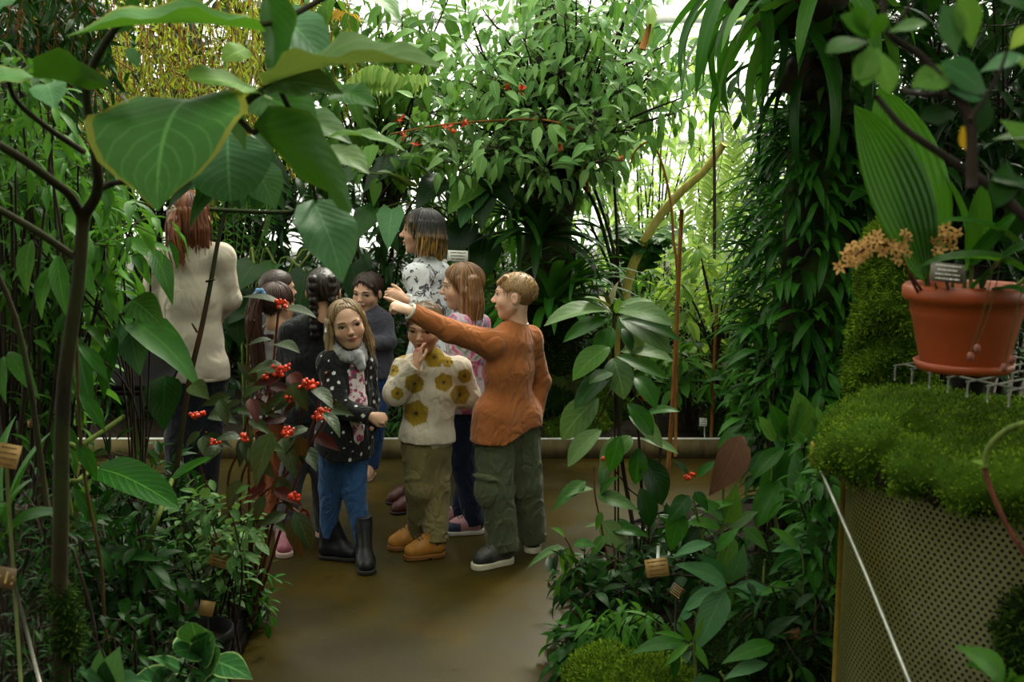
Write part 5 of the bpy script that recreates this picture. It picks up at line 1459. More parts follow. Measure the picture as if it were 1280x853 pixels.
# green moss-covered post and the strap-leaved column
def mosspost(name, label, c, r, z0, z1, mat, n, seed, cat, lean=(0, 0)):
    root = empty(name, V3(c.x, c.y, .05), label, cat)
    m = MB(); m.tube([V3(c.x, c.y, .05), V3(c.x + lean[0], c.y + lean[1], z1)], [r * .6, r * .6], 10); m.build('post', B_dark, root)
    moss('moss_cover', None, [(V3(c.x + lean[0] * (z - z0) / (z1 - z0), c.y, z), (r * (1.05 - .25 * (z - z0) / (z1 - z0)), r, .12)) for z in np.arange(z0, z1, .09)], n, .014, .0035, seed, .014, parent=root, mat=mat, amp=.02)
    return root
c = P(1108, 420, 3.3); mosspost('moss_post', 'bright moss-covered post beside the terracotta pot', c, .125, .9, P(1108, 295, 3.3).z, M_moss, 55000, 51, 'post', (.03, 0))
root = empty('epiphyte_tree', V3(P(1015, 400, 4.5).x, 4.5, .05), 'dark tree trunk thickly covered with small glossy strap-leaved epiphytes', 'tree')
m = MB(); cx_ = P(1015, 400, 4.5).x; pts = smooth_path([V3(cx_ - .02, 4.5, 0), V3(cx_, 4.5, 1.0), V3(cx_ + .02, 4.5, 2.0), V3(cx_ + .08, 4.45, 2.8), V3(cx_ + .1, 4.4, 3.6)], 5); m.tube(pts, [.15] * len(pts), 14); m.build('trunk', B_moss, root)
f = Foliage(); rng = random.Random(52); T_ep = tpl('strap', .17, 6, 1, 1.0, .22)
for i in range(1500):
    z = .72 + 1.35 * ((i * .6180339) % 1); a = rng.uniform(0, 6.28); w = .10 + .24 * math.sin(PI * min(1, max(0, (z - .6) / 1.6))) * rng.random() ** .5
    rad = V3(math.cos(a), math.sin(a), 0); pos = V3(cx_, 4.5, z) + rad * w
    f.add(T_ep, pos, rad + V3(rng.uniform(-.5, .5), rng.uniform(-.4, .4), rng.uniform(-.5, .7)), V3(0, 0, 1) + rad * .4, rng.uniform(.13, .22), rng.random())
f.build('foliage', L_strap, root)
f = Foliage()
for i in range(150):
    z = 1.9 + 1.5 * ((i * .6180339) % 1); a = rng.uniform(0, 6.28); rad = V3(math.cos(a), math.sin(a), 0)
    f.add(T_strap2, V3(cx_ + .05, 4.47, z) + rad * .16, rad + V3(0, 0, rng.uniform(-.2, .7)), V3(0, 0, 1), rng.uniform(.16, .28), rng.random())
f.build('upper_foliage', L_dark, root)
# hanging strap-leaved epiphytes at the top
HG = 'strap-leaved epiphytes hanging from the top of the column'
T_hang = tpl('strap', .085, 10, 1, 1.9, .3); T_hang2 = tpl('strap', .13, 10, 1, 1.7, .3)
def hanger(label, px, py, d, n, L, mat, seed, tp_=T_hang, az=(0, 360)):
    c = P(px, py, d); root = empty('hanging_epiphyte', c, label, 'epiphyte', HG)
    F_ = field_for([c], .16, .014); F_.ell(c, ((1, 0, 0), (0, 1, 0), (0, 0, 1)), (.10, .09, .10), 0); F_.disp(lambda X: .015 * wav(X, 9, seed)); sdf_obj('root_ball', F_, B_dark, root)
    m = MB(); m.tube([c, c + V3(.0, .0, 1.2)], .004, 5); m.build('hanging_wire', M_rod, root)
    return rosette("", None, None, c, n, L, tp_, mat, seed, (-20, 70), None, root, az)
hanger('largest hanging epiphyte with long arching straps before the bright glass', 975, 18, 4.2, 20, .62, L_strap, 61)
hanger('hanging epiphyte with narrow straps drooping beside the dark vine', 935, -20, 4.3, 16, .70, L_strap, 62)
hanger('hanging epiphyte with broad pale-ribbed straps over the dark column', 1030, -10, 4.0, 13, .55, L_lance, 63, T_hang2)
hanger('small dark hanging epiphyte at the upper part of the dark column', 1005, 95, 4.3, 15, .42, L_dark, 64)
hanger('dark hanging epiphyte between the column and the pleated leaves', 1060, 60, 4.2, 15, .5, L_dark, 65)
# a dark stem right behind the pot
root = empty('dark_trunk', V3(P(1277, 400, 2.5).x, 2.75, ZR), 'black trunk piece standing on the planter behind the orchid pot', 'trunk'); m = MB(); b = root.location; m.tube(smooth_path([b, b + V3(-.01, 0, .15), b + V3(.01, 0, .3), b + V3(.03, 0, .48)], 5), [.04 + .004 * math.sin(i * 1.3) for i in range(16)], 12); m.build('trunk', simple('black_bark', (.008, .007, .006), .95, spec=.05), root)

# branch crossing the top corner, close to the camera
B_wood = barkmat('black_brown_bark', srgb(14, 10, 7), srgb(40, 28, 18), 40)
root = empty('overhanging_branch', P(1300, 300, 1.35), 'out of focus leafy branch with dark forked wood in the upper corner', 'branch')
for pts, r0, r1, d0, d1 in (([(1310, 300), (1240, 235), (1180, 195), (1130, 160), (1095, 120)], .007, .004, 1.35, 1.45), ([(1215, 235), (1212, 150), (1185, 110), (1150, 70), (1110, 40), (1104, -20)], .008, .004, 1.35, 1.40), ([(1185, 118), (1150, 118), (1125, 112)], .004, .003, 1.36, 1.42), ([(1212, 150), (1245, 100), (1260, 60)], .003, .002, 1.35, 1.35), ([(1120, 30), (1135, 10), (1150, -20)], .003, .002, 1.4, 1.4)):
    m = MB(); p = smooth_path([P(x, y, d0 + (d1 - d0) * i / (len(pts) - 1)) for i, (x, y) in enumerate(pts)], 6); m.tube(p, taper(len(p), r0, r1), 8); m.build('wood', B_wood, root)
T_br = tpl('obov', .55, 8, 2, .5, .12, .12)
for (bx, by, tx, ty, n, lm) in ((1088, 52, 1032, 66, (0, -.6, .9), L_pleat), (1090, 50, 1050, 20, (0, -.8, .5), L_pleat), (1086, 48, 1066, 8, (.1, -.9, .3), L_pleat), (1085, 48, 1110, 16, (.1, -.9, .4), L_pleat), (1088, 55, 1078, 108, (.1, -.8, .4), L_lance), (1095, 60, 1112, 118, (.1, -.9, .4), L_mid), (1100, 60, 1068, 100, (.2, -.8, .5), L_mid), (1110, 40, 1160, 30, (.1, -.7, .7), L_mid),
                                (1235, 120, 1176, 78, (.1, -.9, .4), L_blue), (1235, 125, 1185, 112, (0, -.8, .6), L_blue), (1262, 62, 1290, 30, (0, -.9, .5), L_pale), (1262, 70, 1300, 90, (0, -.8, .6), L_pale), (1225, 90, 1280, 70, (0, -.7, .7), L_blue), (1215, 60, 1200, -10, (.1, -.9, .2), L_mid), (1195, 70, 1178, 5, (.1, -.9, .2), L_blue), (1230, 110, 1215, 170, (.1, -.9, .3), L_dark), (1250, 150, 1300, 190, (0, -.8, .5), L_mid), (1200, 90, 1140, 108, (0, -.8, .5), L_mid), (1195, 140, 1150, 150, (0, -.8, .5), L_dark), (1240, 175, 1300, 172, (0, -.4, .9), L_grey), (1210, 190, 1202, 158, (0, -1, .2), L_yel), (1250, 0, 1300, 10, (0, -.8, .5), L_dark), (1160, 20, 1180, -30, (0, -.9, .3), L_dark), (1140, 110, 1170, 95, (0, -.9, .3), L_mid), (1260, 200, 1245, 260, (0, -.9, .3), L_dark), (1290, 230, 1240, 225, (0, -.6, .8), L_dark)):
    leaf_obj(root, T_br, P(bx, by, 1.38), P(tx, ty, 1.36), n, lm, 1.0)

# bent guard rod beside the planter
M_guard = simple('galvanised_rod', srgb(160, 160, 150), .35, .7)
root = empty('guard_rail', P(1150, 900, 2.1), 'bent galvanised rod leaning in front of the perforated planter', 'rail')
m = MB(); m.tube([P(1031, 553, 2.75), P(1026, 570, 2.72), P(1024, 580, 2.70), P(1030, 596, 2.66), P(1080, 712, 2.42), P(1140, 860, 2.16), P(1176, 950, 2.02)], .0055, 8); m.build('rod', M_guard, root)
m = MB(); m.box(P(1017, 568, 2.78), (.014, .03, .07), bev=.003); m.build('bracket', M_brass, root, smooth=False)
# arching stem over the planter
root = empty('arching_shoot', P(1290, 720, 1.75), 'green shoot turning red that arches over the side of the planter', 'plant'); p = smooth_path([P(1300, 525, 1.75), P(1262, 536, 1.78), P(1236, 560, 1.8), P(1232, 590, 1.8), P(1246, 630, 1.78), P(1266, 670, 1.76), P(1300, 720, 1.74)], 6); r_ = taper(len(p), .006, .004); m = MB(); m.tube(p[:18], r_[:18], 7); m.build('stem', B_green, root); m = MB(); m.tube(p[17:], r_[17:], 7); m.build('stem_base', B_red, root, label='dark red lower stem')
f = Foliage(); f.add(tpl('lance', .3, 4, 1, .4, .1), P(1236, 580, 1.8), V3(-1, 0, .2), V3(0, -1, .3), .03, .2); f.build('foliage', L_pale, root)
b = V3(P(1262, 400, 1.62).x, 1.62, .06); root = empty('young_plant', b, 'fresh green plant at the foot of the perforated planter', 'plant'); m = MB(); hub = P(1256, 856, 1.62); m.tube(smooth_path([b, b.lerp(hub, .6) + V3(.02, 0, 0), hub], 5), .006, 6); m.build('stem', B_green, root)
for (tx, ty, n) in ((1194, 808, (.2, -.7, .7)), (1205, 830, (.1, -.5, .9)), (1262, 835, (.1, -.9, .4)), (1290, 845, (-.1, -.9, .4)), (1225, 880, (0, -.6, .8)), (1300, 880, (0, -.6, .8))): leaf_obj(root, tpl('ovate', .44, 8, 2, .6, .16), hub, P(tx, ty, 1.58), n, L_lance, 1.0)

# grey-leaved shrub with orange fruits
T_gr = tpl('ellip', .36, 9, 2, .6, .16, .06); T_gr2 = tpl('ellip', .44, 9, 2, .9, .18, .06)
b = V3(P(800, 400, 4.0).x, 4.0, .06); root = empty('grey_leaved_shrub', b, 'tall dark-stemmed shrub with long grey green leaves at the path\'s corner', 'shrub')
for pts, r0, r1 in (([(800, 720), (790, 650), (778, 580), (771, 500), (766, 440), (768, 388)], .011, .006), ([(806, 720), (803, 640), (800, 570), (796, 520), (790, 450)], .008, .005), ([(812, 720), (812, 640), (826, 560), (806, 480)], .007, .004), ([(771, 500), (750, 520), (742, 540)], .004, .003), ([(766, 440), (745, 450)], .004, .003), ([(803, 640), (785, 610), (770, 590)], .004, .003)):
    m = MB(); p = smooth_path([b + V3((pts[0][0] - 806) * .002, 0, 0)] + [P(x, y, 4.0 - .0008 * abs(x - 800)) for x, y in pts], 6); m.tube(p, taper(len(p), r0, r1), 7); m.build('stem', B_dark, root)
rng = random.Random(17)
for (bx, by, tx, ty, n, lm, ws) in ((766, 392, 680, 408, (-.1, -.4, 1), L_grey, .8), (770, 388, 818, 378, (.1, -.3, 1), L_grey, .7), (772, 390, 842, 408, (.1, -.6, .9), L_grey, 1), (774, 396, 838, 442, (.2, -.7, .7), L_grey, 1.1), (772, 398, 800, 452, (.2, -.8, .6), L_grey, 1), (764, 398, 704, 428, (-.2, -.6, .8), L_strap, .9), (766, 390, 730, 372, (-.1, -.3, 1), L_grey, .7), (770, 392, 775, 372, (.0, -.9, .4), L_mid, 1), (776, 400, 852, 428, (.1, -.5, .9), L_strap, .8),
                                    (762, 434, 716, 476, (-.2, -.7, .7), L_mid, 1), (766, 448, 780, 500, (.1, -.95, .3), L_grey, 1.3), (770, 445, 834, 474, (.2, -.7, .7), L_lance, .9), (775, 440, 842, 452, (.1, -.5, .9), L_grey, .9), (765, 462, 718, 512, (-.3, -.7, .6), L_strap, 1), (765, 466, 736, 480, (-.2, -.7, .6), L_mid, 1), (748, 498, 702, 550, (-.3, -.8, .5), L_grey, 1.2), (752, 538, 710, 584, (-.3, -.6, .8), L_grey, 1.0), (748, 536, 716, 566, (-.2, -.4, .9), L_grey, .9),
                                    (784, 505, 816, 548, (.3, -.8, .5), L_strap, 1), (786, 520, 828, 560, (.2, -.7, .7), L_grey, .9), (775, 545, 763, 590, (-.2, -.9, .4), L_strap, 1), (788, 545, 768, 575, (0, -.8, .6), L_mid, 1), (798, 560, 794, 606, (.1, -.9, .4), L_strap, 1.1), (802, 572, 828, 632, (.4, -.8, .4), L_dark, 1.2), (800, 548, 848, 568, (.1, -.5, .9), L_grey, .8), (806, 520, 850, 515, (.1, -.4, .9), L_strap, .8), (770, 545, 752, 590, (-.2, -.9, .3), L_grey, 1), (757, 575, 752, 612, (0, -.9, .4), L_grey, .9), (792, 470, 820, 512, (.3, -.8, .4), L_strap, 1), (800, 610, 812, 660, (.3, -.9, .3), L_dark, 1.1), (766, 410, 745, 455, (-.3, -.9, .3), L_strap, 1), (778, 410, 790, 440, (.3, -.9, .3), L_dark, 1)):
    d = 3.92 + rng.uniform(-.12, .08); leaf_obj(root, rng.choice([T_gr, T_gr2]), P(bx, by, d), P(tx, ty, d - rng.uniform(0, .12)), n, lm, ws * 1.1)
M_or = simple('orange_fruit', srgb(222, 66, 22), .35)
for (x0, y0, x1, y1) in ((727, 548, 740, 541), (754, 574, 763, 571), (802, 492, 806, 499)):
    c0, c1 = P(x0, y0, 3.88), P(x1, y1, 3.88); F_ = field_for([c0, c1], .03, .003); F_.cone(c0, c1, .010, .008, 0); sdf_obj('orange_fruit', F_, M_or, root)
rosette("", None, None, P(762, 392, 4.0), 10, .10, T_la, simple('bud_scale', srgb(90, 84, 42), .6), 5, (20, 90), parent=root).name

RIGHTG = 'leafy plants in the bed beside the perforated planter'
def rp(label, bx, d, reg, dd, nb, n, size, tps, lm, seed, group=RIGHTG, name='shrub', **kw):
    return lp(label, bx, d, reg, dd, nb, n, size, tps, lm, seed, group, name, **kw)
# pepper-like shrub leaning over the path
def leafy(name, label, cat, b, stems, leaves, T, d, smat, r=(.006, .003), jit=.06, seed=1):
    root = empty(name, b, label, cat); rng = random.Random(seed)
    for pts in stems:
        m = MB(); p = smooth_path([b] + [P(x, y, d) for x, y in pts], 6); m.tube(p, taper(len(p), *r), 6); m.build('stem', smat, root)
    for (bx, by, tx, ty, n, lm, ws) in leaves:
        q = d + rng.uniform(-jit, jit); leaf_obj(root, rng.choice(T) if isinstance(T, list) else T, P(bx, by, q), P(tx, ty, q - rng.uniform(0, jit)), n, lm, ws)
    return root
T_pp = tpl('ovate', .50, 8, 2, .6, .16, .08)
b = V3(P(755, 400, 3.75).x, 3.75, .06)
leafy('pepper_shrub', 'branching shrub with dark stems and drooping oval leaves leaning over the path', 'shrub', b,
      [[(745, 790), (728, 740), (715, 690), (706, 672)], [(752, 790), (740, 740), (728, 715), (722, 700)], [(765, 770), (762, 720), (752, 660), (744, 620), (742, 585)], [(735, 790), (722, 770), (720, 764), (770, 745), (800, 742)], [(770, 770), (768, 700), (766, 680)]],
      [(706, 672, 688, 660, (0, -.5, .9), L_mid, .9), (704, 684, 658, 712, (-.1, -.3, 1), L_grey, .6), (712, 684, 706, 722, (-.2, -.95, .3), L_mid, 1.1), (718, 680, 746, 684, (.1, -.6, .8), L_strap, 1.1), (716, 716, 692, 758, (-.3, -.8, .5), L_mid, 1), (720, 765, 696, 786, (-.2, -.6, .8), L_strap, 1), (752, 652, 782, 692, (.3, -.9, .3), L_grey, 1.3), (748, 656, 730, 660, (-.1, -.4, .9), L_grey, .8), (732, 602, 690, 640, (-.2, -.6, .8), L_mid, .8), (742, 612, 708, 622, (-.1, -.3, 1), L_grey, .7), (745, 620, 800, 640, (.2, -.6, .8), L_grey, .9), (750, 618, 775, 595, (.1, -.5, .8), L_strap, .8), (752, 640, 745, 640 + 24, (-.1, -.9, .4), L_mid, .8),
       (762, 660, 812, 672, (.2, -.6, .8), L_strap, .9), (740, 700, 760, 715, (.1, -.8, .6), L_strap, 1), (732, 720, 765, 702, (.1, -.7, .7), L_strap, 1.1), (735, 735, 772, 745, (.1, -.6, .8), L_strap, 1), (726, 740, 712, 765, (-.2, -.8, .4), L_dark, .9), (728, 790, 700, 820, (-.2, -.7, .7), L_strap, .9), (740, 795, 718, 805, (-.1, -.5, .9), L_strap, 1), (738, 800, 745, 835, (0, -.9, .5), L_dark, 1), (718, 830, 690, 825, (-.2, -.6, .8), L_dark, .9), (725, 800, 700, 840, (-.2, -.8, .6), L_dark, .9), (755, 670, 738, 700, (-.2, -.8, .5), L_mid, .9)], T_pp, 3.7, B_red, (.006, .0025), .07, 3)
# pointed-leaf plant, the largest leaves of this bed
T_im = tpl('ovate', .40, 9, 2, .5, .14, .08, .04); T_im2 = tpl('lance', .36, 9, 2, .8, .16, .08, .05)
b = V3(P(905, 400, 3.15).x, 3.15, .06)
leafy('balsam', 'plant with a whorl of large dark pointed leaves and a pale centre', 'plant', b, [[(912, 790), (908, 740), (906, 732)], [(930, 800), (950, 760), (956, 700)], [(880, 800), (870, 770), (866, 765)]],
      [(908, 732, 844, 706, (-.1, -.5, .9), L_blue, 1.2), (908, 728, 872, 692, (-.2, -.6, .8), L_blue, 1.1), (910, 728, 930, 680, (.2, -.9, .4), L_blue, 1.2), (910, 730, 920, 698, (.1, -.9, .5), L_mid, 1.0), (918, 733, 976, 748, (.2, -.5, .9), L_blue, 1.1), (906, 738, 870, 815, (-.3, -.9, .4), L_blue, 1.2), (903, 735, 850, 770, (-.1, -.5, .9), L_blue, .9), (915, 738, 910, 765, (0, -.9, .5), L_mid, .8), (866, 765, 846, 778, (-.2, -.7, .7), L_blue, 1.2), (890, 680, 840, 698, (-.1, -.5, .9), L_blue, .9), (895, 690, 925, 660, (.1, -.5, .8), L_strap, 1), (912, 734, 955, 760, (.2, -.7, .7), L_blue, 1)], [T_im, T_im2], 3.1, B_green, (.007, .004), .05, 4)
b = V3(P(1010, 400, 3.05).x, 3.05, .06)
leafy('balsam', 'bushy plant of glossy pointed leaves between the balsam whorl and the guard rod', 'plant', b, [[(1035, 800), (1036, 750), (1030, 690)], [(1000, 800), (1005, 720), (1000, 680)], [(1015, 820), (1020, 740), (1018, 700)]],
      [(1022, 684, 1012, 650, (-.1, -.9, .4), L_blue, 1.3), (1025, 686, 965, 690, (-.1, -.5, .9), L_blue, 1.1), (1030, 686, 1068, 680, (.2, -.7, .7), L_grey, 1.1), (1028, 690, 1030, 730, (.1, -.9, .4), L_blue, 1.3), (1022, 694, 985, 712, (-.1, -.6, .8), L_strap, 1), (1018, 700, 1018, 745, (0, -.9, .4), L_strap, 1.3), (1034, 750, 1060, 728, (.1, -.6, .8), L_lance, .9), (1034, 750, 1005, 748, (-.1, -.5, .9), L_lance, .9), (1036, 760, 1062, 780, (.2, -.7, .7), L_blue, 1.1), (995, 685, 962, 660, (-.1, -.6, .8), L_lance, 1), (1000, 690, 960, 720, (-.1, -.6, .8), L_strap, 1), (985, 730, 950, 745, (-.1, -.5, .9), L_strap, 1), (1000, 725, 995, 760, (0, -.9, .4), L_grey, 1.2), (1040, 690, 1055, 655, (.1, -.9, .3), L_mid, 1), (1010, 790, 1015, 850, (.2, -.9, .4), L_blue, 1), (1012, 815, 985, 845, (-.2, -.7, .7), L_strap, 1), (1025, 800, 1055, 815, (.2, -.6, .8), L_strap, 1.2), (1010, 775, 1000, 800, (-.2, -.8, .5), L_strap, .9), (1000, 850, 940, 860, (-.1, -.5, .9), L_blue, 1)], [T_im, T_pp], 3.0, B_green, (.005, .003), .08, 5)
b = V3(P(890, 400, 2.9).x, 2.9, .06)
leafy('balsam', 'low plant with horizontal pointed leaves along the bottom of the bed', 'plant', b, [[(868, 815), (862, 808)], [(905, 860), (900, 840)], [(980, 860), (985, 830)]],
      [(860, 806, 788, 818, (-.1, -.4, 1), L_strap, .9), (862, 806, 830, 835, (-.1, -.6, .8), L_lance, .7), (866, 806, 886, 838, (.2, -.8, .6), L_lance, .9), (856, 800, 815, 792, (-.1, -.4, .9), L_lance, .6), (862, 802, 850, 770, (-.1, -.9, .3), L_lance, .6), (865, 803, 880, 770, (.2, -.8, .4), L_mid, .6), (968, 806, 902, 830, (-.1, -.5, .9), L_strap, 1), (960, 830, 905, 850, (-.1, -.5, .9), L_blue, .9), (845, 815, 842, 850, (0, -.9, .4), L_strap, 1), (905, 845, 950, 870, (.1, -.6, .8), L_dark, 1.1), (900, 850, 850, 870, (-.1, -.6, .8), L_dark, 1.1), (955, 800, 1000, 770, (.2, -.5, .8), L_dark, .9)], [T_im2, T_im], 2.85, B_green, (.006, .004), .05, 6)
b = V3(P(880, 400, 3.7).x, 3.7, .06)
leafy('anthurium', 'plant with a large pinkish brown folded leaf at its centre', 'plant', b, [[(900, 690), (905, 600), (916, 560)], [(880, 690), (870, 640), (866, 620)], [(905, 690), (915, 660)]],
      [(925, 545, 886, 620, (.45, -.9, .2), leafmat('bronze_leaf', srgb(92, 64, 48), srgb(128, 94, 76), under=srgb(90, 62, 46), trans=.08, rough=.4, vein=.15, tcol=srgb(150, 90, 50)), 1.3), (930, 545, 908, 590, (-.5, -.8, .2), bpy.data.materials['bronze_leaf'], 1.0), (914, 556, 926, 548, (0, -.8, .6), L_lance, .6),
       (862, 620, 835, 655, (-.2, -.8, .5), L_strap, 1.2), (868, 615, 885, 640, (.2, -.8, .5), L_strap, 1.2), (852, 640, 838, 690, (-.3, -.9, .3), L_strap, 1.2), (880, 640, 918, 630, (.1, -.5, .9), L_lance, 1), (905, 650, 868, 622, (-.1, -.6, .8), L_lance, .9), (905, 655, 920, 605, (.1, -.9, .3), L_mid, 1.1), (900, 660, 855, 655, (-.1, -.5, .9), L_lance, .9), (910, 660, 948, 640, (.1, -.6, .8), L_grey, 1.1), (875, 660, 850, 690, (-.1, -.8, .6), L_dark, 1.1), (872, 596, 900, 575, (.1, -.5, .8), L_strap, .8), (860, 600, 840, 575, (-.1, -.5, .8), L_dark, .8), (930, 660, 960, 690, (.1, -.7, .6), L_mid, 1), (915, 670, 900, 720, (-.1, -.9, .4), L_mid, 1)], T_pp, 3.6, B_green, (.006, .004), .06, 7)
berry_cluster(P(859, 597, 3.55), 8, .012, bpy.data.objects['anthurium'], 5); berry_cluster(P(866, 594, 3.55), 5, .008, bpy.data.objects['anthurium'], 6)
T_host = tpl('ellip', .50, 9, 2, .7, .2, .1)
b = V3(P(990, 400, 3.8).x, 3.8, .06)
leafy('hosta_like_plant', 'clump of broad upright ribbed leaves next to the bent guard rod', 'plant', b, [[(995, 680), (995, 600), (1000, 560)], [(975, 690), (965, 620), (968, 560)]],
      [(1000, 555, 995, 488, (.1, -.95, .2), L_mid, 1.0), (975, 552, 1005, 500, (.1, -.9, .3), L_lance, .7), (1012, 560, 1022, 508, (.2, -.9, .3), L_mid, .9), (985, 562, 960, 650, (-.3, -.9, .4), L_lance, .9), (988, 560, 985, 655, (.1, -.9, .5), L_strap, 1.2), (995, 562, 1008, 660, (.2, -.9, .5), L_strap, 1.1), (980, 560, 940, 600, (-.2, -.6, .8), L_lance, .8), (968, 552, 948, 520, (-.1, -.8, .4), L_mid, .8), (985, 550, 962, 505, (-.1, -.9, .3), L_strap, .8), (1015, 570, 1045, 600, (.3, -.7, .6), L_strap, 1), (1020, 560, 1040, 525, (.2, -.9, .3), L_mid, .8), (975, 600, 945, 660, (-.3, -.8, .4), L_strap, 1), (1000, 600, 1030, 650, (.3, -.8, .4), L_strap, 1)], T_host, 3.75, B_green, (.007, .005), .07, 8)
rp('small-leaved shrub crowding behind the bent guard rod', 1040, 3.3, (1000, 520, 1065, 690), (2.95, 3.4), 22, 10, (.06, .10), [T_la, T_el], L_strap, 121, cl=(.06, 7), droop=(.1, .6))
rp('dark undershrub below the strap-leaved column', 980, 4.4, (930, 440, 1060, 560), (4.1, 4.8), 24, 12, (.10, .16), [T_la2, T_el], L_strap, 122, cl=(.12, 9), droop=(.1, .6))
rp('shaded undergrowth shrub between the grey-leaved shrub and the bronze folded leaf', 850, 4.3, (800, 640, 960, 750), (4.0, 4.6), 22, 10, (.08, .13), [T_el, T_ov], L_dark, 123, cl=(.1, 8), droop=(.1, .6))
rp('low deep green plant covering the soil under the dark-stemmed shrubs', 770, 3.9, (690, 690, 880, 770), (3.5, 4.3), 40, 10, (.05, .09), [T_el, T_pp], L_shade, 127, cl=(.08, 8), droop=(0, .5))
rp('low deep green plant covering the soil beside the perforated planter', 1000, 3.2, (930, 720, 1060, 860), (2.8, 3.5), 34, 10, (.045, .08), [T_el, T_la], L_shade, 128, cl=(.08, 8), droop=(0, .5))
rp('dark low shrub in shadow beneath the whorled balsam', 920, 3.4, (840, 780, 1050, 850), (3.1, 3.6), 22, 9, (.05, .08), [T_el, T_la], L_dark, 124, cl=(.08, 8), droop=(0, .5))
rp('trailing fresh green plant with fine drooping leaves above the moss cushions', 770, 3.4, (735, 752, 850, 800), (3.2, 3.5), 18, 9, (.08, .13), [T_la, T_dl2], L_lance, 125, r=(.004, .002), droop=(.4, 1.2), group=None)
rp('dark leafy plant trailing over the edging into the path', 715, 3.6, (690, 770, 760, 860), (3.3, 3.7), 16, 8, (.07, .11), [T_pp, T_el], L_strap, 126, r=(.004, .002), droop=(.2, .9))
for i, (px, py, d, r, lab, mt) in enumerate(((765, 830, 3.15, .15, 'olive moss cushion beside the path edge', M_moss), (815, 842, 3.0, .13, 'bright yellow green moss cushion under the horizontal leaves', M_moss), (960, 770, 3.1, .20, 'shaggy moss mound behind the large pointed leaves', M_mossd), (1010, 700, 3.6, .2, 'moss at the foot of the broad ribbed leaves', M_mossd))):
    c = P(px, py, d); c.z = max(.08, c.z - r * .5); moss('moss_cushion', lab, [(c, (r, r, r * .8)), (c + V3(r * .5, .1, -.03), (r * .7, r * .7, r * .6))], 18000, .012, .0035, 60 + i, .012, mat=mt)
c = P(821, 710, 3.25); plate('plant_label', 'square brass label with a pale stake behind it below the grey-leaved shrub', c, .075, .060, (-.12, -1, .35), (-.16, 0, 1), M_tagwood, [P(823, 683, 3.30), c + V3(.004, .006, .0)], M_tagwhite, 4, M_engr2, srad=.006)
c = P(846, 739, 3.2); plate('plant_label', 'small black label with pale stripes tilted beside the brass one', c, .046, .040, (.1, -1, .35), (.75, 0, 1), M_tagdark, [c + V3(.0, .006, .0), V3(c.x, 3.22, .05)], M_rod, 5, M_engr)
c = P(992, 800, 2.95); plate('plant_label', 'brown label half hidden among the glossy leaves near the planter', c, .062, .058, (.2, -1, .35), (-.3, 0, 1), M_tagbrown, [c + V3(.0, .006, .0), V3(c.x, 2.97, .05)], M_rod, 4, simple('orange_engraving', srgb(150, 96, 40), .5))
# ---------------------------------------------------------------- people
M_skin = paintmat('skin', rough=.55, bscale=180, bstr=.06, spec=.35, sss=.12, mottle=.08)
M_hair = paintmat('hair', rough=.5, bscale=90, bstr=.5, spec=.4, vscale=(1, 1, .06), mottle=.45)
M_knit = paintmat('cotton_jersey', rough=.9, bscale=240, bstr=.2, spec=.15, sheen=.15, creases=7.5)
M_weave = paintmat('woven_cloth', rough=.85, bscale=160, bstr=.3, spec=.2, sheen=.1, mottle=.2, creases=10)
M_leather = paintmat('shoe_leather', rough=.5, bscale=70, bstr=.25, spec=.4)
M_eye = paintmat('eye', rough=.12, bscale=10, bstr=0, spec=.6, mottle=0)
SK = {'fair': (.66, .41, .29), 'tan': (.56, .33, .22), 'warm': (.48, .27, .17)}


class HeadFrame:
    def __init__(s, c, f, u, H):
        s.c = npv(c); s.f = nrm(f); u = npv(u); s.u = nrm(u - s.f * (u @ s.f)); s.r = np.cross(s.f, s.u); s.H = H

    def p(s, x, y, z):
        return s.c + s.H * (x * s.r + y * s.f + z * s.u)

    def d(s, x, y, z):
        return x * s.r + y * s.f + z * s.u

    def loc(s, X):
        q = (X - s.c) / s.H
        return q @ s.r, q @ s.f, q @ s.u


def head_shape(Fd, h):
    H = h.H; ax = (h.r, h.f, h.u)
    E = lambda x, y, z, a, b, c, k=.06, op='u': Fd.ell(h.p(x, y, z), ax, (a * H, b * H, c * H), k * H, op)
    E(0, -.05, .13, .345, .425, .365, .03)
    E(0, .12, -.12, .285, .27, .345, .12)
    E(0, .20, -.40, .12, .12, .09, .10)
    for sx in (-1, 1):
        Fd.cone(h.p(.22 * sx, .0, -.22), h.p(.06 * sx, .23, -.41), .08 * H, .07 * H, .09 * H)
        E(.18 * sx, .23, -.14, .11, .10, .10, .10)                        # cheek
        E(.15 * sx, .395, .015, .075, .06, .04, .05, 's')                 # eye socket
        E(.36 * sx, -.04, -.05, .035, .085, .125, .02)                    # ear
        E(.395 * sx, -.02, -.04, .02, .045, .075, .015, 's')
        E(.037 * sx, .425, -.135, .035, .04, .03, .02)                    # nostril wing
    E(0, .33, .085, .22, .06, .04, .08)                                   # brow
    Fd.cone(h.p(0, .365, .03), h.p(0, .465, -.115), .028 * H, .045 * H, .05 * H)
    E(0, .375, -.245, .095, .045, .028, .03)                              # lips
    E(0, .362, -.288, .08, .045, .026, .025)
    Fd.ell(h.p(0, .42, -.266), ax, (.085 * H, .03 * H, .006 * H), .012 * H, 's')


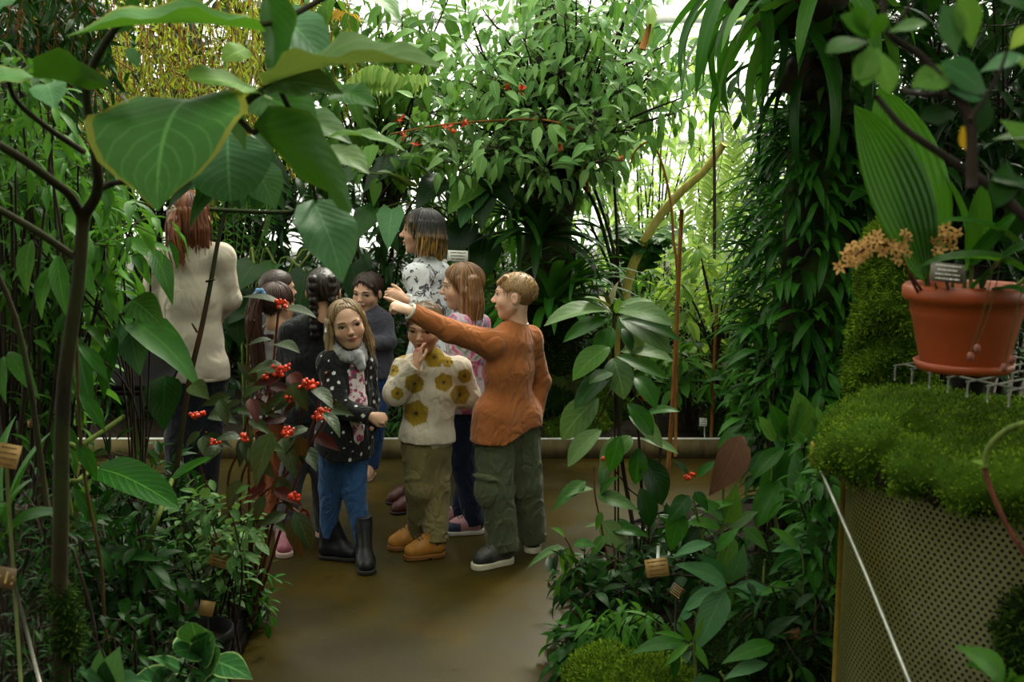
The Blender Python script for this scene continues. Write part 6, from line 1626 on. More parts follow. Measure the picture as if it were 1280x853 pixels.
def hand_shape(Fd, w, d, nb, L, side, curls, thumb=(.6, .5), spread=.10):
    """w wrist, d along the hand, nb out of its back, side = +1 / -1 where the thumb leaves; curls: four fingers' three bends"""
    w = npv(w); d = nrm(d); nb = npv(nb); nb = nrm(nb - d * (nb @ d)); s = np.cross(d, nb) * side
    pl = L * .5
    Fd.ell(w + d * pl * .55, (d, s, nb), (pl * .62, L * .20, L * .095), L * .06)
    Fd.cone(w - d * L * .25, w + d * L * .15, L * .15, L * .15, L * .05, (nb, .75))
    lens = (.40, .45, .42, .33); off = (.155, .052, -.052, -.15)
    out = []
    for i in range(4):
        p = w + d * pl * (.95 if i in (1, 2) else .88) + s * L * off[i]
        a = 0.0
        pts = [p]
        for j, seg in enumerate((.46, .31, .25)):
            a += curls[i][j]
            sd = nrm(d + s * spread * (1.2, .3, -.4, -1.2)[i])
            v = sd * math.cos(a) - nb * math.sin(a)
            pts.append(pts[-1] + v * L * lens[i] * seg)
        r = L * .052
        Fd.chain([p - d * L * .12] + pts, [r * 1.1, r * 1.1, r, r * .9, r * .75], L * .012)
        out.append(pts)
    t0 = w + d * L * .10 + s * L * .13
    v1 = nrm(d * .75 + s * thumb[0] - nb * .35); v2 = nrm(d * .9 + s * (thumb[0] - thumb[1]) - nb * .45)
    t1 = t0 + v1 * L * .22; t2 = t1 + v2 * L * .17; t3 = t2 + nrm(v2 * 1.0 - s * .15) * L * .13
    Fd.chain([t0, t1, t2, t3], [L * .085, L * .065, L * .058, L * .045], L * .02)
    return out


CURL_RELAX = [(.25, .35, .3), (.35, .45, .3), (.45, .5, .35), (.55, .55, .4)]
CURL_FIST = [(1.3, 1.5, 1.0)] * 4
CURL_POINT = [(.05, .1, .05), (1.2, 1.5, 1.0), (1.3, 1.5, 1.0), (1.3, 1.5, 1.0)]
CURL_HALF = [(.7, .9, .6), (.8, 1.0, .6), (.9, 1.0, .7), (1.0, 1.0, .7)]


def add_eyes(t, Fd, h, gaze, lid=.5, iris=(.05, .03, .02)):
    H = h.H
    for sx in (-1, 1):
        p = Fd.march(h.p(.155 * sx, 0, .005), h.f, .6 * H, .001)
        c = p - h.f * H * .022
        n = 14; V = []; Q = []
        R = (.074 * H, .032 * H, .036 * H)
        for i in range(n + 1):
            th = PI * i / n
            for k in range(2 * n):
                a = 2 * PI * k / (2 * n)
                V.append(c + h.r * R[0] * math.sin(th) * math.cos(a) + h.u * R[2] * math.sin(th) * math.sin(a) + h.f * R[1] * math.cos(th))
        for i in range(n):
            for k in range(2 * n):
                Q.append((i * 2 * n + k, (i + 1) * 2 * n + k, (i + 1) * 2 * n + (k + 1) % (2 * n), i * 2 * n + (k + 1) % (2 * n)))
        V = np.array(V)
        q = (V - c) / H; gx = q @ h.r - gaze[0] * .03; gz = q @ h.u - gaze[1] * .02; fy = q @ h.f
        C = np.tile(npv((.55, .52, .48)), (len(V), 1))
        rr = np.hypot(gx, gz)
        C[(rr < .034) & (fy > 0)] = iris; C[(rr < .015) & (fy > 0)] = (.004, .004, .004)
        me = mesh_np('eye', V, Q, None, {'Col': C})
        link_mesh('eye', me, M_eye, t)
        # upper lid with lashes
        mb = MB(); pts = []
        for k in range(9):
            a = PI * (.04 + .92 * k / 8)
            pts.append(c + h.r * R[0] * 1.08 * math.cos(a) + h.u * (R[2] * (1.05 - lid * .35) * math.sin(a)) + h.f * (R[1] * (.25 + .95 * math.sin(a))))
        mb.tube(pts, [.004 * H] + [.013 * H] * 7 + [.004 * H], 5)
        o = mb.build('eyelid', M_lash, t)


M_lash = simple('lashes', (.025, .014, .010), .6)


def add_brows(t, Fd, h, mat, lift=0.0):
    H = h.H
    for sx in (-1, 1):
        pts = []
        for k in range(6):
            x = (.07 + .17 * k / 5) * sx; z = .085 + .03 * math.sin(PI * (.2 + .6 * k / 5)) + lift
            pts.append(Fd.march(h.p(x, 0, z), h.f, .6 * H, .001) + h.f * .002 * H)
        mb = MB(); mb.tube(pts, [.010 * H, .016 * H, .017 * H, .015 * H, .011 * H, .005 * H], 5)
        mb.build('eyebrow', mat, t)


def skin_paint(h, base, lips=(.42, .13, .11)):
    base = npv(base)
    def fn(V):
        C = np.tile(base, (len(V), 1)) * (1 + .05 * wav(V, 9, 3))[:, None]
        x, y, z = h.loc(V)
        def blend(m, c):
            nonlocal C
            m = np.clip(m, 0, 1)[:, None]; C = C * (1 - m) + npv(c) * m
        blend((1 - ((x / .10) ** 2 + ((z + .268) / .045) ** 2)) * 2.5 * (y > .25), lips)
        for sx in (-1, 1):
            blend((1 - (((x - .19 * sx) / .13) ** 2 + ((z + .13) / .11) ** 2)) * .35 * (y > .1), base * npv((1.05, .72, .68)))
            blend((1 - (((x - .38 * sx) / .08) ** 2 + ((z + .05) / .15) ** 2 + ((y + .04) / .12) ** 2)) * .3, base * npv((1.05, .75, .7)))
        blend((1 - ((x / .06) ** 2 + ((z + .11) / .06) ** 2)) * .3 * (y > .38), base * npv((1.05, .75, .7)))
        return np.clip(C, 0, 1)
    return fn


M_linen = paintmat('linen', rough=.85, bscale=200, bstr=.2, spec=.15, mottle=.1, creases=4.5)


def person(key, J, H, look, up, skin, label, cat='person', group=None, k=1.0, hands=(), hres=.0036, bres=.009, gaze=(0, 0), lid=.5, face=True,
           brow=None, iris=(.05, .03, .02), finer=None):
    """J: joints in world space.  Builds the body (one continuous skin) and returns (empty, J, head frame, field)"""
    base = (npv(J['aL']) + npv(J['aR'])) / 2
    t = empty('person', Vector((base[0], base[1], 0)), label, cat, group)
    h = HeadFrame(J['head'], look, up, H)
    fine = [(h.c - H * .62, h.c + H * .62, hres)]
    for hd in hands:
        w = npv(hd['w']); fine.append((w - hd['L'] * 1.05, w + hd['L'] * 1.05, hd.get('res', .0036)))
    pts = [J[q] for q in ('sL', 'sR', 'eL', 'eR', 'wL', 'wR', 'hL', 'hR', 'kL', 'kR', 'aL', 'aR', 'tL', 'tR')] + [h.p(0, 0, .5), h.p(0, .5, 0), h.p(0, -.5, 0)] + [npv(hd['w']) + nrm(hd['d']) * hd['L'] for hd in hands]
    Fd = field_for(pts, .10, bres, fine)
    left = nrm(npv(J['sL']) - npv(J['sR'])); fw = nrm(np.cross((0, 0, 1), -left)); fw = nrm(np.cross(npv((0, 0, 1)), left)) * -1
    J['left'] = left; J['fw'] = fw
    n = npv(J['neck']); pel = (npv(J['hL']) + npv(J['hR'])) / 2; sm = (npv(J['sL']) + npv(J['sR'])) / 2
    J['pel'] = pel; J['sm'] = sm
    fl = (fw, .68)
    Fd.chain([sm - (0, 0, .02 * k), sm * .62 + pel * .38, sm * .3 + pel * .7, pel], [.085 * k, .115 * k, .10 * k, .115 * k], .05, fl)
    Fd.cone(J['sL'], J['sR'], .045 * k, .045 * k, .05)
    Fd.cone(n, h.p(0, -.10, -.2), .044 * k, .042 * k, .03 * k)
    Fd.cone(sm, n, .055 * k, .044 * k, .04 * k)
    for a in 'LR':
        Fd.chain([J['s' + a], J['e' + a], J['w' + a]], [.042 * k, .034 * k, .024 * k], .02)
        Fd.chain([J['h' + a], J['k' + a], J['a' + a]], [.07 * k, .05 * k, .032 * k], .03)
        an_ = npv(J['a' + a]); fd_ = npv(J['t' + a]) - an_; fd_[2] = 0; fd_ = nrm(fd_) * .075 * k
        Fd.cone(an_, npv((an_[0] + fd_[0], an_[1] + fd_[1], .042)), .030 * k, .020 * k, .02)
    head_shape(Fd, h)
    for hd in hands:
        hand_shape(Fd, hd['w'], hd['d'], hd['nb'], hd['L'], hd.get('side', 1), hd['curl'], hd.get('thumb', (.6, .5)), hd.get('spread', .1))
    sdf_obj('body', Fd, M_skin, t, skin_paint(h, SK[skin] if isinstance(skin, str) else skin), relax=1)
    if face:
        add_eyes(t, Fd, h, gaze, lid, iris)
        if brow is not None: add_brows(t, Fd, h, brow)
    return t, h, Fd


def joints(D, d):
    """pixel + depth offset from D -> world"""
    return {k: npv(P(v[0], v[1], D + v[2])) for k, v in d.items()}


def top(t, J, k, col, mat=None, name='shirt', sleeve=(.056, .046, .036), hem=.10, width=1.0, long=True, wr=(.006, 7, 1), h=.006, collar=.055, sl_end=.0, flare=1.0, belly=1.0, label=None, extra=None, arms='LR', hipr=1.0, pre=None, hemcurve=None):
    """upper garment over the torso and both sleeves; hem: how far below the hips it ends"""
    sm, pel, n, fw = J['sm'], J['pel'], npv(J['neck']), J['fw']
    down = nrm(pel - sm); endp = pel + down * hem
    pts = [J['sL'], J['sR'], J['eL'], J['eR'], J['wL'], J['wR'], endp, n]
    Fd = field_for(pts, .17 * k, h)
    fl = (fw, .70)
    Fd.chain([sm - (0, 0, .01 * k), sm * .66 + pel * .34, sm * .3 + pel * .7], [.10 * k * width, .130 * k * width, .122 * k * width * belly], .05, fl)
    Fd.cone(sm * .3 + pel * .7, pel, .122 * k * width * belly, .134 * k * width * belly, .04, (fw, .80))
    Fd.cone(pel, endp + down * .12, .134 * k * width * belly, .14 * k * width * flare, .03, (fw, .80))
    for a in 'LR':
        Fd.cone(npv(J['h' + a]) - down * .03, npv(J['h' + a]) + down * (hem + .1), .104 * k * hipr, .106 * k * hipr * flare, .04)
    if pre: pre(Fd)
    Fd.keep(lambda X: (X - endp) @ down + (hemcurve(X) if hemcurve else 0), .006, .6)
    Fd.cone(J['sL'], J['sR'], .062 * k, .062 * k, .05)
    Fd.cone(sm, n + (n - sm) * .25, .085 * k, collar * k, .04 * k, cap1=True)
    for a in arms:
        w = npv(J['w' + a]); e = npv(J['e' + a])
        w2 = w + nrm(w - e) * sl_end
        Fd.cone(J['s' + a], e, sleeve[0] * k, sleeve[1] * k, .03 * k)
        Fd.cone(e, w2, sleeve[1] * k, sleeve[2] * k, .02 * k, cap1=True)
        # cuff
        u = nrm(w2 - e)
        Fd.cone(w2 - u * .025 * k, w2, sleeve[2] * k * .98, sleeve[2] * k * .98, .004, cap1=True)
    if extra: extra(Fd)
    if wr:
        Fd.disp(folds(wr[0] * .7, wr[1] * .9, wr[2], (1.2, 1.2, .6))); Fd.disp(folds(wr[0] * .35, wr[1] * 1.5, wr[2] + 31, (.6, .6, 1.5)))
    return sdf_obj(name, Fd, mat or M_knit, t, col, label=label)


def trousers(t, J, k, col, mat=None, name='trousers', r=(.098, .070, .055), waist=.06, wr=(.006, 8, 2), h=.006, cuff=.0, crumple=.5, label=None, end=None):
    pel, fw = J['pel'], J['fw']
    pts = [J['hL'], J['hR'], J['kL'], J['kR'], J['aL'], J['aR'], pel + (0, 0, waist)]
    Fd = field_for(pts, .15 * k, h)
    up = nrm(J['sm'] - pel)
    Fd.cone(pel - up * .02, pel + up * waist, .125 * k, .118 * k, .03, (fw, .74), cap1=True)
    for a in 'LR':
        hp, kn, an = npv(J['h' + a]), npv(J['k' + a]), npv(J['a' + a])
        an = an + nrm(an - kn) * cuff
        Fd.cone(hp, kn, r[0] * k, r[1] * k, .03 * k)
        Fd.cone(kn, an, r[1] * k, r[2] * k, .02 * k, cap1=True)
    if wr:
        f1 = folds(wr[0] * .8, wr[1], wr[2], (1.1, 1.1, .5)); f2 = folds(wr[0] * 1.3, wr[1] * 1.2, wr[2] + 9, (.7, .7, 1.5))
        za = (J['aL'][2] + J['aR'][2]) / 2; zk = (J['kL'][2] + J['kR'][2]) / 2
        def fn(X):
            w = np.clip((zk - X[:, 2]) / (zk - za + 1e-6), 0, 1) * crumple
            return f1(X) * (1 - w) + f2(X) * w
        Fd.disp(fn)
    return sdf_obj(name, Fd, mat or M_weave, t, col, label=label)


def shoe(t, ank, toe, L, upper, sole, shaft=.05, name='shoe', solecol_h=.022, kind='sneaker', lace=None, trim=None, label=None, z0=0.0, mat=None, w=1.0):
    """ank: ankle joint; toe: any point the toe aims at.  One shoe with its sole (and laces) as its own pieces"""
    ank = npv(ank); d = npv(toe) - ank; d[2] = 0; d = nrm(d); s = npv((-d[1], d[0], 0))
    heel = ank - d * L * .22; heel[2] = z0; tip = heel + d * L
    up = npv((0, 0, 1))
    fr = .037 * w * L / .2
    pts = [heel, tip, ank + up * shaft]
    Fd = field_for(pts, .06, .0035)
    sh = solecol_h
    a = heel + d * L * .2 + up * (sh + .028); b = heel + d * L * .62 + up * (sh + .022); c = tip - d * L * .20 + up * (sh + .012)
    Fd.chain([a, b, c], [fr * .95, fr * 1.0, fr * .95], .015)
    Fd.cone(a, heel + d * L * .24 + up * (sh + .05 + shaft), fr * .98, fr * (1.0 if kind == 'boot' else .92), .02, cap1=True)
    Fd.cone(b + up * .005, heel + d * L * .34 + up * (sh + .045 + shaft * .7), fr * .8, fr * .75, .03)
    Fd.keep(lambda X: z0 + sh * .6 - X[:, 2], .004)
    Fd.disp(folds(.0012, 18, 4))
    if trim is None:
        col = upper
    else:
        tc, lim = trim
        def col(V, tc=npv(tc), up_=npv(upper)):
            t_ = (V - heel) @ d / L; zz = V[:, 2] - z0
            m = ((t_ > lim) & (zz < sh + .045)) | ((t_ < .10) & (zz < sh + .05))
            C = np.tile(up_, (len(V), 1)); C[m] = tc
            return C
    o = sdf_obj(name, Fd, mat or M_leather, t, col, label=label)
    F2 = field_for(pts, .06, .0035)
    F2.plate(heel + d * fr * 1.0, tip - d * fr * 1.05, fr * 1.05, fr * 1.12, z0, z0 + sh, .003)
    if kind == 'boot':
        for q in np.arange(.12, .95, .085):
            pc = heel + d * L * q
            F2.cone(pc - s * .08 + up * 0, pc + s * .08, .0045, .0045, .002, op='s')
        F2.cone(heel + d * L * .40 - s * .08, heel + d * L * .40 + s * .08, .010, .010, .003, op='s')
    sdf_obj('sole', F2, M_rubber, o, sole)
    if lace is not None:
        mb = MB()
        for i in range(5):
            q = .36 + .075 * i
            pc = heel + d * L * q + up * (sh + .075 - .0105 * i + (shaft * .25 if i < 2 else 0))
            pts_ = [pc - s * fr * .62 + d * .006 - up * .008, pc + up * .004, pc + s * fr * .62 - d * .006 - up * .008]
            pts_ = [npv(Fd.march(p - up * .05, up, .12, .0015)) + up * .001 for p in pts_]
            mb.tube(smooth_path([Vector(p) for p in pts_], 3), .0028, 5)
        mb.build('lace', lace, o)
    return o


M_rubber = paintmat('rubber_sole', rough=.7, bscale=60, bstr=.2, spec=.3)
M_laceD = simple('dark_lace', (.02, .02, .022), .8)
M_laceN = simple('navy_lace', (.012, .018, .045), .8)
M_laceB = simple('brown_lace', (.05, .025, .012), .8)


def hair_cap(h, H, res=.0036, line=(.0, .62), thick=.03, extra=None, ripple=(.010, 46), parting=None, pad=.65, front=.30, side=None, window=None):
    """hair over the skull; line=(a,b): hair where z > a + b*y (head units)"""
    Fd = Field(h.c - H * pad, h.c + H * pad, res) if not isinstance(pad, tuple) else Field(npv(pad[0]), npv(pad[1]), res)
    ax = (h.r, h.f, h.u)
    Fd.ell(h.p(0, -.06, .13), ax, ((.345 + thick) * H, (.425 + thick) * H, (.365 + thick) * H), 0)
    def cut(X):
        x, y, z = h.loc(X)
        g = (line[0] + line[1] * y) - z
        if side is not None:
            # sideburn/ear window
            g = np.maximum(g, side(x, y, z))
        if window is not None:
            wx, wz, zc = window
            g = np.maximum(g, np.where(y > -.12, (1 - np.sqrt((x / wx) ** 2 + ((z - zc) / wz) ** 2)) * .3, -1))
        return g * H
    Fd.keep(cut, .05 * H)
    if extra: extra(Fd)
    def rip(X):
        x, y, z = h.loc(X)
        a = np.arctan2(x, y + .05) if parting is None else parting(x, y, z)
        return -ripple[0] * H * (np.sin(a * ripple[1] + 2.5 * np.sin(z * 7 + a * 5)) * .6 + .4 * np.sin(a * ripple[1] * 2.3 + 4 * z))
    Fd.disp(rip)
    return Fd


def streaks(h, c1, c2, f=40, seed=1, zfun=None):
    c1 = npv(c1); c2 = npv(c2)
    def fn(V):
        x, y, z = h.loc(V)
        a = np.arctan2(x, y + .06)
        m = .5 + .35 * np.sin(a * f + 3 * np.sin(a * 7 + seed) + z * 1.5) + .25 * np.sin(a * f * 2.7 + seed)
        if zfun is not None: m = zfun(x, y, z, m)
        m = np.clip(m, 0, 1)[:, None]
        return c1 * (1 - m) + c2 * m
    return fn


def strands(t, h, roots, c1, c2, rad=.0035, seed=1, name='hair_strands', jitter=.01):
    """loose locks: list of polylines (world)"""
    rng = random.Random(seed); V = []; Q = []; C = []; n0 = 0
    for pl in roots:
        mb = MB(); pl = smooth_path([Vector(p) for p in pl], 4)
        mb.tube(pl, taper(len(pl), rad * rng.uniform(.8, 1.3), rad * .3), 5, cap=False)
        v = mb.V[0]; m = rng.random()
        V.append(v); Q.append(mb.Q[0] + n0); n0 += len(v)
        C.append(np.tile(npv(c1) * (1 - m) + npv(c2) * m, (len(v), 1)))
    me = mesh_np(name, np.concatenate(V), np.concatenate(Q), None, {'Col': np.concatenate(C)})
    return link_mesh(name, me, M_hair, t)


def cap_strands(t, h, n, c1, c2, thick=.03, line=(-.2, .4), window=None, seed=1, rad=.011, part=0.0, tail=(.0, .08), short=None, side=None, cfun=None):
    """locks combed from the crown over the skull down to the hairline; one mesh"""
    rng = random.Random(seed); H = h.H; V = []; Q = []; C = []; n0 = 0
    def bare(x, y, z):
        g = (line[0] + line[1] * y) - z
        if side is not None: g = max(g, float(side(np.array(x), np.array(y), np.array(z))))
        if window is not None and y > -.12: g = max(g, (1 - math.hypot(x / window[0], (z - window[2]) / window[1])) * .3)
        return g > 0
    c1 = npv(c1); c2 = npv(c2)
    for i in range(n):
        a = rng.uniform(-PI, PI); e0 = math.radians(rng.uniform(60, 88)) if short is None else math.asin(rng.uniform(-.3, 1)); tw = rng.uniform(-.25, .25)
        pts = []; th = thick + rng.uniform(-.004, .016)
        for q in range(14):
            e = e0 - (math.radians(150) * q / 13 if short is None else short * q / 6)
            aa = a + tw * q / 13
            x = (.345 + th) * math.sin(aa) * math.cos(e) + part * (1 - q / 13); y = -.06 + (.425 + th) * math.cos(aa) * math.cos(e); z = .13 + (.365 + th) * math.sin(e)
            if bare(x, y, z) or (short is not None and q > 6): break
            pts.append(h.p(x, y, z))
        if len(pts) < 3: continue
        tl = rng.uniform(*tail); pts.append(pts[-1] + (pts[-1] - pts[-2]) * .5 + h.d(0, 0, -tl) * H)
        mb = MB(); pl = smooth_path([Vector(p) for p in pts], 2)
        r = rad * H * rng.uniform(.7, 1.3); mb.tube(pl, [r * (.5 + .5 * min(1, 4 * k / len(pl))) * (1 - .75 * max(0, k / (len(pl) - 1) - .6) / .4) for k in range(len(pl))], 5, cap=False)
        v = mb.V[0]; m = rng.random()
        V.append(v); Q.append(mb.Q[0] + n0); n0 += len(v)
        col = np.tile(c1 * (1 - m) + c2 * m, (len(v), 1))
        if cfun is not None: col = cfun(v)
        C.append(col)
    me = mesh_np('hair_lock', np.concatenate(V), np.concatenate(Q), None, {'Col': np.concatenate(C)})
    return link_mesh('hair_locks', me, M_hair, t)


def fall_strands(t, h, n, guides, c1, c2, rad=.014, seed=1, jit=.05, cfun=None):
    """long locks hanging along guide curves given in head units"""
    rng = random.Random(seed); H = h.H; V = []; Q = []; C = []; n0 = 0; c1 = npv(c1); c2 = npv(c2)
    for i in range(n):
        f = rng.random() * (len(guides) - 1); k = min(int(f), len(guides) - 2); f -= k
        j = (rng.gauss(0, jit), rng.gauss(0, jit), rng.uniform(-.10, .10)); L = rng.uniform(.78, 1.06)
        pts = []
        for q, (p, r) in enumerate(zip(guides[k], guides[k + 1])):
            w = q / (len(guides[k]) - 1)
            x, y, z = [p[m] * (1 - f) + r[m] * f for m in range(3)]
            z0 = guides[k][0][2]
            pts.append(Vector(h.p(x + j[0] * (.4 + w), y + j[1] * (.4 + w), z0 + (z - z0) * L + j[2] * w)))
        mb = MB(); pl = smooth_path(pts, 4); r_ = rad * H * rng.uniform(.6, 1.3)
        mb.tube(pl, [r_ * (1 - .8 * max(0, kk / (len(pl) - 1) - .55) / .45) for kk in range(len(pl))], 5, cap=False)
        v = mb.V[0]; m = rng.random(); V.append(v); Q.append(mb.Q[0] + n0); n0 += len(v)
        C.append(np.tile(c1 * (1 - m) + c2 * m, (len(v), 1)) if cfun is None else cfun(v))
    me = mesh_np('hair_lock', np.concatenate(V), np.concatenate(Q), None, {'Col': np.concatenate(C)})
    return link_mesh('hair_locks', me, M_hair, t)
# ---------------------------------------------------------------- the school group on the path
def ear_gap(r=.15):
    return lambda x, y, z: np.where(np.abs(x) > .2, r - np.hypot(y + .02, z + .03), -1)


# ---- boy in the rust sweater, pointing
D = 4.66
J = joints(D, dict(neck=(645, 408, .02), head=(643, 370, .0), sL=(614, 430, -.10), sR=(661, 424, .09), eL=(562, 414, -.17), wL=(514, 390, -.25),
                   eR=(675, 478, .15), wR=(667, 528, .09), hL=(620, 528, -.05), hR=(648, 526, .04), kL=(619, 612, -.06), kR=(656, 606, .08),
                   aL=(630, 682, -.05), aR=(666, 672, .12), tL=(588, 697, -.14), tR=(664, 668, .4)))
hl = dict(w=P(511, 389, D - .25), d=(-.93, .02, .36), nb=(.30, -.65, .75), L=.145, side=1, curl=CURL_POINT, thumb=(.35, .5), res=.0033)
hr = dict(w=J['wR'], d=(.0, -.12, -1), nb=(1, 0, 0), L=.13, side=1, curl=CURL_HALF)
t, h, Fd = person('boy', J, .212, (-1, .10, .03), (.02, .05, 1), 'fair', 'fair haired boy in a rust sweater and green cargo trousers, pointing with one arm',
                  hands=[hl, hr], gaze=(0, 0), lid=.4, brow=simple('fair_brow', (.22, .12, .06), .8), iris=(.06, .07, .07), group='school group visiting the plant house')
RUST = srgb(158, 94, 50)
def boy_extra(Fd):
    pass
top(t, J, 1.02, lambda V: npv(RUST) * (1 + .10 * wav(V, 6, 11))[:, None], sleeve=(.060, .050, .040), hipr=1.06, belly=.95, hem=.035, wr=(.0055, 6.5, 1), name='sweater', h=.005, collar=.048, flare=1.05, hemcurve=lambda X: -.05 * np.clip((X - J['pel']) @ J['left'] / .12, -.3, 1), width=.97)
mb = MB(); cx = npv(J['neck']) + nrm(npv(J['neck']) - J['sm']) * .012
ring = [Vector(cx + .050 * (math.cos(a) * J['left'] + math.sin(a) * J['fw'])) for a in np.linspace(0, 2 * PI, 25)]
mb.tube(ring, .006, 6); mb.build('undershirt_collar', simple('white_cotton', srgb(200, 196, 186), .9), t)
mb = MB(); wl = npv(J['wL']); u = nrm(wl - npv(J['eL'])); a1 = nrm(np.cross(u, (0, 0, 1))); a2 = np.cross(u, a1)
mb.tube([Vector(wl + u * .004 + .032 * (math.cos(a) * a1 + math.sin(a) * a2)) for a in np.linspace(0, 2 * PI, 21)], .007, 6); mb.build('undershirt_cuff', bpy.data.materials['white_cotton'], t)
CARGO = srgb(82, 88, 64)
o = trousers(t, J, 1.02, lambda V: npv(CARGO) * (1 + .08 * wav(V, 7, 2))[:, None], r=(.097, .084, .066), cuff=.02, wr=(.010, 6, 2), name='cargo_trousers', h=.005)
# cargo pocket with its flap on the near leg
hp, kn = npv(J['hL']), npv(J['kL'])
kd = nrm(kn - hp); out = nrm(J['left'] * .9 - npv((.15, .25, 0))); sd = nrm(np.cross(kd, out))
pc = hp * .12 + kn * .88 + out * .072
Fp = Field(pc - .14, pc + .14, .005)
Fp.ell(pc + kd * .03, (out, sd, kd), (.024, .068, .085), .0)
Fp.ell(pc - kd * .035 + out * .008, (out, sd, kd), (.022, .072, .020), .006)
Fp.disp(folds(.005, 9, 8))
sdf_obj('cargo_pocket', Fp, M_weave, o, CARGO)
SNK = srgb(70, 70, 66)
for a in 'LR':
    shoe(t, J['a' + a], J['t' + a], .215, SNK, srgb(196, 190, 168), shaft=.045, name='sneaker', solecol_h=.030, lace=M_laceD, trim=(srgb(40, 41, 42), .62))
BH1, BH2 = srgb(112, 82, 50), srgb(186, 148, 98)
def boyfr(Fd):
    for q in range(7):
        x = -.24 + .08 * q
        Fd.cone(h.p(x, .20, .40), h.p(x * 1.0 + .02, .372 - x * x * .8, .27), .05 * h.H, .03 * h.H, .06 * h.H)
Fh = hair_cap(h, h.H, line=(-.12, .45), thick=.022, ripple=(.006, 60), extra=boyfr, side=ear_gap(.14), window=(.31, .36, -.08))
sdf_obj('hair', Fh, M_hair, t, streaks(h, BH1, BH2, 60, 2, lambda x, y, z, m: m * .7 + .35 * np.clip((z - .05) * 2.2, -.6, .6)), relax=1)
cap_strands(t, h, 420, BH1, BH2, .018, (-.12, .45), (.31, .36, -.08), 5, .008, short=.14, side=ear_gap(.14))

# ---- girl in the spotted black coat, facing the camera
D = 4.63
J = joints(D, dict(neck=(433, 440, .02), head=(434, 405, .0), sL=(455, 455, .09), sR=(412, 455, -.04), eL=(462, 503, .12), wL=(462, 535, .02), eR=(424, 510, -.13), wR=(463, 521, -.16),
                   hL=(440, 550, .05), hR=(421, 550, -.04), kL=(442, 612, .0), kR=(414, 610, .02), aL=(455, 684, -.03), aR=(410, 676, .05), tL=(463, 716, -.32), tR=(470, 690, .0)))
hr = dict(w=J['wR'], d=(.92, .15, -.18), nb=(.0, -.85, .5), L=.135, side=1, curl=CURL_FIST, thumb=(.4, .5))
t, h, Fd = person('polka', J, .216, (.30, -1, -.06), (-.20, .0, 1), 'tan', 'girl in a black white-spotted coat, grey scarf and black boots, looking at the camera',
                  hands=[hr], k=.86, gaze=(-.5, 0), lid=.45, brow=simple('brown_brow', (.10, .05, .025), .8), group='school group visiting the plant house')
BLK = (.006, .006, .007)
def dots(V):
    C = np.tile(npv(BLK), (len(V), 1))
    r = np.random.RandomState(5); pick = V[r.permutation(len(V))]
    kept = []
    for p in pick[:1500]:
        if len(kept) >= 150: break
        if all(np.linalg.norm(p - q[0]) > .036 for q in kept): kept.append((p, r.choice([.004, .006, .0085])))
    for p, rr in kept:
        C[np.linalg.norm(V - p, axis=1) < rr] = (.62, .62, .62)
    return C
def coat_extra(Fd):
    pass
top(t, J, .94, dots, mat=M_weave, sleeve=(.060, .052, .044), hem=.03, wr=(.004, 5, 6), name='spotted_coat', h=.0042, collar=.06, hemcurve=lambda X: -.055 * np.clip((X - J['pel']) @ J['fw'] / .1 + .2, -.4, 1))
# open front with the flowered top inside
fl = npv(J['sm']) + J['fw'] * .105 + J['left'] * .01
mb = MB()
FLW = NT('flower_print'); _n = FLW.noise(38, 2); FLW.done(FLW.bsdf(FLW.ramp(_n, [(.40, srgb(206, 196, 196)), (.5, srgb(196, 186, 188)), (.54, srgb(170, 45, 95)), (.62, srgb(120, 60, 84)), (.66, srgb(70, 72, 80))]), .9))
Fs = Field(npv(J['pel']) - .3, npv(J['sm']) + .3, .006)
Fs.chain([J['sm'] + J['fw'] * .048 + (0, 0, .0), J['sm'] * .5 + J['pel'] * .5 + J['fw'] * .076, J['pel'] + J['fw'] * .085 + (0, 0, .03)], [.05, .053, .042], .03, (J['fw'], .9))
Fs.disp(folds(.003, 8, 3)); sdf_obj('flowered_top', Fs, FLW.m, t, (.6, .5, .5))
JN = srgb(48, 84, 132)
def denim(c, h0=None):
    c = npv(c)
    def fn(V):
        return np.clip(c * (1 + .22 * wav(V, 7, 4) + .12 * wav(V, 26, 9))[:, None], 0, 1)
    return fn
trousers(t, J, .92, denim(JN), r=(.094, .063, .040), wr=(.005, 8, 3), name='jeans', h=.005, crumple=.2, cuff=-.02)
for a in 'LR':
    shoe(t, J['a' + a], J['t' + a], .205, srgb(16, 16, 18), srgb(40, 38, 36), shaft=.165, name='boot', solecol_h=.022, kind='boot', w=1.05)
# scarf: a thick loop with rolls
Fs = Field(npv(J['neck']) - .16, npv(J['neck']) + .16, .004)
c0 = npv(J['neck']) + (0.004, -.01, .012)
for dz, rr, th in ((-.020, .070, .022), (.008, .064, .021), (-.010, .074, .020)):
    ring = [c0 + npv((rr * math.cos(a), rr * .85 * math.sin(a), dz + .012 * math.sin(a * 2 + dz * 90) + .022 * math.sin(a + .2) - .016 * math.cos(a))) for a in np.linspace(0, 2 * PI, 17)]
    Fs.chain(ring, [th] * 17, .012)
Fs.cone(c0 + (.055, -.06, -.02), c0 + (.075, -.075, -.07), .03, .022, .02)
Fs.disp(folds(.005, 11, 6, (.6, .6, 1.6)))
sdf_obj('scarf', Fs, M_knit, t, lambda V: np.clip(npv((.30, .30, .31)) * (1 + .35 * wav(V, 14, 2))[:, None], .05, .8))
H1, H2 = srgb(84, 64, 42), srgb(168, 138, 96)
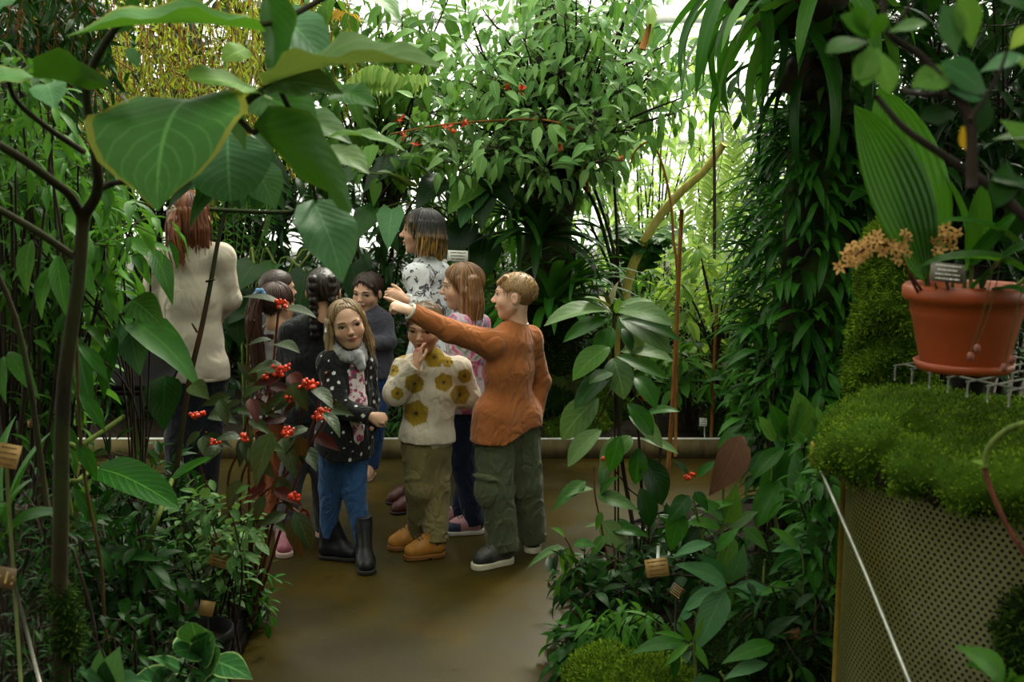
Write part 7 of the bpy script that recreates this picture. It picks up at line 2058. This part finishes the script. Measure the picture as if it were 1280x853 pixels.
def long1(Fd):
    H = h.H
    for q in range(7):
        a = q / 6
        Fd.chain([h.p(.34 + .02 * a, .08 - .30 * a, .10), h.p(.43, .06 - .26 * a, -.25), h.p(.50 - .04 * a, .18 - .2 * a, -.62), h.p(.64 - .16 * a, .26 - .20 * a, -1.0 + .05 * a)], [.08 * H, .085 * H, .075 * H, .02 * H], .05 * H)
        Fd.chain([h.p(-.33 - .02 * a, .05 - .30 * a, .12), h.p(-.37, .0 - .26 * a, -.25), h.p(-.37, .02 - .2 * a, -.55), h.p(-.36, .04 - .2 * a, -.72)], [.07 * H, .065 * H, .05 * H, .02 * H], .05 * H)
Fh = hair_cap(h, h.H, line=(-.2, .3), thick=.030, extra=long1, pad=1.05, ripple=(.008, 50), window=(.31, .47, -.10))
sdf_obj('hair', Fh, M_hair, t, streaks(h, H1, H2, 46, 3, lambda x, y, z, m: m - .35 * (np.abs(x) < .015) * (y > 0)), relax=1)
cap_strands(t, h, 230, H1, H2, .028, (-.2, .3), (.33, .58, -.10), 6, .012, tail=(-.02, .0))
fall_strands(t, h, 110, [[(.34, .10, .10), (.43, .10, -.25), (.48, .18, -.62), (.60, .26, -1.0)], [(.33, -.15, .10), (.43, -.16, -.25), (.46, -.05, -.62), (.46, .08, -.95)]], H1, H2, .013, 3)
fall_strands(t, h, 50, [[(-.33, .05, .12), (-.38, .02, -.25), (-.40, .06, -.6), (-.38, .10, -.80)], [(-.33, -.22, .12), (-.38, -.22, -.25), (-.38, -.15, -.6), (-.34, -.1, -.75)]], H1, H2, .012, 4)
mb = MB(); mb.tube([Vector(h.p(.40, .06, .06)), Vector(h.p(.46, .07, .0)), Vector(h.p(.48, .08, -.06))], .006, 6); mb.build('hair_clip', simple('pearl', (.8, .75, .7), .3), t)

# ---- boy in the cream sweatshirt with olive lion prints
D = 4.75
J = joints(D, dict(neck=(533, 444, .03), head=(531, 409, -.02), sL=(573, 462, .05), sR=(506, 462, .0), eL=(586, 496, .10), wL=(562, 500, .06), eR=(494, 492, -.10), wR=(520, 456, -.14),
                   hL=(545, 553, .04), hR=(522, 553, -.02), kL=(545, 612, .02), kR=(524, 612, -.03), aL=(545, 676, -.05), aR=(524, 664, .08), tL=(500, 690, -.10), tR=(490, 676, .05)))
hr = dict(w=P(521, 455, D - .15), d=(.05, .18, .95), nb=(-.55, -.7, .2), L=.125, side=1, curl=[(.2, .5, .4), (.9, 1.2, .7), (1.1, 1.3, .8), (1.2, 1.3, .8)], thumb=(.5, .4), res=.0033)
t, h, Fd = person('lion', J, .222, (-.22, -1, -.22), (-.03, -.18, 1), 'tan', 'small boy in a cream sweatshirt with olive lion heads, fingers at his mouth',
                  hands=[hr], gaze=(-.4, -.6), lid=.8, brow=bpy.data.materials['brown_brow'], group='school group visiting the plant house')
CRM = srgb(196, 186, 168); OLV = srgb(150, 124, 34)
pat = [(543, 446, .058), (518, 480, .052), (491, 463, .034), (500, 438, .042), (520, 517, .068), (555, 478, .050), (576, 494, .055), (582, 470, .040), (497, 492, .034), (560, 452, .03)]
def lions(V):
    C = np.tile(npv(CRM), (len(V), 1)) * (1 + .05 * wav(V, 8, 3))[:, None]
    n = npv(P(530, 490, D)) - npv(CAMP); n /= np.linalg.norm(n)
    for i, (px, py, r) in enumerate(pat):
        c = npv(P(px, py, D - .1)); q = V - c; q = q - np.outer(q @ n, n)
        front = (V - npv(J['sm'])) @ J['fw'] > -.05
        e1 = nrm(np.cross(n, (0, 0, 1))); e2 = np.cross(e1, n)
        a = np.arctan2(q @ e2, q @ e1) + i * .7; rr = np.linalg.norm(q, axis=1)
        lim = r * .80 / np.cos(np.mod(a, PI / 3) - PI / 6) * (1 + .05 * np.sin(a * 31))
        m = (rr < lim) & front
        st = .5 + .5 * np.sin(a * 26 + i)
        C[m] = npv(OLV) * (.72 + .38 * st[m] * (rr[m] / r > .3))[:, None]
        m2 = (rr < r * .13) & front; C[m2] = (.03, .028, .012)
    return C
top(t, J, .93, lions, sleeve=(.068, .062, .046), hem=-.005, wr=(.0055, 6.5, 21), name='sweatshirt', h=.0042, collar=.07, width=1.04, belly=.94, hipr=.90, flare=.96)
pe = J['pel']; Fs = Field(pe - .22, pe + .22, .0045); Fs.cone(pe + (0, 0, .012), pe - (0, 0, .018), .126, .120, 0, (J['fw'], .72), cap0=True, cap1=True); Fs.disp(folds(.002, 16, 5))
sdf_obj('waistband', Fs, M_knit, t, npv(CRM) * .92)
KH = srgb(118, 110, 72)
trousers(t, J, .92, lambda V: npv(KH) * (1 + .08 * wav(V, 7, 2))[:, None], r=(.084, .074, .064), wr=(.010, 7, 31), cuff=.015, name='trousers', h=.005)
for a in 'LR':
    shoe(t, J['a' + a], J['t' + a], .20, srgb(160, 108, 40), srgb(120, 78, 36), shaft=.062, name='boot', solecol_h=.026, kind='boot', lace=M_laceB, w=1.08)
    sk = MB(); an = npv(J['a' + a]); sk.tube([Vector(an - (0, 0, .02)), Vector(an + (0, 0, .045))], [.043, .041], 14); sk.build('sock', simple('grey_sock', srgb(50, 52, 58), .9), t)
def lion_fr(Fd):
    for q in range(9):
        x = -.28 + .07 * q
        Fd.cone(h.p(x * .8, .1, .44), h.p(x, .375 - x * x * .9, .21 - .03 * math.sin(q * 2.3)), .05 * h.H, .018 * h.H, .05 * h.H)
Fh = hair_cap(h, h.H, line=(-.12, .45), thick=.03, ripple=(.008, 56), extra=lion_fr, side=ear_gap(.12), window=(.32, .36, -.10))
sdf_obj('hair', Fh, M_hair, t, streaks(h, srgb(66, 46, 30), srgb(132, 100, 68), 54, 5), relax=1)
cap_strands(t, h, 240, srgb(66, 46, 30), srgb(132, 100, 68), .028, (-.12, .45), (.32, .36, -.10), 7, .011, side=ear_gap(.12))

# ---- girl with long straight light brown hair
D = 5.10
J = joints(D, dict(neck=(583, 392, .02), head=(577, 358, .0), sL=(573, 407, -.10), sR=(598, 407, .12), eL=(570, 455, -.13), wL=(563, 492, -.12), eR=(604, 455, .12), wR=(596, 496, .05),
                   hL=(577, 508, -.06), hR=(592, 508, .05), kL=(578, 575, -.05), kR=(590, 572, .05), aL=(594, 655, -.05), aR=(575, 648, .06), tL=(560, 668, -.07), tR=(545, 655, .04)))
t, h, Fd = person('pink', J, .222, (-1, -.12, -.04), (.02, 0, 1), 'tan', 'girl with long straight light brown hair, flowered pink hoodie and dark jeans, in profile',
                  gaze=(0, 0), lid=.5, brow=bpy.data.materials['brown_brow'], group='school group visiting the plant house')
FL2 = NT('flowered_cotton'); _n = FL2.noise(17, 1.5, dist=.6); FL2.done(FL2.bsdf(FL2.ramp(_n, [(.34, srgb(96, 130, 104)), (.41, srgb(172, 160, 172)), (.50, srgb(184, 168, 180)), (.555, srgb(190, 110, 140)), (.62, srgb(150, 70, 110)), (.68, srgb(120, 118, 150))]), .9, bump=cloth_bump(FL2, _n, 8.0), bstr=.75, bdist=.014))
top(t, J, .98, (.5, .5, .5), mat=FL2.m, sleeve=(.062, .054, .043), hem=.02, wr=(.006, 6, 41), name='flowered_hoodie', h=.006)
Fs = Field(npv(J['neck']) - .2, npv(J['neck']) + .2, .005)
Fs.chain([npv(J['neck']) + v for v in ((.0, -.085, -.045), (.045, -.065, -.04), (.070, 0, -.05), (.05, .065, -.04))], [.018, .026, .030, .022], .03); Fs.disp(folds(.004, 9, 2)); sdf_obj('hood', Fs, M_knit, t, srgb(136, 136, 160))
pe = J['pel']; Fs = Field(pe - .22, pe + .22, .005); Fs.cone(pe - (0, 0, .004), pe - (0, 0, .022), .145, .142, 0, (J['fw'], .72), cap0=True, cap1=True); sdf_obj('hem_band', Fs, M_knit, t, srgb(150, 40, 74))
trousers(t, J, .98, denim(srgb(24, 34, 58)), r=(.100, .070, .056), wr=(.004, 8, 51), name='jeans', h=.006)
for a in 'LR':
    shoe(t, J['a' + a], J['t' + a], .205, srgb(176, 128, 134), srgb(190, 182, 176), shaft=.03, name='sneaker', solecol_h=.022, lace=M_laceN, trim=(srgb(42, 50, 76), .60))
def long2(Fd):
    H = h.H
    for q in range(8):
        a = -1 + 2 * q / 7
        Fd.chain([h.p(.34 * a, -.20 - .15 * (1 - a * a), .15), h.p(.40 * a, -.18 - .18 * (1 - a * a), -.3), h.p(.40 * a, -.08 - .25 * (1 - a * a), -.8), h.p(.36 * a, .02 - .22 * (1 - a * a), -1.35)], [.12 * H, .11 * H, .10 * H, .04 * H], .06 * H)
    for sx in (-1, 1):
        Fd.chain([h.p(.33 * sx, .06, .2), h.p(.40 * sx, -.02, -.10), h.p(.43 * sx, .06, -.6), h.p(.40 * sx, .10, -1.1), h.p(.36 * sx, .12, -1.45)], [.07 * H, .085 * H, .10 * H, .085 * H, .03 * H], .06 * H)
Fh = hair_cap(h, h.H, line=(-.3, .2), window=(.31, .44, -.10), thick=.04, extra=long2, pad=(h.c - npv((.22, .24, .44)), h.c + npv((.24, .24, .2))), ripple=(.012, 44), res=.0045)
sdf_obj('hair', Fh, M_hair, t, streaks(h, srgb(78, 50, 28), srgb(160, 116, 72), 44, 7), relax=1)
cap_strands(t, h, 220, srgb(78, 50, 28), srgb(160, 116, 72), .038, (-.3, .2), (.31, .44, -.10), 8, .012)
_g = [[(.40 * math.sin(a), -.10 - .34 * math.cos(a) * (1 if math.cos(a) > 0 else .5), .1), (.45 * math.sin(a), -.10 - .36 * math.cos(a) * (1 if math.cos(a) > 0 else .5), -.5), (.45 * math.sin(a), -.03 - .32 * math.cos(a) * (1 if math.cos(a) > 0 else .4), -1.0), (.40 * math.sin(a), .03 - .28 * math.cos(a) * (1 if math.cos(a) > 0 else .4), -1.5)] for a in np.linspace(-2.0, 2.0, 9)]
fall_strands(t, h, 230, _g, srgb(78, 50, 28), srgb(164, 120, 76), .013, 5, .025)

# ---- the teacher with two-tone hair
D = 5.51
J = joints(D, dict(neck=(533, 328, .02), head=(527, 290, .0), sL=(520, 346, -.16), sR=(550, 344, .17), eL=(531, 398, -.24), wL=(507, 377, -.40), eR=(556, 400, .15), wR=(530, 400, .0),
                   hL=(534, 455, -.08), hR=(545, 455, .08), kL=(530, 540, -.08), kR=(536, 540, .08), aL=(526, 627, -.05), aR=(518, 610, .14), tL=(500, 638, -.12), tR=(490, 618, .05)))
hl = dict(w=P(506, 376, D - .40), d=(-.75, -.25, .45), nb=(-.1, -.75, .65), L=.165, side=1, curl=[(.9, 1.1, .7), (1.0, 1.2, .7), (1.1, 1.2, .8), (1.2, 1.2, .8)], thumb=(.75, .2), res=.0036)
t, h, Fd = person('teacher', J, .232, (-1, .0, .08), (.05, .05, 1), 'warm', 'woman with two-tone black and blond hair in a white patterned shirt, looking up',
                  hands=[hl], gaze=(0, .3), lid=.4, brow=simple('dark_brow', (.02, .012, .01), .8), k=1.0)
SH = NT('printed_shirt'); _n = SH.noise(20, 2, dist=.8); _n2 = SH.noise(13, 2, vscale=(1.3, .8, 1.1))
_c = SH.ramp(_n, [(.0, srgb(190, 192, 196)), (.56, srgb(190, 192, 196)), (.585, srgb(40, 42, 48)), (.64, srgb(60, 62, 70)), (.68, srgb(186, 186, 190))])
_c = SH.mix(SH.ramp(_n2, [(.70, 0.0), (.72, 1.0)]), _c, srgb(36, 70, 140)); SH.done(SH.bsdf(_c, .8, bump=cloth_bump(SH, _n, 8.0), bstr=.75, bdist=.014))
top(t, J, 1.12, (.5, .5, .5), mat=SH.m, sleeve=(.060, .052, .043), hem=.04, wr=(.007, 5.5, 61), name='patterned_shirt', h=.007, collar=.058)
for sx in (-1, 1):
    Fs = Field(npv(J['neck']) - .16, npv(J['neck']) + .16, .005)
    b = npv(J['neck']) + J['left'] * .052 * sx
    Fs.chain([b - J['fw'] * .04 + (0, 0, .012), b + J['fw'] * .035, b * 1 + J['fw'] * .085 - (0, 0, .055)], [.020, .022, .014], .01, (J['left'], .5))
    sdf_obj('collar', Fs, SH.m, t, (.5, .5, .5))
trousers(t, J, 1.12, denim(srgb(110, 132, 158)), r=(.098, .068, .055), wr=(.004, 7, 71), name='jeans', h=.008)
for a in 'LR':
    shoe(t, J['a' + a], J['t' + a], .235, srgb(66, 24, 22), srgb(30, 16, 14), shaft=.02, name='shoe', solecol_h=.016)
T1, T2 = srgb(20, 16, 15), srgb(168, 128, 50)
def bob(Fd):
    H = h.H
    for q in range(22):
        a = -PI * .78 + 2 * PI * .78 * q / 21
        x, y = .37 * math.sin(a), -.06 - .43 * math.cos(a)
        if y > .08: continue
        rr = random.Random(q)
        Fd.chain([h.p(x * .9, y * .9, .2), h.p(x * 1.1, y * 1.08, -.12), h.p(x * (1.08 + .12 * rr.random()), y * (1.0 + .15 * rr.random()), -.40 - .20 * rr.random() * (1 if y < 0 else .3))], [.085 * H, .08 * H, .018 * H], .035 * H)
    for sx in (-1, 1):
        Fd.chain([h.p(.12 * sx, .28, .38), h.p(.30 * sx, .22, .18), h.p(.37 * sx, .14, -.18)], [.06 * H, .06 * H, .015 * H], .03 * H)
    Fd.chain([h.p(0, -.40, -.3), h.p(.05, -.38, -.62), h.p(.04, -.30, -.86)], [.13 * H, .11 * H, .02 * H], .05 * H)
Fh = hair_cap(h, h.H, line=(-.2, .4), window=(.31, .40, -.10), thick=.05, extra=bob, pad=.95, ripple=(.014, 34))
sdf_obj('hair', Fh, M_hair, t, streaks(h, T1, T2, 24, 9, lambda x, y, z, m: np.clip((.16 - z + (y > .25) * .25 - .75 * np.abs(m - .5)) * 3.0, 0, 1) * (.25 + .9 * m) * np.clip((z + .78) * 5, 0, 1)), relax=1)
_cf = streaks(h, T1, T2, 24, 9, lambda x, y, z, m: np.clip((.20 - z + (y > .15) * .25) * 2.2, 0, 1) * (np.sin(x * 40 + y * 31) > -.35) * (.5 + .6 * m))
cap_strands(t, h, 200, T1, T2, .045, (-.25, .4), (.31, .40, -.10), 9, .014, tail=(.05, .3), cfun=_cf)
_g = [[(.40 * math.sin(a), -.06 - .44 * math.cos(a), .1), (.46 * math.sin(a), -.06 - .48 * math.cos(a), -.2), (.50 * math.sin(a), -.06 - .50 * math.cos(a), -.55)] for a in np.linspace(-1.7, 1.7, 9)]
fall_strands(t, h, 130, _g, T1, T2, .013, 6, .04, cfun=_cf)
mb = MB(); mb.tube([Vector(h.p(-.40, -.03, -.13)), Vector(h.p(-.41, -.02, -.17))], .004, 6); mb.build('earring', simple('silver', (.6, .6, .6), .2, 1.0), t)

# ---- girl in the slate top with her arms drawn in
D = 6.08
J = joints(D, dict(neck=(464, 390, .03), head=(459, 365, .0), sL=(479, 402, .02), sR=(450, 402, -.02), eL=(486, 428, -.04), wL=(465, 430, -.14), eR=(446, 430, -.06), wR=(462, 424, -.14),
                   hL=(472, 466, .02), hR=(460, 466, -.02), kL=(470, 525, .0), kR=(459, 525, -.02), aL=(462, 592, .06), aR=(450, 588, .12), tL=(452, 603, -.15), tR=(440, 600, -.1)))
t, h, Fd = person('slate', J, .224, (-.36, -1, -.20), (.03, -.15, 1), 'tan', 'dark haired girl in a slate grey top and blue jeans, looking down',
                  gaze=(-.5, -1), lid=1.0, brow=bpy.data.materials['dark_brow'], group='school group visiting the plant house', hres=.0042)
top(t, J, .93, lambda V: npv(srgb(66, 66, 76)) * (1 + .08 * wav(V, 6, 11))[:, None], sleeve=(.060, .052, .044), hem=.03, wr=(.005, 6, 81), name='slate_top', h=.007, collar=.066)
trousers(t, J, .93, denim(srgb(34, 62, 108)), r=(.096, .070, .060), wr=(.004, 8, 51), name='jeans', h=.008, cuff=-.04)
for a in 'LR':
    shoe(t, J['a' + a], J['t' + a], .20, srgb(176, 136, 112), srgb(150, 120, 100), shaft=.02, name='shoe', solecol_h=.014)
def tied(Fd):
    H = h.H
    Fd.chain([h.p(0, -.42, .2), h.p(.1, -.56, .05), h.p(.12, -.55, -.3)], [.12 * H, .14 * H, .05 * H], .05 * H)
    for sx in (-1, 1):
        Fd.chain([h.p(.05 * sx, .30, .38), h.p(.26 * sx, .22, .22), h.p(.35 * sx, .06, .0)], [.04 * H, .045 * H, .03 * H], .04 * H)
Fh = hair_cap(h, h.H, line=(-.15, .4), window=(.31, .40, -.08), thick=.03, extra=tied, pad=.8, ripple=(.009, 48), res=.0045, side=ear_gap(.12))
sdf_obj('hair', Fh, M_hair, t, streaks(h, srgb(24, 16, 12), srgb(66, 44, 32), 40, 4), relax=1)
cap_strands(t, h, 200, srgb(24, 16, 12), srgb(66, 44, 32), .028, (-.15, .4), (.31, .40, -.08), 10, .012, side=ear_gap(.12))

# ---- child in black seen from behind, dark braids
D = 4.86
J = joints(D, dict(neck=(402, 398, .0), head=(404, 364, .02), sL=(366, 416, .05), sR=(416, 412, .08), eL=(356, 462, .10), wL=(366, 500, .22), eR=(420, 460, .14), wR=(414, 496, .22),
                   hL=(380, 520, .0), hR=(402, 520, .05), kL=(366, 590, .02), kR=(404, 585, .05), aL=(354, 668, -.04), aR=(404, 662, .15), tL=(358, 700, -.40), tR=(412, 662, .4)))
t, h, Fd = person('braid', J, .215, (-.15, 1, .02), (0, 0, 1), 'warm', 'child in a black jacket and grey leggings with dark braided hair, seen from behind',
                  hres=.005, face=False, group='school group visiting the plant house')
top(t, J, .98, (.008, .008, .010), mat=M_weave, sleeve=(.064, .056, .046), hem=.03, wr=(.006, 6, 91), name='black_jacket', h=.006)
trousers(t, J, .95, lambda V: npv(srgb(72, 72, 78)) * (1 + .12 * wav(V, 8, 11))[:, None], r=(.096, .066, .050), wr=(.0035, 9, 93), name='leggings', h=.006)
for a in 'LR':
    shoe(t, J['a' + a], J['t' + a], .20, srgb(150, 84, 98), srgb(186, 158, 150), shaft=.035, name='sneaker', solecol_h=.026, lace=simple('pale_lace', srgb(190, 160, 160), .8))
def braids(Fd):
    H = h.H
    for sx in (-1, 1):
        for q in range(9):
            z = .30 - .155 * q
            Fd.ell(h.p(.20 * sx + .03 * math.sin(q * PI), -.40 - .035 * (q % 2) + .02 * q, z), (h.r, h.f, h.u), (.11 * H, .10 * H, .10 * H), .03 * H)
    Fd.ell(h.p(0, -.34, .22), (h.r, h.f, h.u), (.20 * H, .16 * H, .2 * H), .05 * H)
Fh = hair_cap(h, h.H, line=(-.05, .55), thick=.035, extra=braids, pad=1.15, ripple=(.012, 40), res=.005)
sdf_obj('hair', Fh, M_hair, t, streaks(h, srgb(14, 10, 9), srgb(46, 32, 26), 36, 6), relax=1)

# ---- girl with the long dark ponytail
D = 5.13
J = joints(D, dict(neck=(345, 408, .0), head=(347, 380, .02), sL=(326, 424, .08), sR=(366, 424, -.02), eL=(322, 468, .15), wL=(340, 494, .24), eR=(372, 468, .02), wR=(372, 500, .16),
                   hL=(338, 520, .04), hR=(354, 520, -.02), kL=(337, 585, .04), kR=(350, 585, .0), aL=(331, 650, .04), aR=(345, 650, .0), tL=(345, 650, .40), tR=(358, 652, .36)))
t, h, Fd = person('ponytail', J, .213, (.55, .80, .02), (0, 0, 1), 'warm', 'girl with a long dark ponytail tied with a blue flower, patterned top and rust trousers',
                  hres=.0045, face=False, group='school group visiting the plant house')
PT = NT('berry_print'); _n = PT.noise(16, 2, dist=.5); PT.done(PT.bsdf(PT.ramp(_n, [(.40, srgb(150, 144, 142)), (.52, srgb(160, 152, 150)), (.55, srgb(96, 22, 30)), (.60, srgb(40, 26, 28)), (.7, srgb(60, 56, 58))]), .9, bump=cloth_bump(PT, _n, 8.0), bstr=.75, bdist=.014))
top(t, J, .94, (.5, .5, .5), mat=PT.m, sleeve=(.060, .052, .043), hem=.02, wr=(.006, 6, 101), name='patterned_top', h=.007)
trousers(t, J, .94, lambda V: npv(srgb(122, 62, 28)) * (1 + .1 * wav(V, 8, 11))[:, None], r=(.094, .070, .060), wr=(.006, 8, 103), name='trousers', h=.007)
for a in 'LR':
    shoe(t, J['a' + a], J['t' + a], .20, srgb(70, 26, 34), srgb(150, 140, 134), shaft=.03, name='sneaker', solecol_h=.022)
PONY = [h.p(-.02, -.40, .26), h.p(-.06, -.60, .15), h.p(-.10, -.66, -.3), h.p(-.10, -.62, -.9), h.p(-.08, -.58, -1.5), h.p(-.06, -.56, -1.95)]
def pony(Fd):
    H = h.H
    Fd.chain(PONY, [.10 * H, .15 * H, .18 * H, .17 * H, .13 * H, .03 * H], .05 * H)
Fh = hair_cap(h, h.H, line=(-.04, .60), thick=.03, extra=pony, pad=(h.c - npv((.22, .24, .50)), h.c + npv((.2, .2, .18))), ripple=(.012, 44), res=.005, side=ear_gap(.12))
sdf_obj('hair', Fh, M_hair, t, streaks(h, srgb(34, 18, 13), srgb(82, 48, 34), 44, 8), relax=1)
_g = [[(-.02 + dx, -.42, .26), (-.06 + dx, -.66, .12), (-.10 + dx, -.74, -.4), (-.08 + dx, -.66, -1.2), (-.06 + dx, -.60, -2.05)] for dx in (-.14, 0, .14)]
fall_strands(t, h, 120, _g, srgb(40, 20, 14), srgb(104, 60, 40), .015, 9, .04)
cap_strands(t, h, 150, srgb(34, 18, 13), srgb(82, 48, 34), .026, (-.04, .60), None, 12, .012, side=ear_gap(.12))
Fs = Field(npv(PONY[0]) - .08, npv(PONY[0]) + .08, .003)
c = npv(PONY[0]) + npv((-.012, -.022, .005))
for q in range(6):
    a = q * PI / 3; Fs.ell(c + npv((.020 * math.cos(a), -.006, .020 * math.sin(a))), ((1, 0, 0), (0, 1, 0), (0, 0, 1)), (.013, .008, .013), .004)
sdf_obj('flower_hair_tie', Fs, M_knit, t, lambda V: np.where((np.linalg.norm(V - c, axis=1) < .012)[:, None], npv((.75, .75, .78)), npv(srgb(120, 160, 205))))

# ---- child half hidden behind the ponytail
D = 5.62
J = joints(D, dict(neck=(350, 388, .02), head=(348, 362, .0), sL=(336, 402, .1), sR=(368, 402, -.02), eL=(334, 440, .12), wL=(346, 470, .2), eR=(372, 440, .0), wR=(370, 470, .1),
                   hL=(344, 484, .04), hR=(358, 484, -.02), kL=(344, 545, .04), kR=(357, 545, .0), aL=(342, 606, .04), aR=(356, 606, .0), tL=(356, 606, .4), tR=(370, 606, .36)))
t, h, Fd = person('hidden', J, .212, (.75, .55, .02), (0, 0, 1), 'warm', 'child with short dark hair, mostly hidden behind the girl with the ponytail',
                  hres=.005, face=False, group='school group visiting the plant house')
top(t, J, .92, (.015, .016, .02), mat=M_knit, hem=.02, wr=(.005, 6, 111), name='dark_jumper', h=.008)
trousers(t, J, .92, denim(srgb(40, 46, 58)), name='jeans', h=.009)
for a in 'LR':
    shoe(t, J['a' + a], J['t' + a], .19, srgb(40, 40, 44), srgb(120, 116, 110), name='sneaker')
Fh = hair_cap(h, h.H, line=(.02, .60), thick=.035, ripple=(.009, 44), res=.005, side=ear_gap(.13))
sdf_obj('hair', Fh, M_hair, t, streaks(h, srgb(26, 16, 12), srgb(60, 38, 28), 40, 8), relax=1)

# ---- guide with her back turned, auburn hair half tied up
D = 5.32
J = joints(D, dict(neck=(240, 304, .0), head=(240, 268, .02), sL=(199, 325, .0), sR=(276, 322, .02), eL=(192, 374, .04), wL=(212, 392, .24), eR=(287, 374, .06), wR=(268, 396, .25),
                   hL=(228, 466, .0), hR=(262, 466, .02), kL=(226, 552, -.02), kR=(258, 552, .02), aL=(224, 634, .0), aR=(254, 632, .05), tL=(226, 640, .4), tR=(258, 636, .4)))
hr = dict(w=J['wR'], d=(-.7, .3, .3), nb=(.3, .8, .2), L=.16, side=1, curl=CURL_HALF)
t, h, Fd = person('guide', J, .228, (.22, 1, .06), (0, 0, 1), 'tan', 'woman in a pale beige shirt and dark trousers with auburn hair, her back turned', k=1.15, hres=.005, hands=[hr], face=False)
BG = srgb(186, 176, 160)
def shirt_extra(Fd):
    pass
top(t, J, 1.2, lambda V: npv(BG) * (1 + .05 * wav(V, 6, 11))[:, None], mat=M_linen, sleeve=(.058, .050, .042), hem=.04, wr=(.0045, 5.2, 121), name='beige_shirt', h=.006, width=.98, collar=.06, belly=1.0, hipr=.80, flare=.95)
Fs = Field(npv(J['neck']) - .14, npv(J['neck']) + .14, .005)
Fs.chain([npv(J['neck']) + (.062 * math.cos(a), .055 * math.sin(a), .0 + .004 * math.sin(a)) for a in np.linspace(0, 2 * PI, 15)], [.018] * 15, .01); sdf_obj('collar', Fs, M_weave, t, BG)
# back yoke seam
mb = MB(); sm = J['sm']
trousers(t, J, 1.2, (.012, .014, .022), r=(.082, .070, .058), wr=(.004, 7, 131), name='trousers', h=.008)
for a in 'LR':
    shoe(t, J['a' + a], J['t' + a], .24, srgb(28, 26, 26), srgb(40, 38, 36), name='shoe')
def auburn(Fd):
    H = h.H
    for q in range(11):
        a = -1 + .2 * q
        Fd.chain([h.p(.36 * a, -.22 - .22 * (1 - a * a), .1), h.p(.42 * a, -.22 - .22 * (1 - a * a), -.3), h.p(.46 * a, -.20 - .24 * (1 - a * a), -.72 - .10 * math.sin(q * 2.1))], [.12 * H, .11 * H, .03 * H], .05 * H)
    Fd.chain([h.p(-.16, -.47, .12), h.p(-.14, -.58, -.1), h.p(-.12, -.60, -.5), h.p(-.04, -.56, -.9), h.p(.02, -.54, -1.12)], [.07 * H, .12 * H, .14 * H, .10 * H, .03 * H], .03 * H)
Fh = hair_cap(h, h.H, line=(-.05, .55), thick=.04, extra=auburn, pad=1.2, ripple=(.012, 42), res=.0045)
sdf_obj('hair', Fh, M_hair, t, streaks(h, srgb(64, 34, 20), srgb(150, 86, 46), 40, 8, lambda x, y, z, m: m * .75 + .35 * np.clip(z - .2, 0, 1) + .25 * (y < -.5)), relax=1)
cap_strands(t, h, 220, srgb(60, 30, 18), srgb(160, 92, 50), .038, (-.3, .3), None, 11, .012)
_g = [[(.42 * math.sin(a), -.10 - .40 * math.cos(a), .1), (.46 * math.sin(a), -.12 - .42 * math.cos(a), -.3), (.48 * math.sin(a), -.12 - .42 * math.cos(a), -.85)] for a in np.linspace(-1.6, 1.6, 9)]
fall_strands(t, h, 150, _g, srgb(50, 26, 16), srgb(130, 70, 38), .014, 7, .05)
_g = [[(-.20, -.46, .14), (-.22, -.60, -.2), (-.16, -.66, -.6), (-.02, -.60, -1.16)], [(-.08, -.48, .14), (-.04, -.62, -.2), (-.02, -.66, -.6), (.04, -.58, -1.1)]]
fall_strands(t, h, 90, _g, srgb(90, 46, 26), srgb(170, 98, 54), .014, 8, .05)
Fs = Field(h.p(-.16, -.52, .15) - .06, h.p(-.16, -.52, .15) + .06, .0025)
for q in range(5):
    a = q * 2 * PI / 5; Fs.ell(h.p(-.16, -.545, .14) + .016 * (math.cos(a) * h.r + math.sin(a) * h.u), (h.r, h.f, h.u), (.010, .006, .010), .003)
Fs.cone(h.p(-.16, -.54, .14), h.p(.0, -.52, .10), .006, .004, .003)
sdf_obj('hair_clip', Fs, M_leather, t, (.55, .42, .34))
